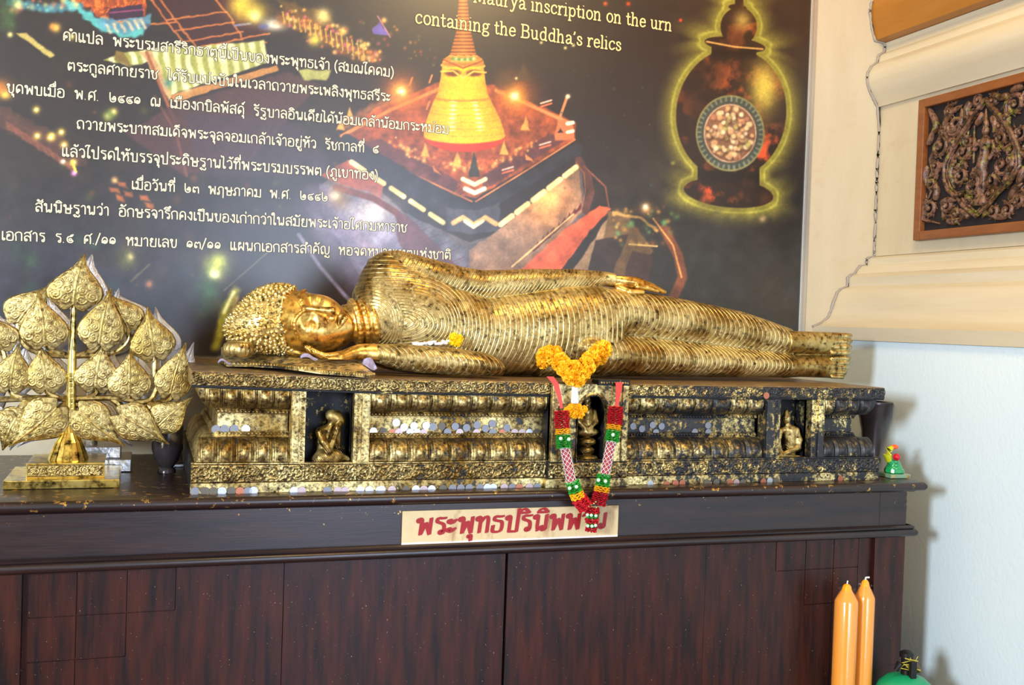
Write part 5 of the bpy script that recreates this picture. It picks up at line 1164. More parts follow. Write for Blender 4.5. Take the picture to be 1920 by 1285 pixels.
# ================================================================ gold bodhi tree ornament and its silver twin
M['mosaic'] = gold_mat('gold_mirror_mosaic', bumpy=.05, rough=.16, pale=(1, .82, .25, 1), mid=(.85, .55, .08, 1), scale=.6)
M['leaf_gold'] = gold_mat('embossed_gold_leaf', bumpy=1.1, rough=.26, scale=1.3, pale=(.62, .48, .19, 1), mid=(.36, .25, .065, 1), dark=(.16, .10, .03, 1))
t = NT('tarnished_silver'); nz = t.noise(60, 5, .6)
t.set(Base_Color=t.mix(nz, (.22, .22, .24, 1), (.75, .75, .78, 1)), Metallic=.95, Roughness=.28); t.bump(nz, .5, .003); M['silver'] = t.m
def leaf_mesh(seed, bend):
    nt, ns = 84, 73; tt = np.linspace(0, 1, nt); ss = np.linspace(-1, 1, ns)
    hw = np.interp(tt, [0, .06, .14, .24, .36, .5, .64, .76, .88, 1], [.30, .41, .47, .49, .45, .35, .22, .115, .055, .012])
    T, S = np.meshgrid(tt, ss, indexing='ij'); Wd = hw[:, None]
    A = T-.13*np.sin(PI*np.clip(np.abs(S), 0, 1))*(1-T)**3; B = S*Wd+bend*(1.7*T**2.5-.5*T**5)
    r_ = np.sqrt(1-np.clip(np.abs(S), 0, 1)**2.6)
    dome = .12*r_*np.sin(PI*np.clip(.18+T*.8, 0, 1))**.8
    bx = np.abs(S*Wd); orn = np.zeros_like(A); od = np.full_like(A, 9.)
    for (cx_, cy_, q_, h_) in ((.13, .10, .085, 1), (.31, .17, .10, -1), (.13, .29, .085, -1), (.29, .38, .085, 1), (.12, .48, .07, 1), (.17, .60, .055, -1), (.07, .70, .05, 1)):
        rr_ = np.hypot(bx-cx_, A-cy_); th_ = np.arctan2(A-cy_, (bx-cx_)*h_); w_ = np.clip((q_*1.15-rr_)/(q_*.25), 0, 1)*(rr_/q_ < od); orn = np.where(rr_/q_ < od, (.5+.5*np.cos(2*PI*rr_/(q_*.52)-th_))*np.clip((1.25-rr_/q_)*5, 0, 1), orn); od = np.minimum(od, rr_/q_)
    leafy = (vn(A, S*Wd+seed, .022, 11+seed)-.5)*.5
    mid = .020*np.exp(-(S*Wd/.011)**2); rim = .014*np.exp(-((np.abs(S)-.93)/.045)**2); inner = (np.abs(S) < .9)
    Hh_ = dome+mid+rim+.012*orn*inner+.006*leafy*inner; Hh_[:, 0] = 0; Hh_[:, -1] = 0
    front = np.stack([B, -Hh_, A], -1); back = np.stack([B*.96, np.full_like(A, .035), A*.98], -1)
    V = np.concatenate([front.reshape(-1, 3), back.reshape(-1, 3)]); idx = np.arange(nt*ns).reshape(nt, ns); n = nt*ns
    q = np.stack([idx[:-1, :-1], idx[:-1, 1:], idx[1:, 1:], idx[1:, :-1]], -1).reshape(-1, 4); Q = [q, (q+n)[:, ::-1]]
    ring = np.concatenate([idx[0, :], idx[1:, -1], idx[-1, -2::-1], idx[-2:0:-1, 0]]); nx_ = np.roll(ring, -1)
    Q.append(np.stack([ring, ring+n, nx_+n, nx_], -1))
    cav = np.clip(.85-orn-leafy-1.2*np.exp(-(S*Wd/.016)**2), 0, 1)*inner*.62  # darkening put into the colour between the embossed scrolls
    return np_mesh('leaf', V, np.concatenate(Q), True, {'crevice_dark': np.concatenate([cav.ravel(), np.zeros(n)])})
LM = [leaf_mesh(i, b) for i, b in enumerate((0.02, .09, -.09))]
for me in LM: me.materials.append(M['leaf_gold'])
LMS = [me.copy() for me in LM]
for me in LMS: me.materials.clear(); me.materials.append(M['silver'])
cz = lambda x, y: (x/2.676, 460+y/2.676)
YT = -.53
LEAVES = [((640,415),(556,222),205,2,.012), ((92,385),(236,183),205,1,.004), ((370,297),(393,42),262,1,.0), ((228,492),(222,232),225,2,-.006), ((500,492),(532,212),220,1,-.008), ((775,552),(735,310),222,0,0),
          ((855,740),(912,482),190,1,.004), ((10,520),(-70,330),200,0,0), ((55,715),(74,488),188,1,0), ((235,716),(222,488),192,2,0), ((480,712),(496,490),215,1,0), ((650,746),(650,518),212,0,-.004), ((795,905),(950,748),178,1,.004),
          ((285,815),(68,1026),222,1,-.004), ((400,830),(608,1022),205,2,-.002), ((605,850),(860,978),192,1,-.006), ((85,865),(-10,1016),215,2,0), ((-115,740),(-172,482),190,2,0), ((-60,905),(-222,742),178,2,0), ((125,872),(-120,976),172,2,.006)]
def make_tree(name, label, Y, silver, px_shift=0, leafset=None):
    lm = LMS if silver else LM; mat = M['silver'] if silver else M['gold']
    def P(x, y, dy=0): a, b = cz(x, y); return at(a+px_shift, b, Y+dy)
    fz = P(355, 1070); root = empty(name, (fz.x, Y, TT), label, 'ornament', rot=None)
    b0, b1 = at_z(6, 917, TT), at_z(222, 917, TT)
    if silver: wdt, xc = .20, P(560, 1000).x
    tierY = (Y-.115, Y+.10)
    if not silver:
        x0, x1 = at(5, 912, tierY[0]).x, at(224, 912, tierY[0]).x; zt1 = at(115, 901, tierY[0]).z
        c0, c1 = at(49, 880, tierY[0]+.035).x, at(196, 880, tierY[0]+.035).x; zt2 = at(120, 869, tierY[0]+.035).z
        MB().box(x0, tierY[0], TT+.001, x1, tierY[1]+.02, zt1).build('base_tier', M['mosaic'], root, bevel=.0015)
        MB().box(c0, tierY[0]+.035, zt1, c1, tierY[1]-.01, zt2).build('base_tier', M['mosaic'], root, bevel=.0015)
        A, B = np.meshgrid(np.linspace(c0+.003, c1-.003, 150), np.linspace(zt1+.004, zt2-.004, 22), indexing='ij')
        d = spiral_relief(A-c0, B-zt1-.004, .022, .003, 0, zt2-zt1-.008); link('carved_band', grid_mesh('carved_band', np.stack([A, tierY[0]+.0345-d, B], -1), attrs={'crevice_dark': np.clip(1-d/.003*1.3, 0, 1)}), M['leaf_gold'], root)
        m = MB(); zb_t = zt2; p = [(240, 1075), (262, 1030), (285, 985), (320, 940), (335, 900)]; q = [(447, 1075), (437, 1030), (420, 985), (392, 940), (378, 900)]
        prof = []
        for a, b in zip(p, q): A_, B_ = P(*a), P(*b); prof.append(((B_.x-A_.x)/2, max(0, A_.z-zb_t)))
        prof[0] = (prof[0][0], 0); cxm = (P(*p[0]).x+P(*q[0]).x)/2
        m.lathe(prof, 14, (cxm, Y, zb_t)); m.build('trunk_foot', M['mosaic'], root)
        m = MB()
        for k in range(7):                                      # mirror strips on the foot
            th = -PI/2+(k-3)*.36
            for (r0, z0), (r1, z1) in zip(prof, prof[1:]):
                n = len(m.v)
                for (rr, zz, dth) in ((r0, z0, -.13), (r0, z0, .13), (r1, z1, .13), (r1, z1, -.13)): m.v.append((cxm+(rr*1.01+.002)*math.cos(th+dth), Y+(rr*1.01+.002)*math.sin(th+dth), zb_t+zz))
                m.f.append((n, n+1, n+2, n+3))
        o = m.build('mirror_strip', M['mosaic'], root); o['kind'] = 'stuff'
    else:
        a, b = at(168, 850, Y-.05).x, at(226, 850, Y-.05).x; z1 = at(200, 862, Y-.07).z
        MB().box(at(150, 870, Y-.07).x, Y-.07, TT+.001, at(246, 870, Y-.07).x, Y+.08, z1).build('base_tier', M['silver'], root, bevel=.002)
        MB().box(a-.02, Y-.05, z1, b, Y+.06, at(200, 838, Y-.05).z).build('base_tier', M['silver'], root, bevel=.002)
    tr = [(356, 1000), (356, 900), (357, 770), (362, 550), (370, 300)] if not silver else [(420, 1010), (420, 770), (430, 550), (440, 300)]
    MB().tube([P(*a) for a in tr], [.014, .0125, .0115, .010, .006][:len(tr)], 8, upv=(0, 1, 0)).build('trunk', M['mosaic'] if not silver else mat, root, smooth=True)
    if not silver:
        m = MB()
        for k in range(14):
            y0 = 640+k*26; a = P(349, y0, -.0125); b = P(364, y0+23, -.0125); m.box(a.x, a.y-.002, b.z, b.x, a.y+.002, a.z)
        o = m.build('mirror_strip', M['mosaic'], root); o['kind'] = 'stuff'
    br = [[(355,772),(500,766),(620,772),(735,797),(790,735),(775,640),(778,552)], [(355,772),(200,764),(50,772),(-90,778),(-150,745),(-118,742)], [(360,552),(480,556),(580,540),(640,490),(648,440),(640,415)], [(360,556),(220,548),(130,512),(92,450),(92,385)],
          [(480,712),(485,740),(440,768)], [(650,746),(640,770),(590,776)], [(235,716),(240,745),(290,768)], [(55,715),(60,750),(110,768)], [(855,740),(862,762),(820,790),(740,800)], [(357,800),(325,795),(300,815),(285,830)], [(357,800),(395,800),(412,822),(405,845)],
          [(560,775),(598,800),(604,840),(615,870)], [(160,775),(110,800),(88,840),(80,880)], [(740,800),(775,860),(800,905)], [(-20,775),(-50,850),(-60,905)], [(500,492),(470,530),(400,555)], [(228,492),(260,530),(330,552)], [(10,520),(30,600),(-10,700),(-40,770)], [(775,552),(770,580)], [(125,872),(130,830),(180,780)], [(-115,740),(-100,770)]]
    for b in br:
        pts = chaikin([tuple(x) for x in b], 2); MB().tube([P(x, y, .004) for x, y in pts], .0074, 7, upv=(0, 1, 0)).build('branch', mat, root, smooth=True)
    for (s_, tp, w_, k, dy) in (leafset or LEAVES):
        a, b = P(*s_), P(*tp); L_ = (b-a).length; ang = math.atan2(b.x-a.x, b.z-a.z); Wm = w_/2.676*.00134
        link('leaf', lm[k], None, root, loc=(a.x, Y-.006+dy, a.z), rot=(0, ang, 0), scale=(Wm, Wm*.9, L_))
    return root
make_tree('gold_leaf_tree', 'gold metal tree ornament of heart-shaped embossed leaves on a stepped gold base', YT, False)
make_tree('silver_leaf_tree', 'tarnished silver leaf tree ornament standing directly behind the gold one', -.33, True, px_shift=15, leafset=[a for a in LEAVES if a[0][0] not in (795,)])
# dark vases at both ends of the pedestal
t = NT('dark_glazed'); nz = t.noise(25, 5, .6)
t.set(Base_Color=t.mix(nz, (.014, .012, .015, 1), (.075, .06, .065, 1)), Roughness=.22, Metallic=.3); M['dark_glaze'] = t.m
def vase(label, x, y, prof):
    r = empty('vase', (x, y, TT), label, 'vase'); m = MB(); m.lathe(prof, 32, (x, y, TT+.001), capt=False)
    m.lathe([(a*.92, b) for a, b in reversed(prof[2:])], 32, (x, y, TT+.001), capb=False); m.build('body', M['dark_glaze'], r, smooth=True)
    m = MB(); m.lathe([(prof[-1][0]*.93, prof[-1][1]-.002), (prof[-1][0]+.003, prof[-1][1]-.002), (prof[-1][0]+.003, prof[-1][1]+.003), (prof[-1][0]*.93, prof[-1][1]+.003)], 32, (x, y, TT+.001), capb=False, capt=False); m.build('lip', M['dark_glaze'], r, smooth=True); return r
p = at_z(330, 862, TT); vase('black glazed vase between the leaf tree and the pedestal end', .058, -.42, [(.022, 0), (.022, .008), (.016, .014), (.028, .03), (.038, .06), (.040, .10), (.036, .13), (.030, .15), (.034, .165)])
vase('dark flared vase behind the right end of the pedestal', at(1650, 800, -.40).x-.03, -.40, [(.030, 0), (.030, .01), (.026, .02), (.030, .06), (.034, .10), (.042, .14), (.054, .175), (.058, .190)])
# pale plastic scoop
a = at_z(318, 877, TT); sc_ = empty('plastic_scoop', (a.x, a.y, TT), 'small pale plastic scoop lying on the table beside the pedestal', 'scoop')
M['pale_plastic'] = plain('pale_plastic', srgb(190, 196, 205), .3)
m = MB(); w_ = .011
m.v = [(a.x-.012, a.y-w_, TT+.010), (a.x+.012, a.y-.008, TT+.004), (a.x+.012, a.y+.008, TT+.004), (a.x-.012, a.y+w_, TT+.010), (a.x-.012, a.y-w_, TT+.0085), (a.x+.012, a.y-.008, TT+.002), (a.x+.012, a.y+.008, TT+.002), (a.x-.012, a.y+w_, TT+.0085), (a.x-.004, a.y, TT+.001), (a.x-.004, a.y, TT+.003)]
m.f = [(0, 1, 9), (1, 2, 9), (2, 3, 9), (3, 0, 9), (4, 8, 5), (5, 8, 6), (6, 8, 7), (7, 8, 4), (0, 4, 5, 1), (1, 5, 6, 2), (2, 6, 7, 3), (3, 7, 4, 0)]
m.build('blade', M['pale_plastic'], sc_); MB().tube([(a.x+.010, a.y, TT+.0035), (a.x+.034, a.y+.004, TT+.0045)], [.0035, .0028], 8).build('handle', M['pale_plastic'], sc_, smooth=True)
# ================================================================ niche figures
def niche_figure(name, label, build, Y, bx, vox=.0010):
    lo = at(bx[0], bx[3], Y); hi = at(bx[2], bx[1], Y); f = Field((lo.x-.01, Y-.045, lo.z-.012), (hi.x+.01, Y+.05, hi.z+.01), vox)
    zb = TT+(F_FR+.004)*float(Hh((lo.x+hi.x)/2)); build(f, lambda px, py, dy=0: tuple(at(px, py, Y+dy))); f.cut_below(zb+.0006)
    V, Q = f.mesh_data(); e = empty(name, ((lo.x+hi.x)/2, Y, zb), label, 'figurine')
    ph = {'phase': V[:, 0]/.0045+V[:, 2]/.006, 'amp': (V[:, 2] < zb+.035)*1.0}
    link('body', np_mesh('body', V, Q, True, ph), M['gold_lines'], e); return e
YN = PY+.042
def fig1(f, A):
    f.ell(A(630, 785), (.0175, .017, .0195), k=0); f.ell(A(622, 779), (.015, .015, .014), k=.006); f.ell(A(640, 790, -.002), (.009, .011, .012), k=.006)
    f.cone(A(620, 798), A(614, 806), .009, .010, .006); f.cone(A(612, 814, .010), A(607, 852, .008), .021, .018, .008); f.cone(A(600, 810, .0), A(622, 808, .014), .011, .011, .006)
    f.chain([A(600, 811, -.018), A(607, 829, -.030), A(617, 846, -.034)], [.0105, .0098, .0082], .002)
    f.chain([A(617, 846, -.034), A(624, 827, -.028), A(630, 810, -.020)], [.0082, .0074, .0060], .0015)
    f.chain([A(629, 812, -.020), A(633, 803, -.017), A(637, 794, -.014)], [.0066, .0080, .0052], .003)
    f.chain([A(622, 812, .020), A(634, 838, .014), A(636, 806, .0)], [.008, .0068, .0055], .002)
    f.ell(A(614, 861), (.038, .032, .018), k=.01); f.chain([A(602, 859, -.012), A(628, 858, -.018), A(648, 863, -.008)], [.018, .018, .011], .008); f.chain([A(594, 868, .0), A(648, 869, .0)], [.014, .011], .006)
niche_figure('kneeling_figurine', 'small gold kneeling figure with hands raised to its face, in the left niche', fig1, YN, (585, 765, 652, 874))
def fig3(f, A):
    f.ell(A(1474, 785), (.013, .013, .015), k=0); f.ell(A(1474, 775), (.007, .007, .010), k=.006)
    f.cone(A(1476, 796), A(1478, 803), .008, .009, .005); f.cone(A(1480, 808), A(1482, 845), .018, .015, .01); f.cone(A(1468, 806), A(1491, 807), .008, .010, .008)
    f.chain([A(1493, 808, -.006), A(1498, 825, -.010), A(1496, 840, -.014), A(1478, 848, -.020), A(1466, 852, -.020)], [.009, .0085, .0075, .007, .005], .005)
    f.chain([A(1463, 808, -.002), A(1458, 830, -.008), A(1464, 848, -.014)], [.008, .0075, .006], .005)
    f.ell(A(1479, 861), (.034, .026, .013), k=.008); f.cone(A(1460, 860, -.018), A(1500, 862, -.018), .010, .010, .008)
niche_figure('seated_figurine', 'small gold seated figure with hands in its lap, in the right niche', fig3, YN, (1452, 760, 1508, 870))
YC2 = PY+.035
def fig2(f, A):
    f.ell(A(1100, 752), (.012, .012, .014), k=0); f.ell(A(1100, 741), (.006, .006, .010), k=.005); f.cone(A(1100, 762), A(1100, 768), .007, .008, .005); f.cone(A(1100, 774), A(1100, 800), .018, .015, .008)
    f.chain([A(1087, 772), A(1083, 790, -.006), A(1096, 803, -.016)], [.0085, .0075, .006], .005); f.chain([A(1113, 772), A(1117, 790, -.006), A(1106, 803, -.016)], [.0085, .0075, .006], .005)
    f.ell(A(1100, 810), (.032, .024, .012), k=.008); f.ell(A(1100, 828), (.024, .022, .012), k=.003); f.ell(A(1100, 845), (.020, .020, .012), k=.003); f.ell(A(1100, 860), (.030, .026, .012), k=.003)
niche_figure('enthroned_figurine', 'small gold figure on a lotus seat inside the arched central niche', fig2, YC2, (1070, 730, 1132, 872))

# ================================================================ coins pressed onto the gold
def coin_mat(name, c, metal=.9, rough=.32):
    t = NT(name); nz = t.noise(400, 3, .6); t.set(Base_Color=t.mix(nz, tuple(x*.7 for x in c[:3])+(1,), c), Metallic=metal, Roughness=rough); t.bump(nz, .4, .0008); return t.m
CM = {'s': coin_mat('silver_coin', (.62, .64, .67, 1)), 'd': coin_mat('dull_nickel_coin', (.27, .27, .30, 1), .7, .45), 'p': coin_mat('pinkish_coin', (.56, .42, .41, 1), .8, .4), 'c': coin_mat('copper_coin', (.55, .20, .12, 1), .85, .4), 'g': coin_mat('tarnished_coin', (.17, .15, .12, 1), .7, .5)}
CN = {'s': 'bright silver coin', 'd': 'dull grey coin', 'p': 'pinkish coin', 'c': 'copper coin', 'g': 'dark tarnished coin'}
prof = [(.0001, -.0003), (.0082, -.0003), (.0086, .0001), (.0096, .0002), (.0100, 0), (.0100, -.0016), (.0001, -.0016)]
cme = {}
for k in CM:
    m = MB(); m.lathe([(r_, -z_) for r_, z_ in prof], 28, capb=False, capt=False); m.move(Matrix.Rotation(PI/2, 4, 'X')); cme[k] = m.mesh('coin', 40); cme[k].materials.append(CM[k])
ORD = ['first', 'second', 'third', 'fourth', 'fifth', 'sixth', 'seventh', 'eighth', 'ninth', 'tenth', 'eleventh', 'twelfth', 'thirteenth', 'fourteenth', 'fifteenth', 'sixteenth', 'seventeenth', 'eighteenth', 'nineteenth', 'twentieth']+['twenty-'+a for a in ('first', 'second', 'third', 'fourth', 'fifth', 'sixth', 'seventh', 'eighth', 'ninth')]+['thirtieth']+['thirty-'+a for a in ('first', 'second', 'third', 'fourth', 'fifth', 'sixth', 'seventh', 'eighth', 'ninth')]
def coins(rows, Y, where, group, r=1.0):
    rows = sorted(rows, key=lambda a: a[0]); cnt = {}
    placed = []
    for i, (px, py, k) in enumerate(rows):
        p = at(px, py, Y); near = sum(1 for q in placed if abs(q[0]-p.x) < .0195 and abs(q[1]-p.z) < .0195); placed.append((p.x, p.z))
        o = link('coin', cme[k], None, None, loc=(p.x, Y-.0004-.0017*(near % 2), p.z), rot=(0, random.uniform(-3, 3), 0), scale=(r, 1, r)); cnt[k] = cnt.get(k, 0)+1
        tag(o, ORD[cnt[k]-1]+' '+CN[k]+' from the left, '+where, 'coin', group)
e2 = lambda x, y: (340+x/4.145, 640+y/4.145); e3 = lambda x, y: (660+x/4.76, 680+y/4.76); e5 = lambda x, y: (1140+x/5.141, 690+y/5.141)
waistY = PY+.0535-.0012; bandY = PY-.002-.0012
coins([(*e2(270, 685), 'd'), (*e2(337, 683), 'd'), (*e2(412, 683), 'd'), (*e2(500, 683), 's')], waistY, 'left end waist panel', 'coins on the left end waist panel', 1.0)
coins([(*e3(x, y), k) for x, y, k in [(190,615,'s'),(278,615,'g'),(360,628,'c'),(415,620,'p'),(393,537,'s'),(462,578,'s'),(550,565,'s'),(515,625,'s'),(580,625,'s'),(635,628,'p'),(658,562,'s'),(718,572,'d'),(800,568,'g'),(850,620,'d'),(918,570,'d'),(958,625,'p'),(1018,582,'d'),(1110,628,'p'),(1115,558,'d'),(1190,588,'d'),(1250,545,'d'),(1252,622,'d'),(1340,628,'c'),(1380,582,'d'),(1450,625,'p'),(1515,627,'p'),(1580,625,'s'),(1648,622,'g')]], waistY, 'waist between niche and arch', 'coins on the waist between the left niche and the arch', .95)
coins([(*e5(x, y), 'd') for x, y in [(240,563),(325,588),(428,552),(512,563),(460,623),(835,618),(962,555),(962,620)]], waistY, 'waist right of the arch', 'coins on the waist right of the arch', .9)
bl = [(*e2(x, y), k) for x, y, k in [(105,1168,'d'),(185,1168,'g'),(250,1168,'g'),(315,1166,'s'),(390,1166,'g'),(455,1166,'c'),(515,1166,'d'),(560,1163,'s'),(875,1163,'s'),(935,1163,'p'),(1135,1163,'d'),(1215,1163,'p'),(1272,1163,'p'),(1388,1160,'s'),(1460,1160,'s'),(1540,1158,'s')]]
bl += [(*e3(x, y), k) for x, y, k in [(152,1138,'s'),(262,1135,'s'),(355,1137,'p'),(480,1137,'g'),(568,1132,'s'),(638,1132,'p'),(708,1130,'s'),(809,1128,'g'),(895,1125,'d'),(970,1122,'d'),(1045,1120,'d'),(1140,1118,'d'),(1205,1115,'s'),(1257,1115,'s'),(1357,1115,'p'),(1428,1115,'d'),(1490,1115,'c'),(1580,1112,'p'),(1650,1110,'d')]]
coins(bl, bandY, 'bottom band left of the garland', 'coins on the bottom band left of the garland', .98)
coins([(*e5(x, y), k) for x, y, k in [(406,1118,'s'),(562,1122,'c'),(648,1115,'c'),(714,1112,'c'),(950,1105,'g'),(1042,1103,'g'),(1175,1108,'c'),(1233,1103,'p'),(1293,1105,'g'),(1495,1098,'c'),(1557,1090,'s'),(1618,1090,'g')]]+[(1575.5, 898, 'c')], bandY, 'bottom band right of the garland', 'coins on the bottom band right of the garland', .9)

coins([(1436.5, 742, 'c')], PY+.0005-.003, 'top frieze above the right niche', 'coin on the top frieze', .9)

# ================================================================ garlands and flowers
def petal_mat(name, a, b, rough=.6):
    t = NT(name); nz = t.noise(160, 3, .6); t.set(Base_Color=t.mix(t.ramp(nz, [(.35, (0,0,0)), (.65, (1,1,1))]), a, b), Roughness=rough); t.put(t.b, 'Subsurface Weight', .15); t.put(t.b, 'Subsurface Radius', (.01, .005, .002)); return t.m
M['marigold'] = petal_mat('marigold_petals', srgb(255, 176, 4), srgb(255, 206, 30)); M['marigold_y'] = petal_mat('yellow_petals', srgb(248, 205, 0), srgb(255, 226, 20))
M['white_bud'] = petal_mat('white_jasmine', srgb(222, 224, 228), srgb(245, 245, 245)); M['red_fab'] = petal_mat('red_ribbon_petals', srgb(176, 14, 30), srgb(212, 36, 50)); M['yel_fab'] = petal_mat('yellow_ribbon_petals', srgb(242, 170, 10), srgb(250, 200, 40)); M['grn_fab'] = petal_mat('green_ribbon_petals', srgb(20, 140, 40), srgb(60, 190, 70))
M['ribbon'] = plain('red_satin_ribbon', srgb(222, 60, 52), .35); M['bead_w'] = plain('white_beads', srgb(232, 226, 222), .25); M['bead_g'] = plain('pale_green_beads', srgb(190, 236, 196), .2); M['core_red'] = plain('dark_red_core', srgb(150, 30, 46), .5)
def flower_mesh(name, r, n, seed, sz=.3):
    rr = random.Random(seed); m = MB(); m.ball((0, 0, 0), r*.66, 8, 6)
    for i in range(n):
        z = 1-2*(i+.5)/n; th = i*2.39996; s_ = math.sqrt(1-z*z); d = Vector((s_*math.cos(th), s_*math.sin(th), z))
        q = d.to_track_quat('Z', 'Y').to_matrix().to_4x4() @ Matrix.Rotation(rr.uniform(0, 6), 4, 'Z') @ Matrix.Rotation(rr.uniform(-.5, .5), 4, 'X')
        w_ = r*sz*rr.uniform(.8, 1.2); h0, h1 = r*.60, r*rr.uniform(.92, 1.08)
        pts = [(-w_*.35, 0, h0), (w_*.35, 0, h0), (-w_*.7, w_*.15, (h0+h1)/2), (w_*.7, w_*.15, (h0+h1)/2), (-w_*.62, w_*.5, h1*.97), (0, w_*.35, h1*1.02), (w_*.62, w_*.5, h1*.97)]
        n0 = len(m.v); m.v += [tuple(q @ Vector(p)) for p in pts]; m.f += [(n0, n0+1, n0+3, n0+2), (n0+2, n0+3, n0+6, n0+5), (n0+2, n0+5, n0+4)]
    me = bpy.data.meshes.new(name); me.from_pydata(m.v, [], m.f); return me
FM = [flower_mesh('marigold', 1, 150, i) for i in range(3)]
for me in FM: me.materials.append(M['marigold'])
g1 = empty('marigold_garland', tuple(at(1080, 712, -.80)), 'v-shaped orange marigold garland with a white bud tassel over the pedestal edge', 'garland')
path = [(1024, 669, -.69, 18), (1031, 662, -.70, 15), (1040, 668, -.715, 18), (1052, 680, -.745, 18), (1062, 692, -.780, 18), (1072, 705, -.800, 17), (1083, 712, -.808, 15), (1090, 700, -.800, 17), (1098, 688, -.780, 18), (1108, 676, -.750, 18), (1119, 665, -.720, 18), (1130, 656, -.70, 18), (1124, 672, -.72, 14), (1076, 691, -.79, 15), (1018, 680, -.70, 12), (1044, 658, -.70, 10)]
for i, (px, py, Y, r_) in enumerate(path):
    s_ = r_*.00140; link('marigold', FM[i % 3], None, g1, loc=tuple(at(px, py, Y)), rot=(random.uniform(0, 6), random.uniform(0, 6), 0), scale=(s_, s_, s_))
YG = -.800
def yg(y): return float(np.interp(y, [760, 830, 915], [-.798, -.812, -.836]))
def tubepx(name, pts, r, mat, parent, Y=YG, smooth=True, seg=8, **k): return MB().tube([at(x, y, Y) for x, y in pts], r, seg, **k).build(name, mat, parent, smooth=smooth)
m = MB()
for k, (y, r_) in enumerate(((727, .0055), (733, .0065), (739, .006), (745, .0075), (752, .0085))):
    p = at(1078, y, YG)
    for j in range(7): a = j*2*PI/7+k*.4; m.ball((p.x+math.cos(a)*r_*.75, p.y+math.sin(a)*r_*.75, p.z), .0042, 6, 5, (1, 1, 1.7))
m.build('bud_tassel', M['white_bud'], g1, smooth=True)
for i, (px, py, r_) in enumerate([(1066, 771, 9), (1076, 776, 9), (1087, 776, 9), (1095, 768, 7), (1072, 764, 7), (1084, 765, 8)]):
    s_ = r_*.00140; link('marigold', FM[i % 3], None, g1, loc=tuple(at(px, py, YG)), rot=(random.uniform(0, 6), 0, 0), scale=(s_,)*3)
g2 = empty('ribbon_garland', tuple(at(1108, 960, -.815)), 'red yellow and green ribbon garland with beaded lattice sleeves hanging in a loop', 'garland')
def ruffle(name, a, b, rpx, mat, parent, Y=YG, n=None, seed=0):
    A, B = at(*a, yg(a[1])), at(*b, yg(b[1])); L_ = (B-A).length; n = n or max(2, int(L_/.0045)); r_ = rpx*.00138; m = MB(); rr = random.Random(seed)
    for k in range(n):
        c = A.lerp(B, (k+.5)/n); seg = 36; ph = rr.uniform(0, 6); nr = rr.choice([7, 8, 9]); rk = r_*rr.uniform(.93, 1.05); ns = len(m.v); th = L_/n*.62
        q = (B-A).to_track_quat('Z', 'Y').to_matrix()
        for ring_, (rad, z0) in enumerate(((.25, -.0), (.8, -th*.5), (1.0, 0), (.8, th*.5), (.25, 0))):
            for j in range(seg):
                t_ = 2*PI*j/seg; w_ = (math.sin(nr*t_+ph))*th*.55*rad; m.v.append(tuple(c+q @ Vector((rk*rad*(1+.05*math.cos(nr*2*t_+ph))*math.cos(t_), rk*rad*math.sin(t_), z0+w_))))
        for i in range(4):
            for j in range(seg): j2 = (j+1) % seg; m.f.append((ns+i*seg+j, ns+i*seg+j2, ns+(i+1)*seg+j2, ns+(i+1)*seg+j))
    return m.build(name, mat, parent, smooth=60)
def bead_at(pts, r_, mat, parent, dy=-.02, Y=YG):
    for (x, y) in pts: p = at(x, y, yg(y)+dy); link('bead', MB().ball((0, 0, 0), r_, 12, 8).mesh('bead', True), mat, parent, loc=tuple(p))
def lattice(a, b, rpx, parent, Y=YG):
    A, B = at(*a, yg(a[1])), at(*b, yg(b[1])); L_ = (B-A).length; r_ = rpx*.00138; q = (B-A).to_track_quat('Z', 'Y').to_matrix()
    MB().tube([A, B], r_*.93, 14).build('sleeve_core', M['core_red'], parent, smooth=True)
    m = MB(); nb = 0
    for s_ in (1, -1):
        for h in range(6):
            for k in range(int(L_/.0021)):
                f_ = k*.0021/L_; t_ = s_*f_*L_/.0125+h*2*PI/6; p = A.lerp(B, f_)+q @ Vector((r_*math.cos(t_), r_*math.sin(t_), 0)); m.ball(p, .00125, 5, 3)
    for f_ in (0, 1):
        for k in range(22): t_ = k*2*PI/22; p = A.lerp(B, f_)+q @ Vector((r_*math.cos(t_), r_*math.sin(t_), 0)); m.ball(p, .0015, 5, 3)
    o = m.build('bead_lattice', M['bead_w'], parent, smooth=True); o['kind'] = 'stuff'
c4 = lambda x, y: (980+x/3.295, 620+y/3.295)
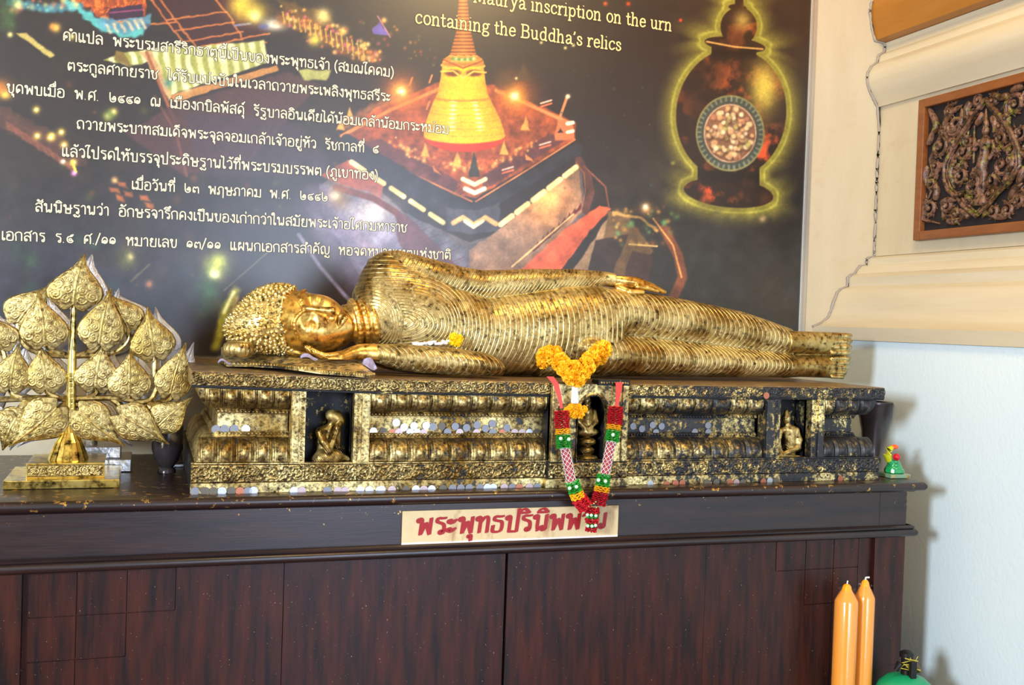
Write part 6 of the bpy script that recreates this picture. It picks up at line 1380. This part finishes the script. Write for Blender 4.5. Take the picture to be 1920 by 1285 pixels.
for k_, (rb, red, yel, grn, la, lb, grn2, yel2, red2) in enumerate((
    ([(170, 285), (205, 330), (220, 380), (232, 430), (240, 480)], ((240, 495), (245, 605)), ((246, 605), (250, 642)), ((250, 645), (254, 730)), (262, 728), (302, 945), ((305, 930), (328, 1000)), ((328, 998), (345, 1038)), ((345, 1035), (392, 1095))),
    ([(596, 320), (594, 370), (588, 420), (582, 472)], ((575, 470), (568, 582)), ((566, 582), (562, 615)), ((560, 618), (550, 690)), (548, 690), (506, 900), ((502, 890), (492, 965)), ((492, 962), (486, 1000)), ((486, 998), (462, 1078))))):
    rp = [c4(*a) for a in rb]; m = MB(); n = len(rp)
    for i, (x, y) in enumerate(rp):
        w_ = (6.5-4.0*i/(n-1)); p, q = at(x-w_, y, YG+.012*(1-i/(n-1))), at(x+w_, y, YG+.012*(1-i/(n-1))); m.v += [tuple(p), tuple(q), (q.x, q.y+.0012, q.z), (p.x, p.y+.0012, p.z)]
    for i in range(n-1):
        for k in range(4): k2 = (k+1) % 4; m.f.append((i*4+k, i*4+k2, i*4+4+k2, i*4+4+k))
    m.f += [(0, 1, 2, 3), tuple((n-1)*4+k for k in (3, 2, 1, 0))]; m.build('ribbon', M['ribbon'], g2)
    ruffle('ribbon_petals', c4(*red[0]), c4(*red[1]), 14.5, M['red_fab'], g2, seed=1+k_); ruffle('ribbon_petals', c4(*yel[0]), c4(*yel[1]), 14, M['yel_fab'], g2, seed=3+k_); ruffle('ribbon_petals', c4(*grn[0]), c4(*grn[1]), 13.5, M['grn_fab'], g2, seed=5+k_)
    lattice(c4(*la), c4(*lb), 8.5, g2)
    ruffle('ribbon_petals', c4(*grn2[0]), c4(*grn2[1]), 13.5, M['grn_fab'], g2, seed=7+k_); ruffle('ribbon_petals', c4(*yel2[0]), c4(*yel2[1]), 14, M['yel_fab'], g2, seed=9+k_); ruffle('ribbon_petals', c4(*red2[0]), c4(*red2[1]), 14.5, M['red_fab'], g2, seed=11+k_)
bead_at([c4(*a) for a in ((235, 668), (285, 672), (558, 645), (332, 966), (290, 975), (468, 925), (512, 932))], .0048, M['bead_g'], g2)
ruffle('ribbon_petals', c4(392, 1110), c4(470, 1108), 5, M['red_fab'], g2, seed=20)
ruffle('tassel_petals', c4(432, 1098), c4(430, 1130), 13, M['red_fab'], g2, seed=21); ruffle('tassel_petals', c4(430, 1130), c4(430, 1160), 11, M['grn_fab'], g2, seed=22); ruffle('tassel_petals', c4(428, 1160), c4(427, 1192), 12.5, M['red_fab'], g2, seed=23); ruffle('tassel_petals', c4(426, 1192), c4(426, 1215), 10, M['grn_fab'], g2, seed=24); ruffle('tassel_petals', c4(424, 1215), c4(420, 1245), 11, M['red_fab'], g2, seed=25)
bead_at([c4(*a) for a in ((400, 1140), (424, 1142), (452, 1145), (402, 1208), (428, 1210), (450, 1205))], .0042, M['bead_g'], g2, dy=-.016)
for (x, y) in ((408, 1088), (425, 1078), (440, 1070), (452, 1060), (438, 1092), (455, 1095)): p = at(*c4(x, y), yg(c4(x, y)[1])-.02); link('gold_bead', MB().ball((0, 0, 0), .0024, 8, 6).mesh('gold_bead', True), M['gold'], g2, loc=tuple(p))
# jasmine string with a yellow flower on the chest
p0 = at(775, 647, -.60); js = empty('jasmine_string', tuple(p0), 'short white jasmine string ending in a yellow flower, tucked behind the forearm', 'garland')
m = MB(); rr = random.Random(4)
for i in range(46):
    f_ = i/45; p = at(774+f_*66, 646-f_*4, -.605); m.ball((p.x, p.y+rr.uniform(-.004, .004), p.z+rr.uniform(-.004, .004)), rr.uniform(.003, .0046), 6, 4, (1.4, 1, .8))
o = m.build('jasmine_buds', M['white_bud'], js, smooth=True); o['kind'] = 'stuff'
me = flower_mesh('yellow_flower', 1, 130, 9); me.materials.append(M['marigold_y'])
for (px, py, r_) in ((851, 633, 9), (860, 636, 9), (857, 642, 9), (848, 640, 8)): link('yellow_flower', me, None, js, loc=tuple(at(px, py, -.605)), rot=(px, py, 0), scale=(r_*.00138,)*3)
# fallen lilac petals
M['lilac'] = petal_mat('lilac_petal', srgb(140, 132, 166), srgb(170, 162, 186), .45)
def fallen(label, c, L_, W_, rot, y):
    P = np.zeros((9, 7, 3))
    for i in range(9):
        for j in range(7):
            u_, v_ = i/8, (j-3)/3; w_ = W_*math.sin(PI*min(1, .1+u_*.9))**.7*.5; P[i, j] = (u_*L_, v_*w_, .003+.006*math.sin(u_*5)+.004*v_*v_)
    me = grid_mesh('petal', P); o = link('petal', me, M['lilac'], None, loc=tuple(c), rot=rot); s_ = o.modifiers.new('solid', 'SOLIDIFY'); s_.thickness = .0008
    tag(o, label, 'petal')
fallen('lilac petal in front of the cheek and fingers', at(563, 674, -.675), .042, .018, (.5, 0, 0), 0)
fallen('large lilac petal under the wrist at the slab edge', at(679, 681, -.70), .038, .030, (.9, .35, -.1), 0)
fallen('pale lilac petal lying by the ribbed drum headrest', at(409, 684, -.66), .030, .014, (.2, -.1, 0), 0)

# ================================================================ sign
TLs, BRs = at(755, 959, YF-.006), at(1158, 1012, YF-.006); BLs = at(754, 1028, YF-.006); TRs = at(1160, 948, YF-.006)
zt_s, zb_s = (TLs.z+TRs.z)/2, (BLs.z+BRs.z)/2
t = NT('stained_sign'); geo = t.t.nodes.new('ShaderNodeNewGeometry'); pos = geo.outputs['Position']; sep = t.n('ShaderNodeSeparateXYZ', Vector=pos)
st = t.n('ShaderNodeMapping', Vector=pos); st.inputs['Scale'].default_value = (26, 26, 9); n1 = t.noise(1, 6, .65, st.outputs[0]); n2 = t.noise(45, 5, .6, pos)
c = t.mix(n2, srgb(196, 168, 120), srgb(216, 194, 150)); c = t.mix(t.ramp(n1, [(.54, (0,0,0)), (.72, (1,1,1))]), c, srgb(150, 104, 50))
wz = t.math('MULTIPLY', t.math('SUBTRACT', zb_s+.018, t.math('ADD', sep.outputs[2], t.math('MULTIPLY', n2, .008))), 160, clamp=True); c = t.mix(wz, c, srgb(226, 224, 232)); t.set(Base_Color=c, Roughness=.4); M['sign'] = t.m
sg = empty('name_sign', ((TLs.x+TRs.x)/2, YF-.003, zb_s), 'stained cream sign with red Thai lettering on the cabinet frieze', 'sign')
MB().box(TLs.x, YF-.006, zb_s, BRs.x, YF-.0005, zt_s).build('sign_board', M['sign'], sg, bevel=.0008)
M['red_ink'] = plain('red_paint', srgb(158, 16, 22), .5)
place_strokes('lettering', 'พระพุทธปรินิพพาน', (776, 1004), (1136, 991), YF-.0066, M['red_ink'], sg, GL, width=.13, hs=.84, shear=.10, thick=.085)

# ================================================================ glass snake figurine
YS = -.71
t = NT('green_glass'); t.set(Base_Color=(.02, .42, .12, 1), Roughness=.08); t.put(t.b, 'Transmission Weight', .35); t.put(t.b, 'Coat Weight', .5); M['green_glass'] = t.m
M['yg_glass'] = plain('yellow_green_glass', srgb(190, 190, 30), .1); M['orange_glass'] = plain('orange_glass', srgb(230, 90, 30), .1); M['red_glass'] = plain('red_glass', srgb(190, 16, 36), .06); M['clear'] = plain('pale_green_base', srgb(120, 150, 125), .15)
b0 = at(1676, 893, YS); sn = empty('snake_figurine', (b0.x, YS, TT), 'little green coiled glass snake with a red ball, beside the right pedestal end', 'figurine')
ox, oy = b0.x, YS
MB().box(ox-.034, oy-.030, TT+.001, ox+.034, oy+.030, TT+.012).build('stand', M['clear'], sn, bevel=.001)
m = MB(); m.tube([(ox-.001+.020*(1-k/90)*math.cos(k*.28)*1.0, oy+.020*(1-k/90)*math.sin(k*.28), TT+.020+k*.00042) for k in range(70)], .0085, 10); m.build('coil', M['green_glass'], sn, smooth=True)
m = MB(); m.lathe([(.024, 0), (.028, .004), (.027, .012), (.020, .016)], 30, (ox, oy, TT+.012), ruffle=.05, nr=12); m.build('coil_base', M['green_glass'], sn, smooth=True)
hp = [(ox-.010, oy-.004, TT+.040), (ox-.024, oy-.004, TT+.052), (ox-.029, oy-.004, TT+.066), (ox-.024, oy-.004, TT+.080), (ox-.012, oy-.004, TT+.088)]
MB().tube(hp, [.006, .010, .012, .010, .006], 10, flat=1.0).build('hood', M['yg_glass'], sn, smooth=True); MB().ball((ox-.006, oy-.004, TT+.088), .0095, 14, 10, (1.5, .9, .75)).build('head', M['orange_glass'], sn, smooth=True); MB().tube([(ox-.004, oy-.004, TT+.034), (ox-.018, oy-.004, TT+.046), (ox-.026, oy-.004, TT+.058)], [.009, .010, .008], 10).build('neck', M['green_glass'], sn, smooth=True)
MB().ball((ox-.008, oy-.018, TT+.060), .0105, 18, 12).build('ball', M['red_glass'], sn, smooth=True)
for sx in (-.026, .024): MB().box(ox+sx-.006, oy-.0312, TT+.002, ox+sx+.006, oy-.030, TT+.011).build('gold_chip', M['gold'], sn, bevel=.0006)

# ================================================================ candles and gas bottle
YK = -.86
t = NT('orange_wax'); t.set(Base_Color=srgb(250, 158, 10), Roughness=.22); t.put(t.b, 'Subsurface Weight', .0); t.put(t.b, 'Coat Weight', .8); t.put(t.b, 'Coat Roughness', .12); M['wax'] = t.m
M['wrap'] = NT('clear_wrap').set(Base_Color=(.9, .9, .9, 1), Roughness=.1); wt = M['wrap'].node_tree.nodes['Principled BSDF']; wt.inputs['Transmission Weight'].default_value = .9; wt.inputs['Alpha'].default_value = .35
M['wick'] = plain('white_wick', srgb(225, 222, 215), .8)
for k, (pxl, pxr, tipy, shy, lb) in enumerate(((1563, 1598.5, 1096, 1129, 'orange wax candle in clear wrap, the left one of the pair by the cabinet'), (1599.5, 1630, 1092, 1126, 'orange wax candle with a bent white wick, right one of the pair'))):
    a, b = at(pxl, 1280, YK+.02*k), at(pxr, 1280, YK+.02*k); r_ = (b.x-a.x)/2; cx_ = (a.x+b.x)/2; zt = at((pxl+pxr)/2, tipy, YK).z; zs = at((pxl+pxr)/2, shy, YK).z
    e = empty('candle', (cx_, YK+.02*k, 0), lb, 'candle', 'tall candles by the cabinet')
    h = zt-zs; pr2 = [(r_*.95, .001), (r_, .004), (r_, zs), (r_*.93, zs+h*.12), (r_*.62, zs+h*.45), (r_*.42, zs+h*.7), (r_*.36, zs+h*.88), (r_*.2, zt)]
    m = MB(); m.lathe(pr2, 32, (cx_, YK+.02*k, 0)); m.build('wax_body', M['wax'], e, smooth=50)
    wk = [(cx_, YK+.02*k, zt-.002), (cx_+.001, YK+.02*k, zt+.006), (cx_+(.012 if k else .002), YK+.02*k, zt+(.006 if k else .009))]; MB().tube(wk, .0018 if not k else .0026, 6).build('wick', M['wick'], e, smooth=True)
    m = MB(); m.lathe([(r_*1.04, .02), (r_*1.03, zs), (r_*.70, zs+h*.45), (r_*.5, zs+h*.62), (r_*.75, zs+h*.72)], 28, (cx_, YK+.02*k, 0), ruffle=.012, nr=9, capb=False, capt=False); m.build('wrapper', M['wrap'], e, smooth=True)
YGB = -.90; tp = at(1699, 1264, YGB); tr_ = .082
M['green_paint'] = plain('green_enamel', srgb(20, 150, 100), .3); M['black_metal'] = plain('black_metal', srgb(22, 22, 24), .4, .3); M['brass'] = plain('dull_brass', srgb(120, 100, 60), .4, .7); M['yellow_thread'] = plain('yellow_thread', srgb(210, 190, 50), .7)
zt = tp.z; e = empty('gas_bottle', (tp.x, YGB, 0), 'green gas bottle with a black valve standing by the cabinet corner', 'gas bottle')
m = MB(); m.lathe([(tr_*.9, .001), (tr_, .02), (tr_, zt-.085), (tr_*.97, zt-.05), (tr_*.85, zt-.028), (tr_*.62, zt-.011), (tr_*.3, zt-.002), (tr_*.16, zt)], 48, (tp.x, YGB, 0)); m.build('bottle_body', M['green_paint'], e, smooth=50)
m = MB(); m.lathe([(.014, -.004), (.014, .012), (.010, .014), (.010, .030), (.015, .032), (.015, .044), (.019, .046), (.019, .058), (.012, .062)], 20, (tp.x, YGB, zt)); m.build('valve', M['black_metal'], e, smooth=40)
MB().box(tp.x-.008, YGB-.030, zt-.018, tp.x+.010, YGB-.018, zt+.040).build('valve_lever', M['black_metal'], e, bevel=.002)
MB().tube([(tp.x+.008, YGB, zt+.022), (tp.x+.030, YGB, zt+.020), (tp.x+.042, YGB, zt+.004)], [.009, .009, .007], 10).build('outlet', M['brass'], e, smooth=True)
MB().tube([(tp.x-.012, YGB, zt+.02), (tp.x-.028, YGB-.004, zt+.030), (tp.x-.034, YGB, zt+.012)], [.008, .009, .006], 10).build('side_knob', M['black_metal'], e, smooth=True)
rr = random.Random(3); m = MB()
for k in range(4):
    m.tube([(tp.x+rr.uniform(-.03, .03), YGB-.02+rr.uniform(-.01, .01), zt+rr.uniform(.01, .055)) for _ in range(4)], .0011, 5)
o = m.build('thread', M['yellow_thread'], e); o['kind'] = 'stuff'
MB().tube([(tp.x-.03, YGB, zt+.03), (tp.x-.055, YGB, zt+.026), (tp.x-.085, YGB, zt+.022)], .001, 5).build('wire', M['black_metal'], e)
# ================================================================ carved panel on the right wall
XF = xf
def W(px, py, d=0.0): p = at_x(px, py, XF-d); return p
cs = lambda x, y: (1700+x/3.673, 120+y/3.673)
FT = .028
pTL, pBL = W(1723, 188, FT), W(1710, 449, FT); pTR, pBR = W(1920, 133.5, FT), W(1920, 435, FT)
yl = (pTL.y+pBL.y)/2; cyc = W(*cs(525, 620), .01).y; yr = 2*cyc-yl; ztp, zbp = (pTL.z+pTR.z)/2, (pBL.z+pBR.z)/2
pan = empty('carved_panel', (XF, (yl+yr)/2, zbp), 'dark carved wooden panel with leafy scrolls round a standing figure, in a brown frame', 'wall carving')
t = NT('brown_frame_wood'); geo = t.t.nodes.new('ShaderNodeNewGeometry'); st = t.n('ShaderNodeMapping', Vector=geo.outputs['Position']); st.inputs['Scale'].default_value = (20, 4, 20)
t.set(Base_Color=t.mix(t.noise(3, 6, .6, st.outputs[0]), srgb(96, 50, 22), srgb(150, 92, 44)), Roughness=.4); t.bump(t.noise(8, 5, .6, st.outputs[0]), .2, .002); M['frame'] = t.m
fw = .030
for (y0, y1, z0, z1) in ((yl, yl-fw, zbp, ztp), (yr, yr+fw, zbp, ztp), (yl-fw, yr+fw, zbp, zbp+fw), (yl-fw, yr+fw, ztp-fw, ztp)):
    MB().box(XF-FT, y0, z0, XF-.001, y1, z1).build('frame_bar', M['frame'], pan, bevel=.003)
M['panel_dark'] = plain('dark_panel_ground', srgb(26, 20, 24), .7)
MB().box(XF-.006, yl-fw, zbp+fw, XF-.002, yr+fw, ztp-fw).build('panel_ground', M['panel_dark'], pan)
t = NT('painted_carving'); geo = t.t.nodes.new('ShaderNodeNewGeometry'); pos = geo.outputs['Position']
c = t.mix(t.ramp(t.noise(26, 3, .5, pos), [(.40, (0,0,0)), (.60, (1,1,1))]), srgb(88, 58, 34), srgb(128, 92, 76)); c = t.mix(t.ramp(t.noise(32, 4, .6, pos), [(.56, (0,0,0)), (.68, (1,1,1))]), c, srgb(128, 124, 52))
c = t.mix(t.ramp(t.noise(90, 5, .6, pos), [(.36, (1,1,1)), (.54, (0,0,0))]), c, srgb(24, 16, 16)); t.set(Base_Color=c, Roughness=.38); t.bump(t.noise(110, 5, .6, pos), .4, .003); M['carving'] = t.m
def scroll(c, r0, turns, hand, start, tail=None, wdt=1.0):
    """a tapering spiral scroll; c and r0 in crop units"""
    p0 = W(*cs(*c), .012)
    if p0.y-r0*abs(W(*cs(c[0]+1, c[1]), .012).y-p0.y)*1.25 < yr+fw: return None
    k_ = (W(*cs(c[0]+10, c[1]), .012)-p0).length/10; pts, rs = [], []; n = int(22*turns)
    for i in range(n+1):
        f_ = i/n; rr_ = r0*k_*(1-.86*f_); a = start+hand*2*PI*turns*f_; d_ = .006+.012*f_; pts.append((XF-d_, p0.y-rr_*math.cos(a), p0.z+rr_*math.sin(a))); rs.append((.0075*(1-.45*f_)+.002)*wdt)
    if tail:
        tq = [W(*cs(*q), .010) for q in tail]; pts = [tuple(q) for q in tq]+pts; rs = list(np.linspace(.003, rs[0], len(tq)))+rs
    m = MB().tube(pts, [q*1.0 for q in rs], 8, upv=(1, 0, 0))
    k0 = len(tail) if tail else 0
    for i in range(10):                        # curled leaf lobes on the outside of the scroll
        j = k0+int(i*n*.085); P_ = Vector(pts[j]); d_ = (P_-Vector((P_.x, p0.y, p0.z))).normalized(); tg = (Vector(pts[min(j+1, len(pts)-1)])-P_).normalized(); s_ = .0095*(1-.06*i)
        q0 = P_+d_*.004; q1 = P_+d_*(s_*1.2)-tg*s_*.2; q2 = P_+d_*(s_*1.9)-tg*s_*1.2; m.tube([q0, q1, q2], [s_*.42, s_*.5, s_*.08], 7, upv=(1, 0, 0))
    m.tube([(p_[0]-rs[min(i_, len(rs)-1)]*.85, p_[1], p_[2]) for i_, p_ in enumerate(pts)], [q*.35 for q in rs], 6, upv=(1, 0, 0)); m.ball((pts[-1][0]-.002, pts[-1][1], pts[-1][2]), .0065, 10, 6)
    return m.build('scroll', M['carving'], pan, smooth=True)
def flame(pts, w_=.0125):
    P = [W(*cs(*q), .012) for q in chaikin(pts, 2)]; n = len(P); MB().tube([tuple(p) for p in P], [max(.0012, w_*math.sin(PI*min(1, .18+.82*i/(n-1)))) for i in range(n)], 8, upv=(1, 0, 0), flat=1.0).build('leaf_scroll', M['carving'], pan, smooth=True)
for a in [((335, 420), 62, 1.3, 1, 2.6, [(300, 560), (270, 470)]), ((225, 575), 55, 1.4, -1, 1.5, [(180, 760), (170, 660)]), ((742, 285), 66, 1.5, -1, 3.0, [(640, 360), (700, 372)]), ((160, 985), 50, 1.5, 1, 2.2, [(230, 1100), (120, 1075)]), ((345, 1030), 40, 1.4, -1, 0, [(250, 960), (260, 1060)]),
          ((600, 1010), 36, 1.3, 1, 3, [(520, 1060), (545, 1030)]), ((780, 935), 46, 1.4, 1, 1, [(720, 900), (715, 960)]), ((655, 700), 58, 1.2, -1, .4, [(600, 860), (690, 850)]), ((375, 765), 50, 1.3, 1, 2.6, [(330, 860), (320, 800)]), ((655, 505), 40, 1.4, 1, 2, [(610, 400), (610, 470)]),
          ((385, 610), 46, 1.3, -1, 1.2, [(300, 700), (330, 650)]), ((720, 600), 36, 1.2, -1, 2, [(640, 560), (680, 590)]), ((420, 375), 30, 1.3, 1, 0, [(380, 470)]), ((450, 840), 42, 1.2, -1, 0, [(520, 830)]), ((590, 800), 44, 1.2, 1, 3, [(540, 870)]), ((430, 530), 32, 1.3, 1, 2, [(400, 600)]),
          ((790, 470), 50, 1.3, 1, 2.6, [(740, 560)]), ((180, 820), 40, 1.3, 1, 1, [(150, 930)]), ((640, 430), 26, 1.2, -1, 1, [(600, 500)]), ((720, 660), 30, 1.2, 1, 0, [(760, 740)]), ((500, 250), 34, 1.2, 1, 1.5, [(440, 300)])]: scroll(*a)
for a in [((300, 330), 36, 1.3, 1, 1), ((205, 700), 34, 1.3, 1, 2), ((270, 980), 34, 1.3, -1, 1), ((250, 470), 28, 1.2, 1, 0), ((690, 380), 34, 1.3, 1, 1), ((690, 1010), 40, 1.3, -1, 2), ((400, 690), 28, 1.2, 1, 1), ((620, 600), 28, 1.2, 1, 2), ((330, 690), 26, 1.2, -1, 0), ((700, 800), 30, 1.2, 1, 1), ((590, 260), 30, 1.2, -1, 2), ((430, 930), 26, 1.2, 1, 1), ((570, 900), 26, 1.2, -1, 1), ((800, 620), 30, 1.2, 1, 0), ((470, 760), 22, 1.2, 1, 0)]: scroll(*a)
# the same scrollwork on the half of the panel beyond the frame edge
for a in [((1020, 500), 80, 1.4, -1, 1), ((1000, 760), 70, 1.4, 1, 2), ((940, 980), 60, 1.4, -1, 0), ((960, 260), 70, 1.4, 1, 1)]: scroll(*a)
for pts in [[(180, 480), (215, 430), (170, 330), (150, 300)], [(150, 560), (170, 500), (215, 440)], [(260, 430), (300, 340), (390, 280)], [(300, 470), (390, 420), (380, 300)], [(150, 700), (125, 780), (150, 860)], [(200, 940), (215, 860), (180, 790)], [(700, 210), (640, 240), (590, 190)], [(810, 150), (740, 170), (720, 210)],
            [(440, 260), (410, 320), (430, 400)], [(270, 690), (215, 720), (210, 800)], [(290, 520), (340, 540), (270, 620)], [(700, 1020), (660, 1060), (570, 1050)], [(770, 830), (800, 740), (810, 700)], [(720, 930), (740, 860), (800, 820)], [(480, 420), (520, 370), (510, 330)], [(590, 360), (620, 420), (600, 480)], [(240, 960), (300, 930), (350, 940)],
            [(400, 560), (380, 520), (430, 490)], [(320, 700), (300, 760), (330, 830)], [(690, 740), (740, 690), (730, 620)], [(280, 1080), (340, 1090), (360, 1060)], [(430, 1060), (400, 1020), (360, 1000)], [(760, 480), (740, 540), (770, 590)]]: flame(pts)
ring_ = [(545, 240), (470, 345), (400, 450), (320, 570), (262, 690), (258, 790), (285, 870), (330, 910), (385, 898), (352, 922), (385, 975), (480, 1050), (560, 975), (632, 885), (715, 815), (782, 700), (775, 590), (720, 460), (640, 350), (545, 240)]
P = [W(*cs(*q), .018) for q in ring_]
MB().tube([tuple(p) for p in P], .0075, 8, upv=(1, 0, 0)).build('leaf_shaped_border', M['carving'], pan, smooth=True)
P = [W(*cs(525+(q[0]-525)*.91, 640+(q[1]-640)*.93), .012) for q in ring_]
MB().tube([tuple(p) for p in P], .005, 8, upv=(1, 0, 0)).build('leaf_shaped_border', M['carving'], pan, smooth=True)
lo, hi = W(*cs(430, 1000), .0), W(*cs(640, 270), .0)
f = Field((XF-.05, min(lo.y, hi.y)-.03, lo.z-.02), (XF+.0, max(lo.y, hi.y)+.03, hi.z+.02), .0014)
A = lambda x, y, d=.016: tuple(W(*cs(x, y), d))
f.ell(A(545, 462, .022), (.011, .012, .015), k=0); f.cone(A(547, 425, .02), A(548, 310, .014), .010, .002, .004); f.cone(A(545, 490, .018), A(547, 510, .018), .007, .008, .004)
f.cone(A(530, 545, .018), A(565, 545, .018), .013, .013, .01); f.cone(A(548, 545, .016), A(535, 640, .016), .018, .014, .01); f.cone(A(530, 660, .016), A(515, 740, .016), .018, .019, .01)
f.chain([A(500, 535), A(470, 590), A(468, 520)], [.008, .007, .006], .004); f.chain([A(592, 535), A(608, 600), A(565, 655, .024)], [.008, .007, .006], .004)
f.chain([A(500, 740), A(498, 830), A(500, 900)], [.012, .010, .006], .006); f.chain([A(535, 740), A(530, 830), A(520, 900)], [.012, .010, .006], .006); f.cone(A(490, 925), A(530, 925), .010, .010, .004)
f.cone(A(468, 430), A(462, 680), .004, .004, .002); f.cone(A(470, 955), A(530, 950), .012, .012, .004)
V, Q = f.mesh_data(); link('standing_figure', np_mesh('standing_figure', V, Q), M['carving'], pan)
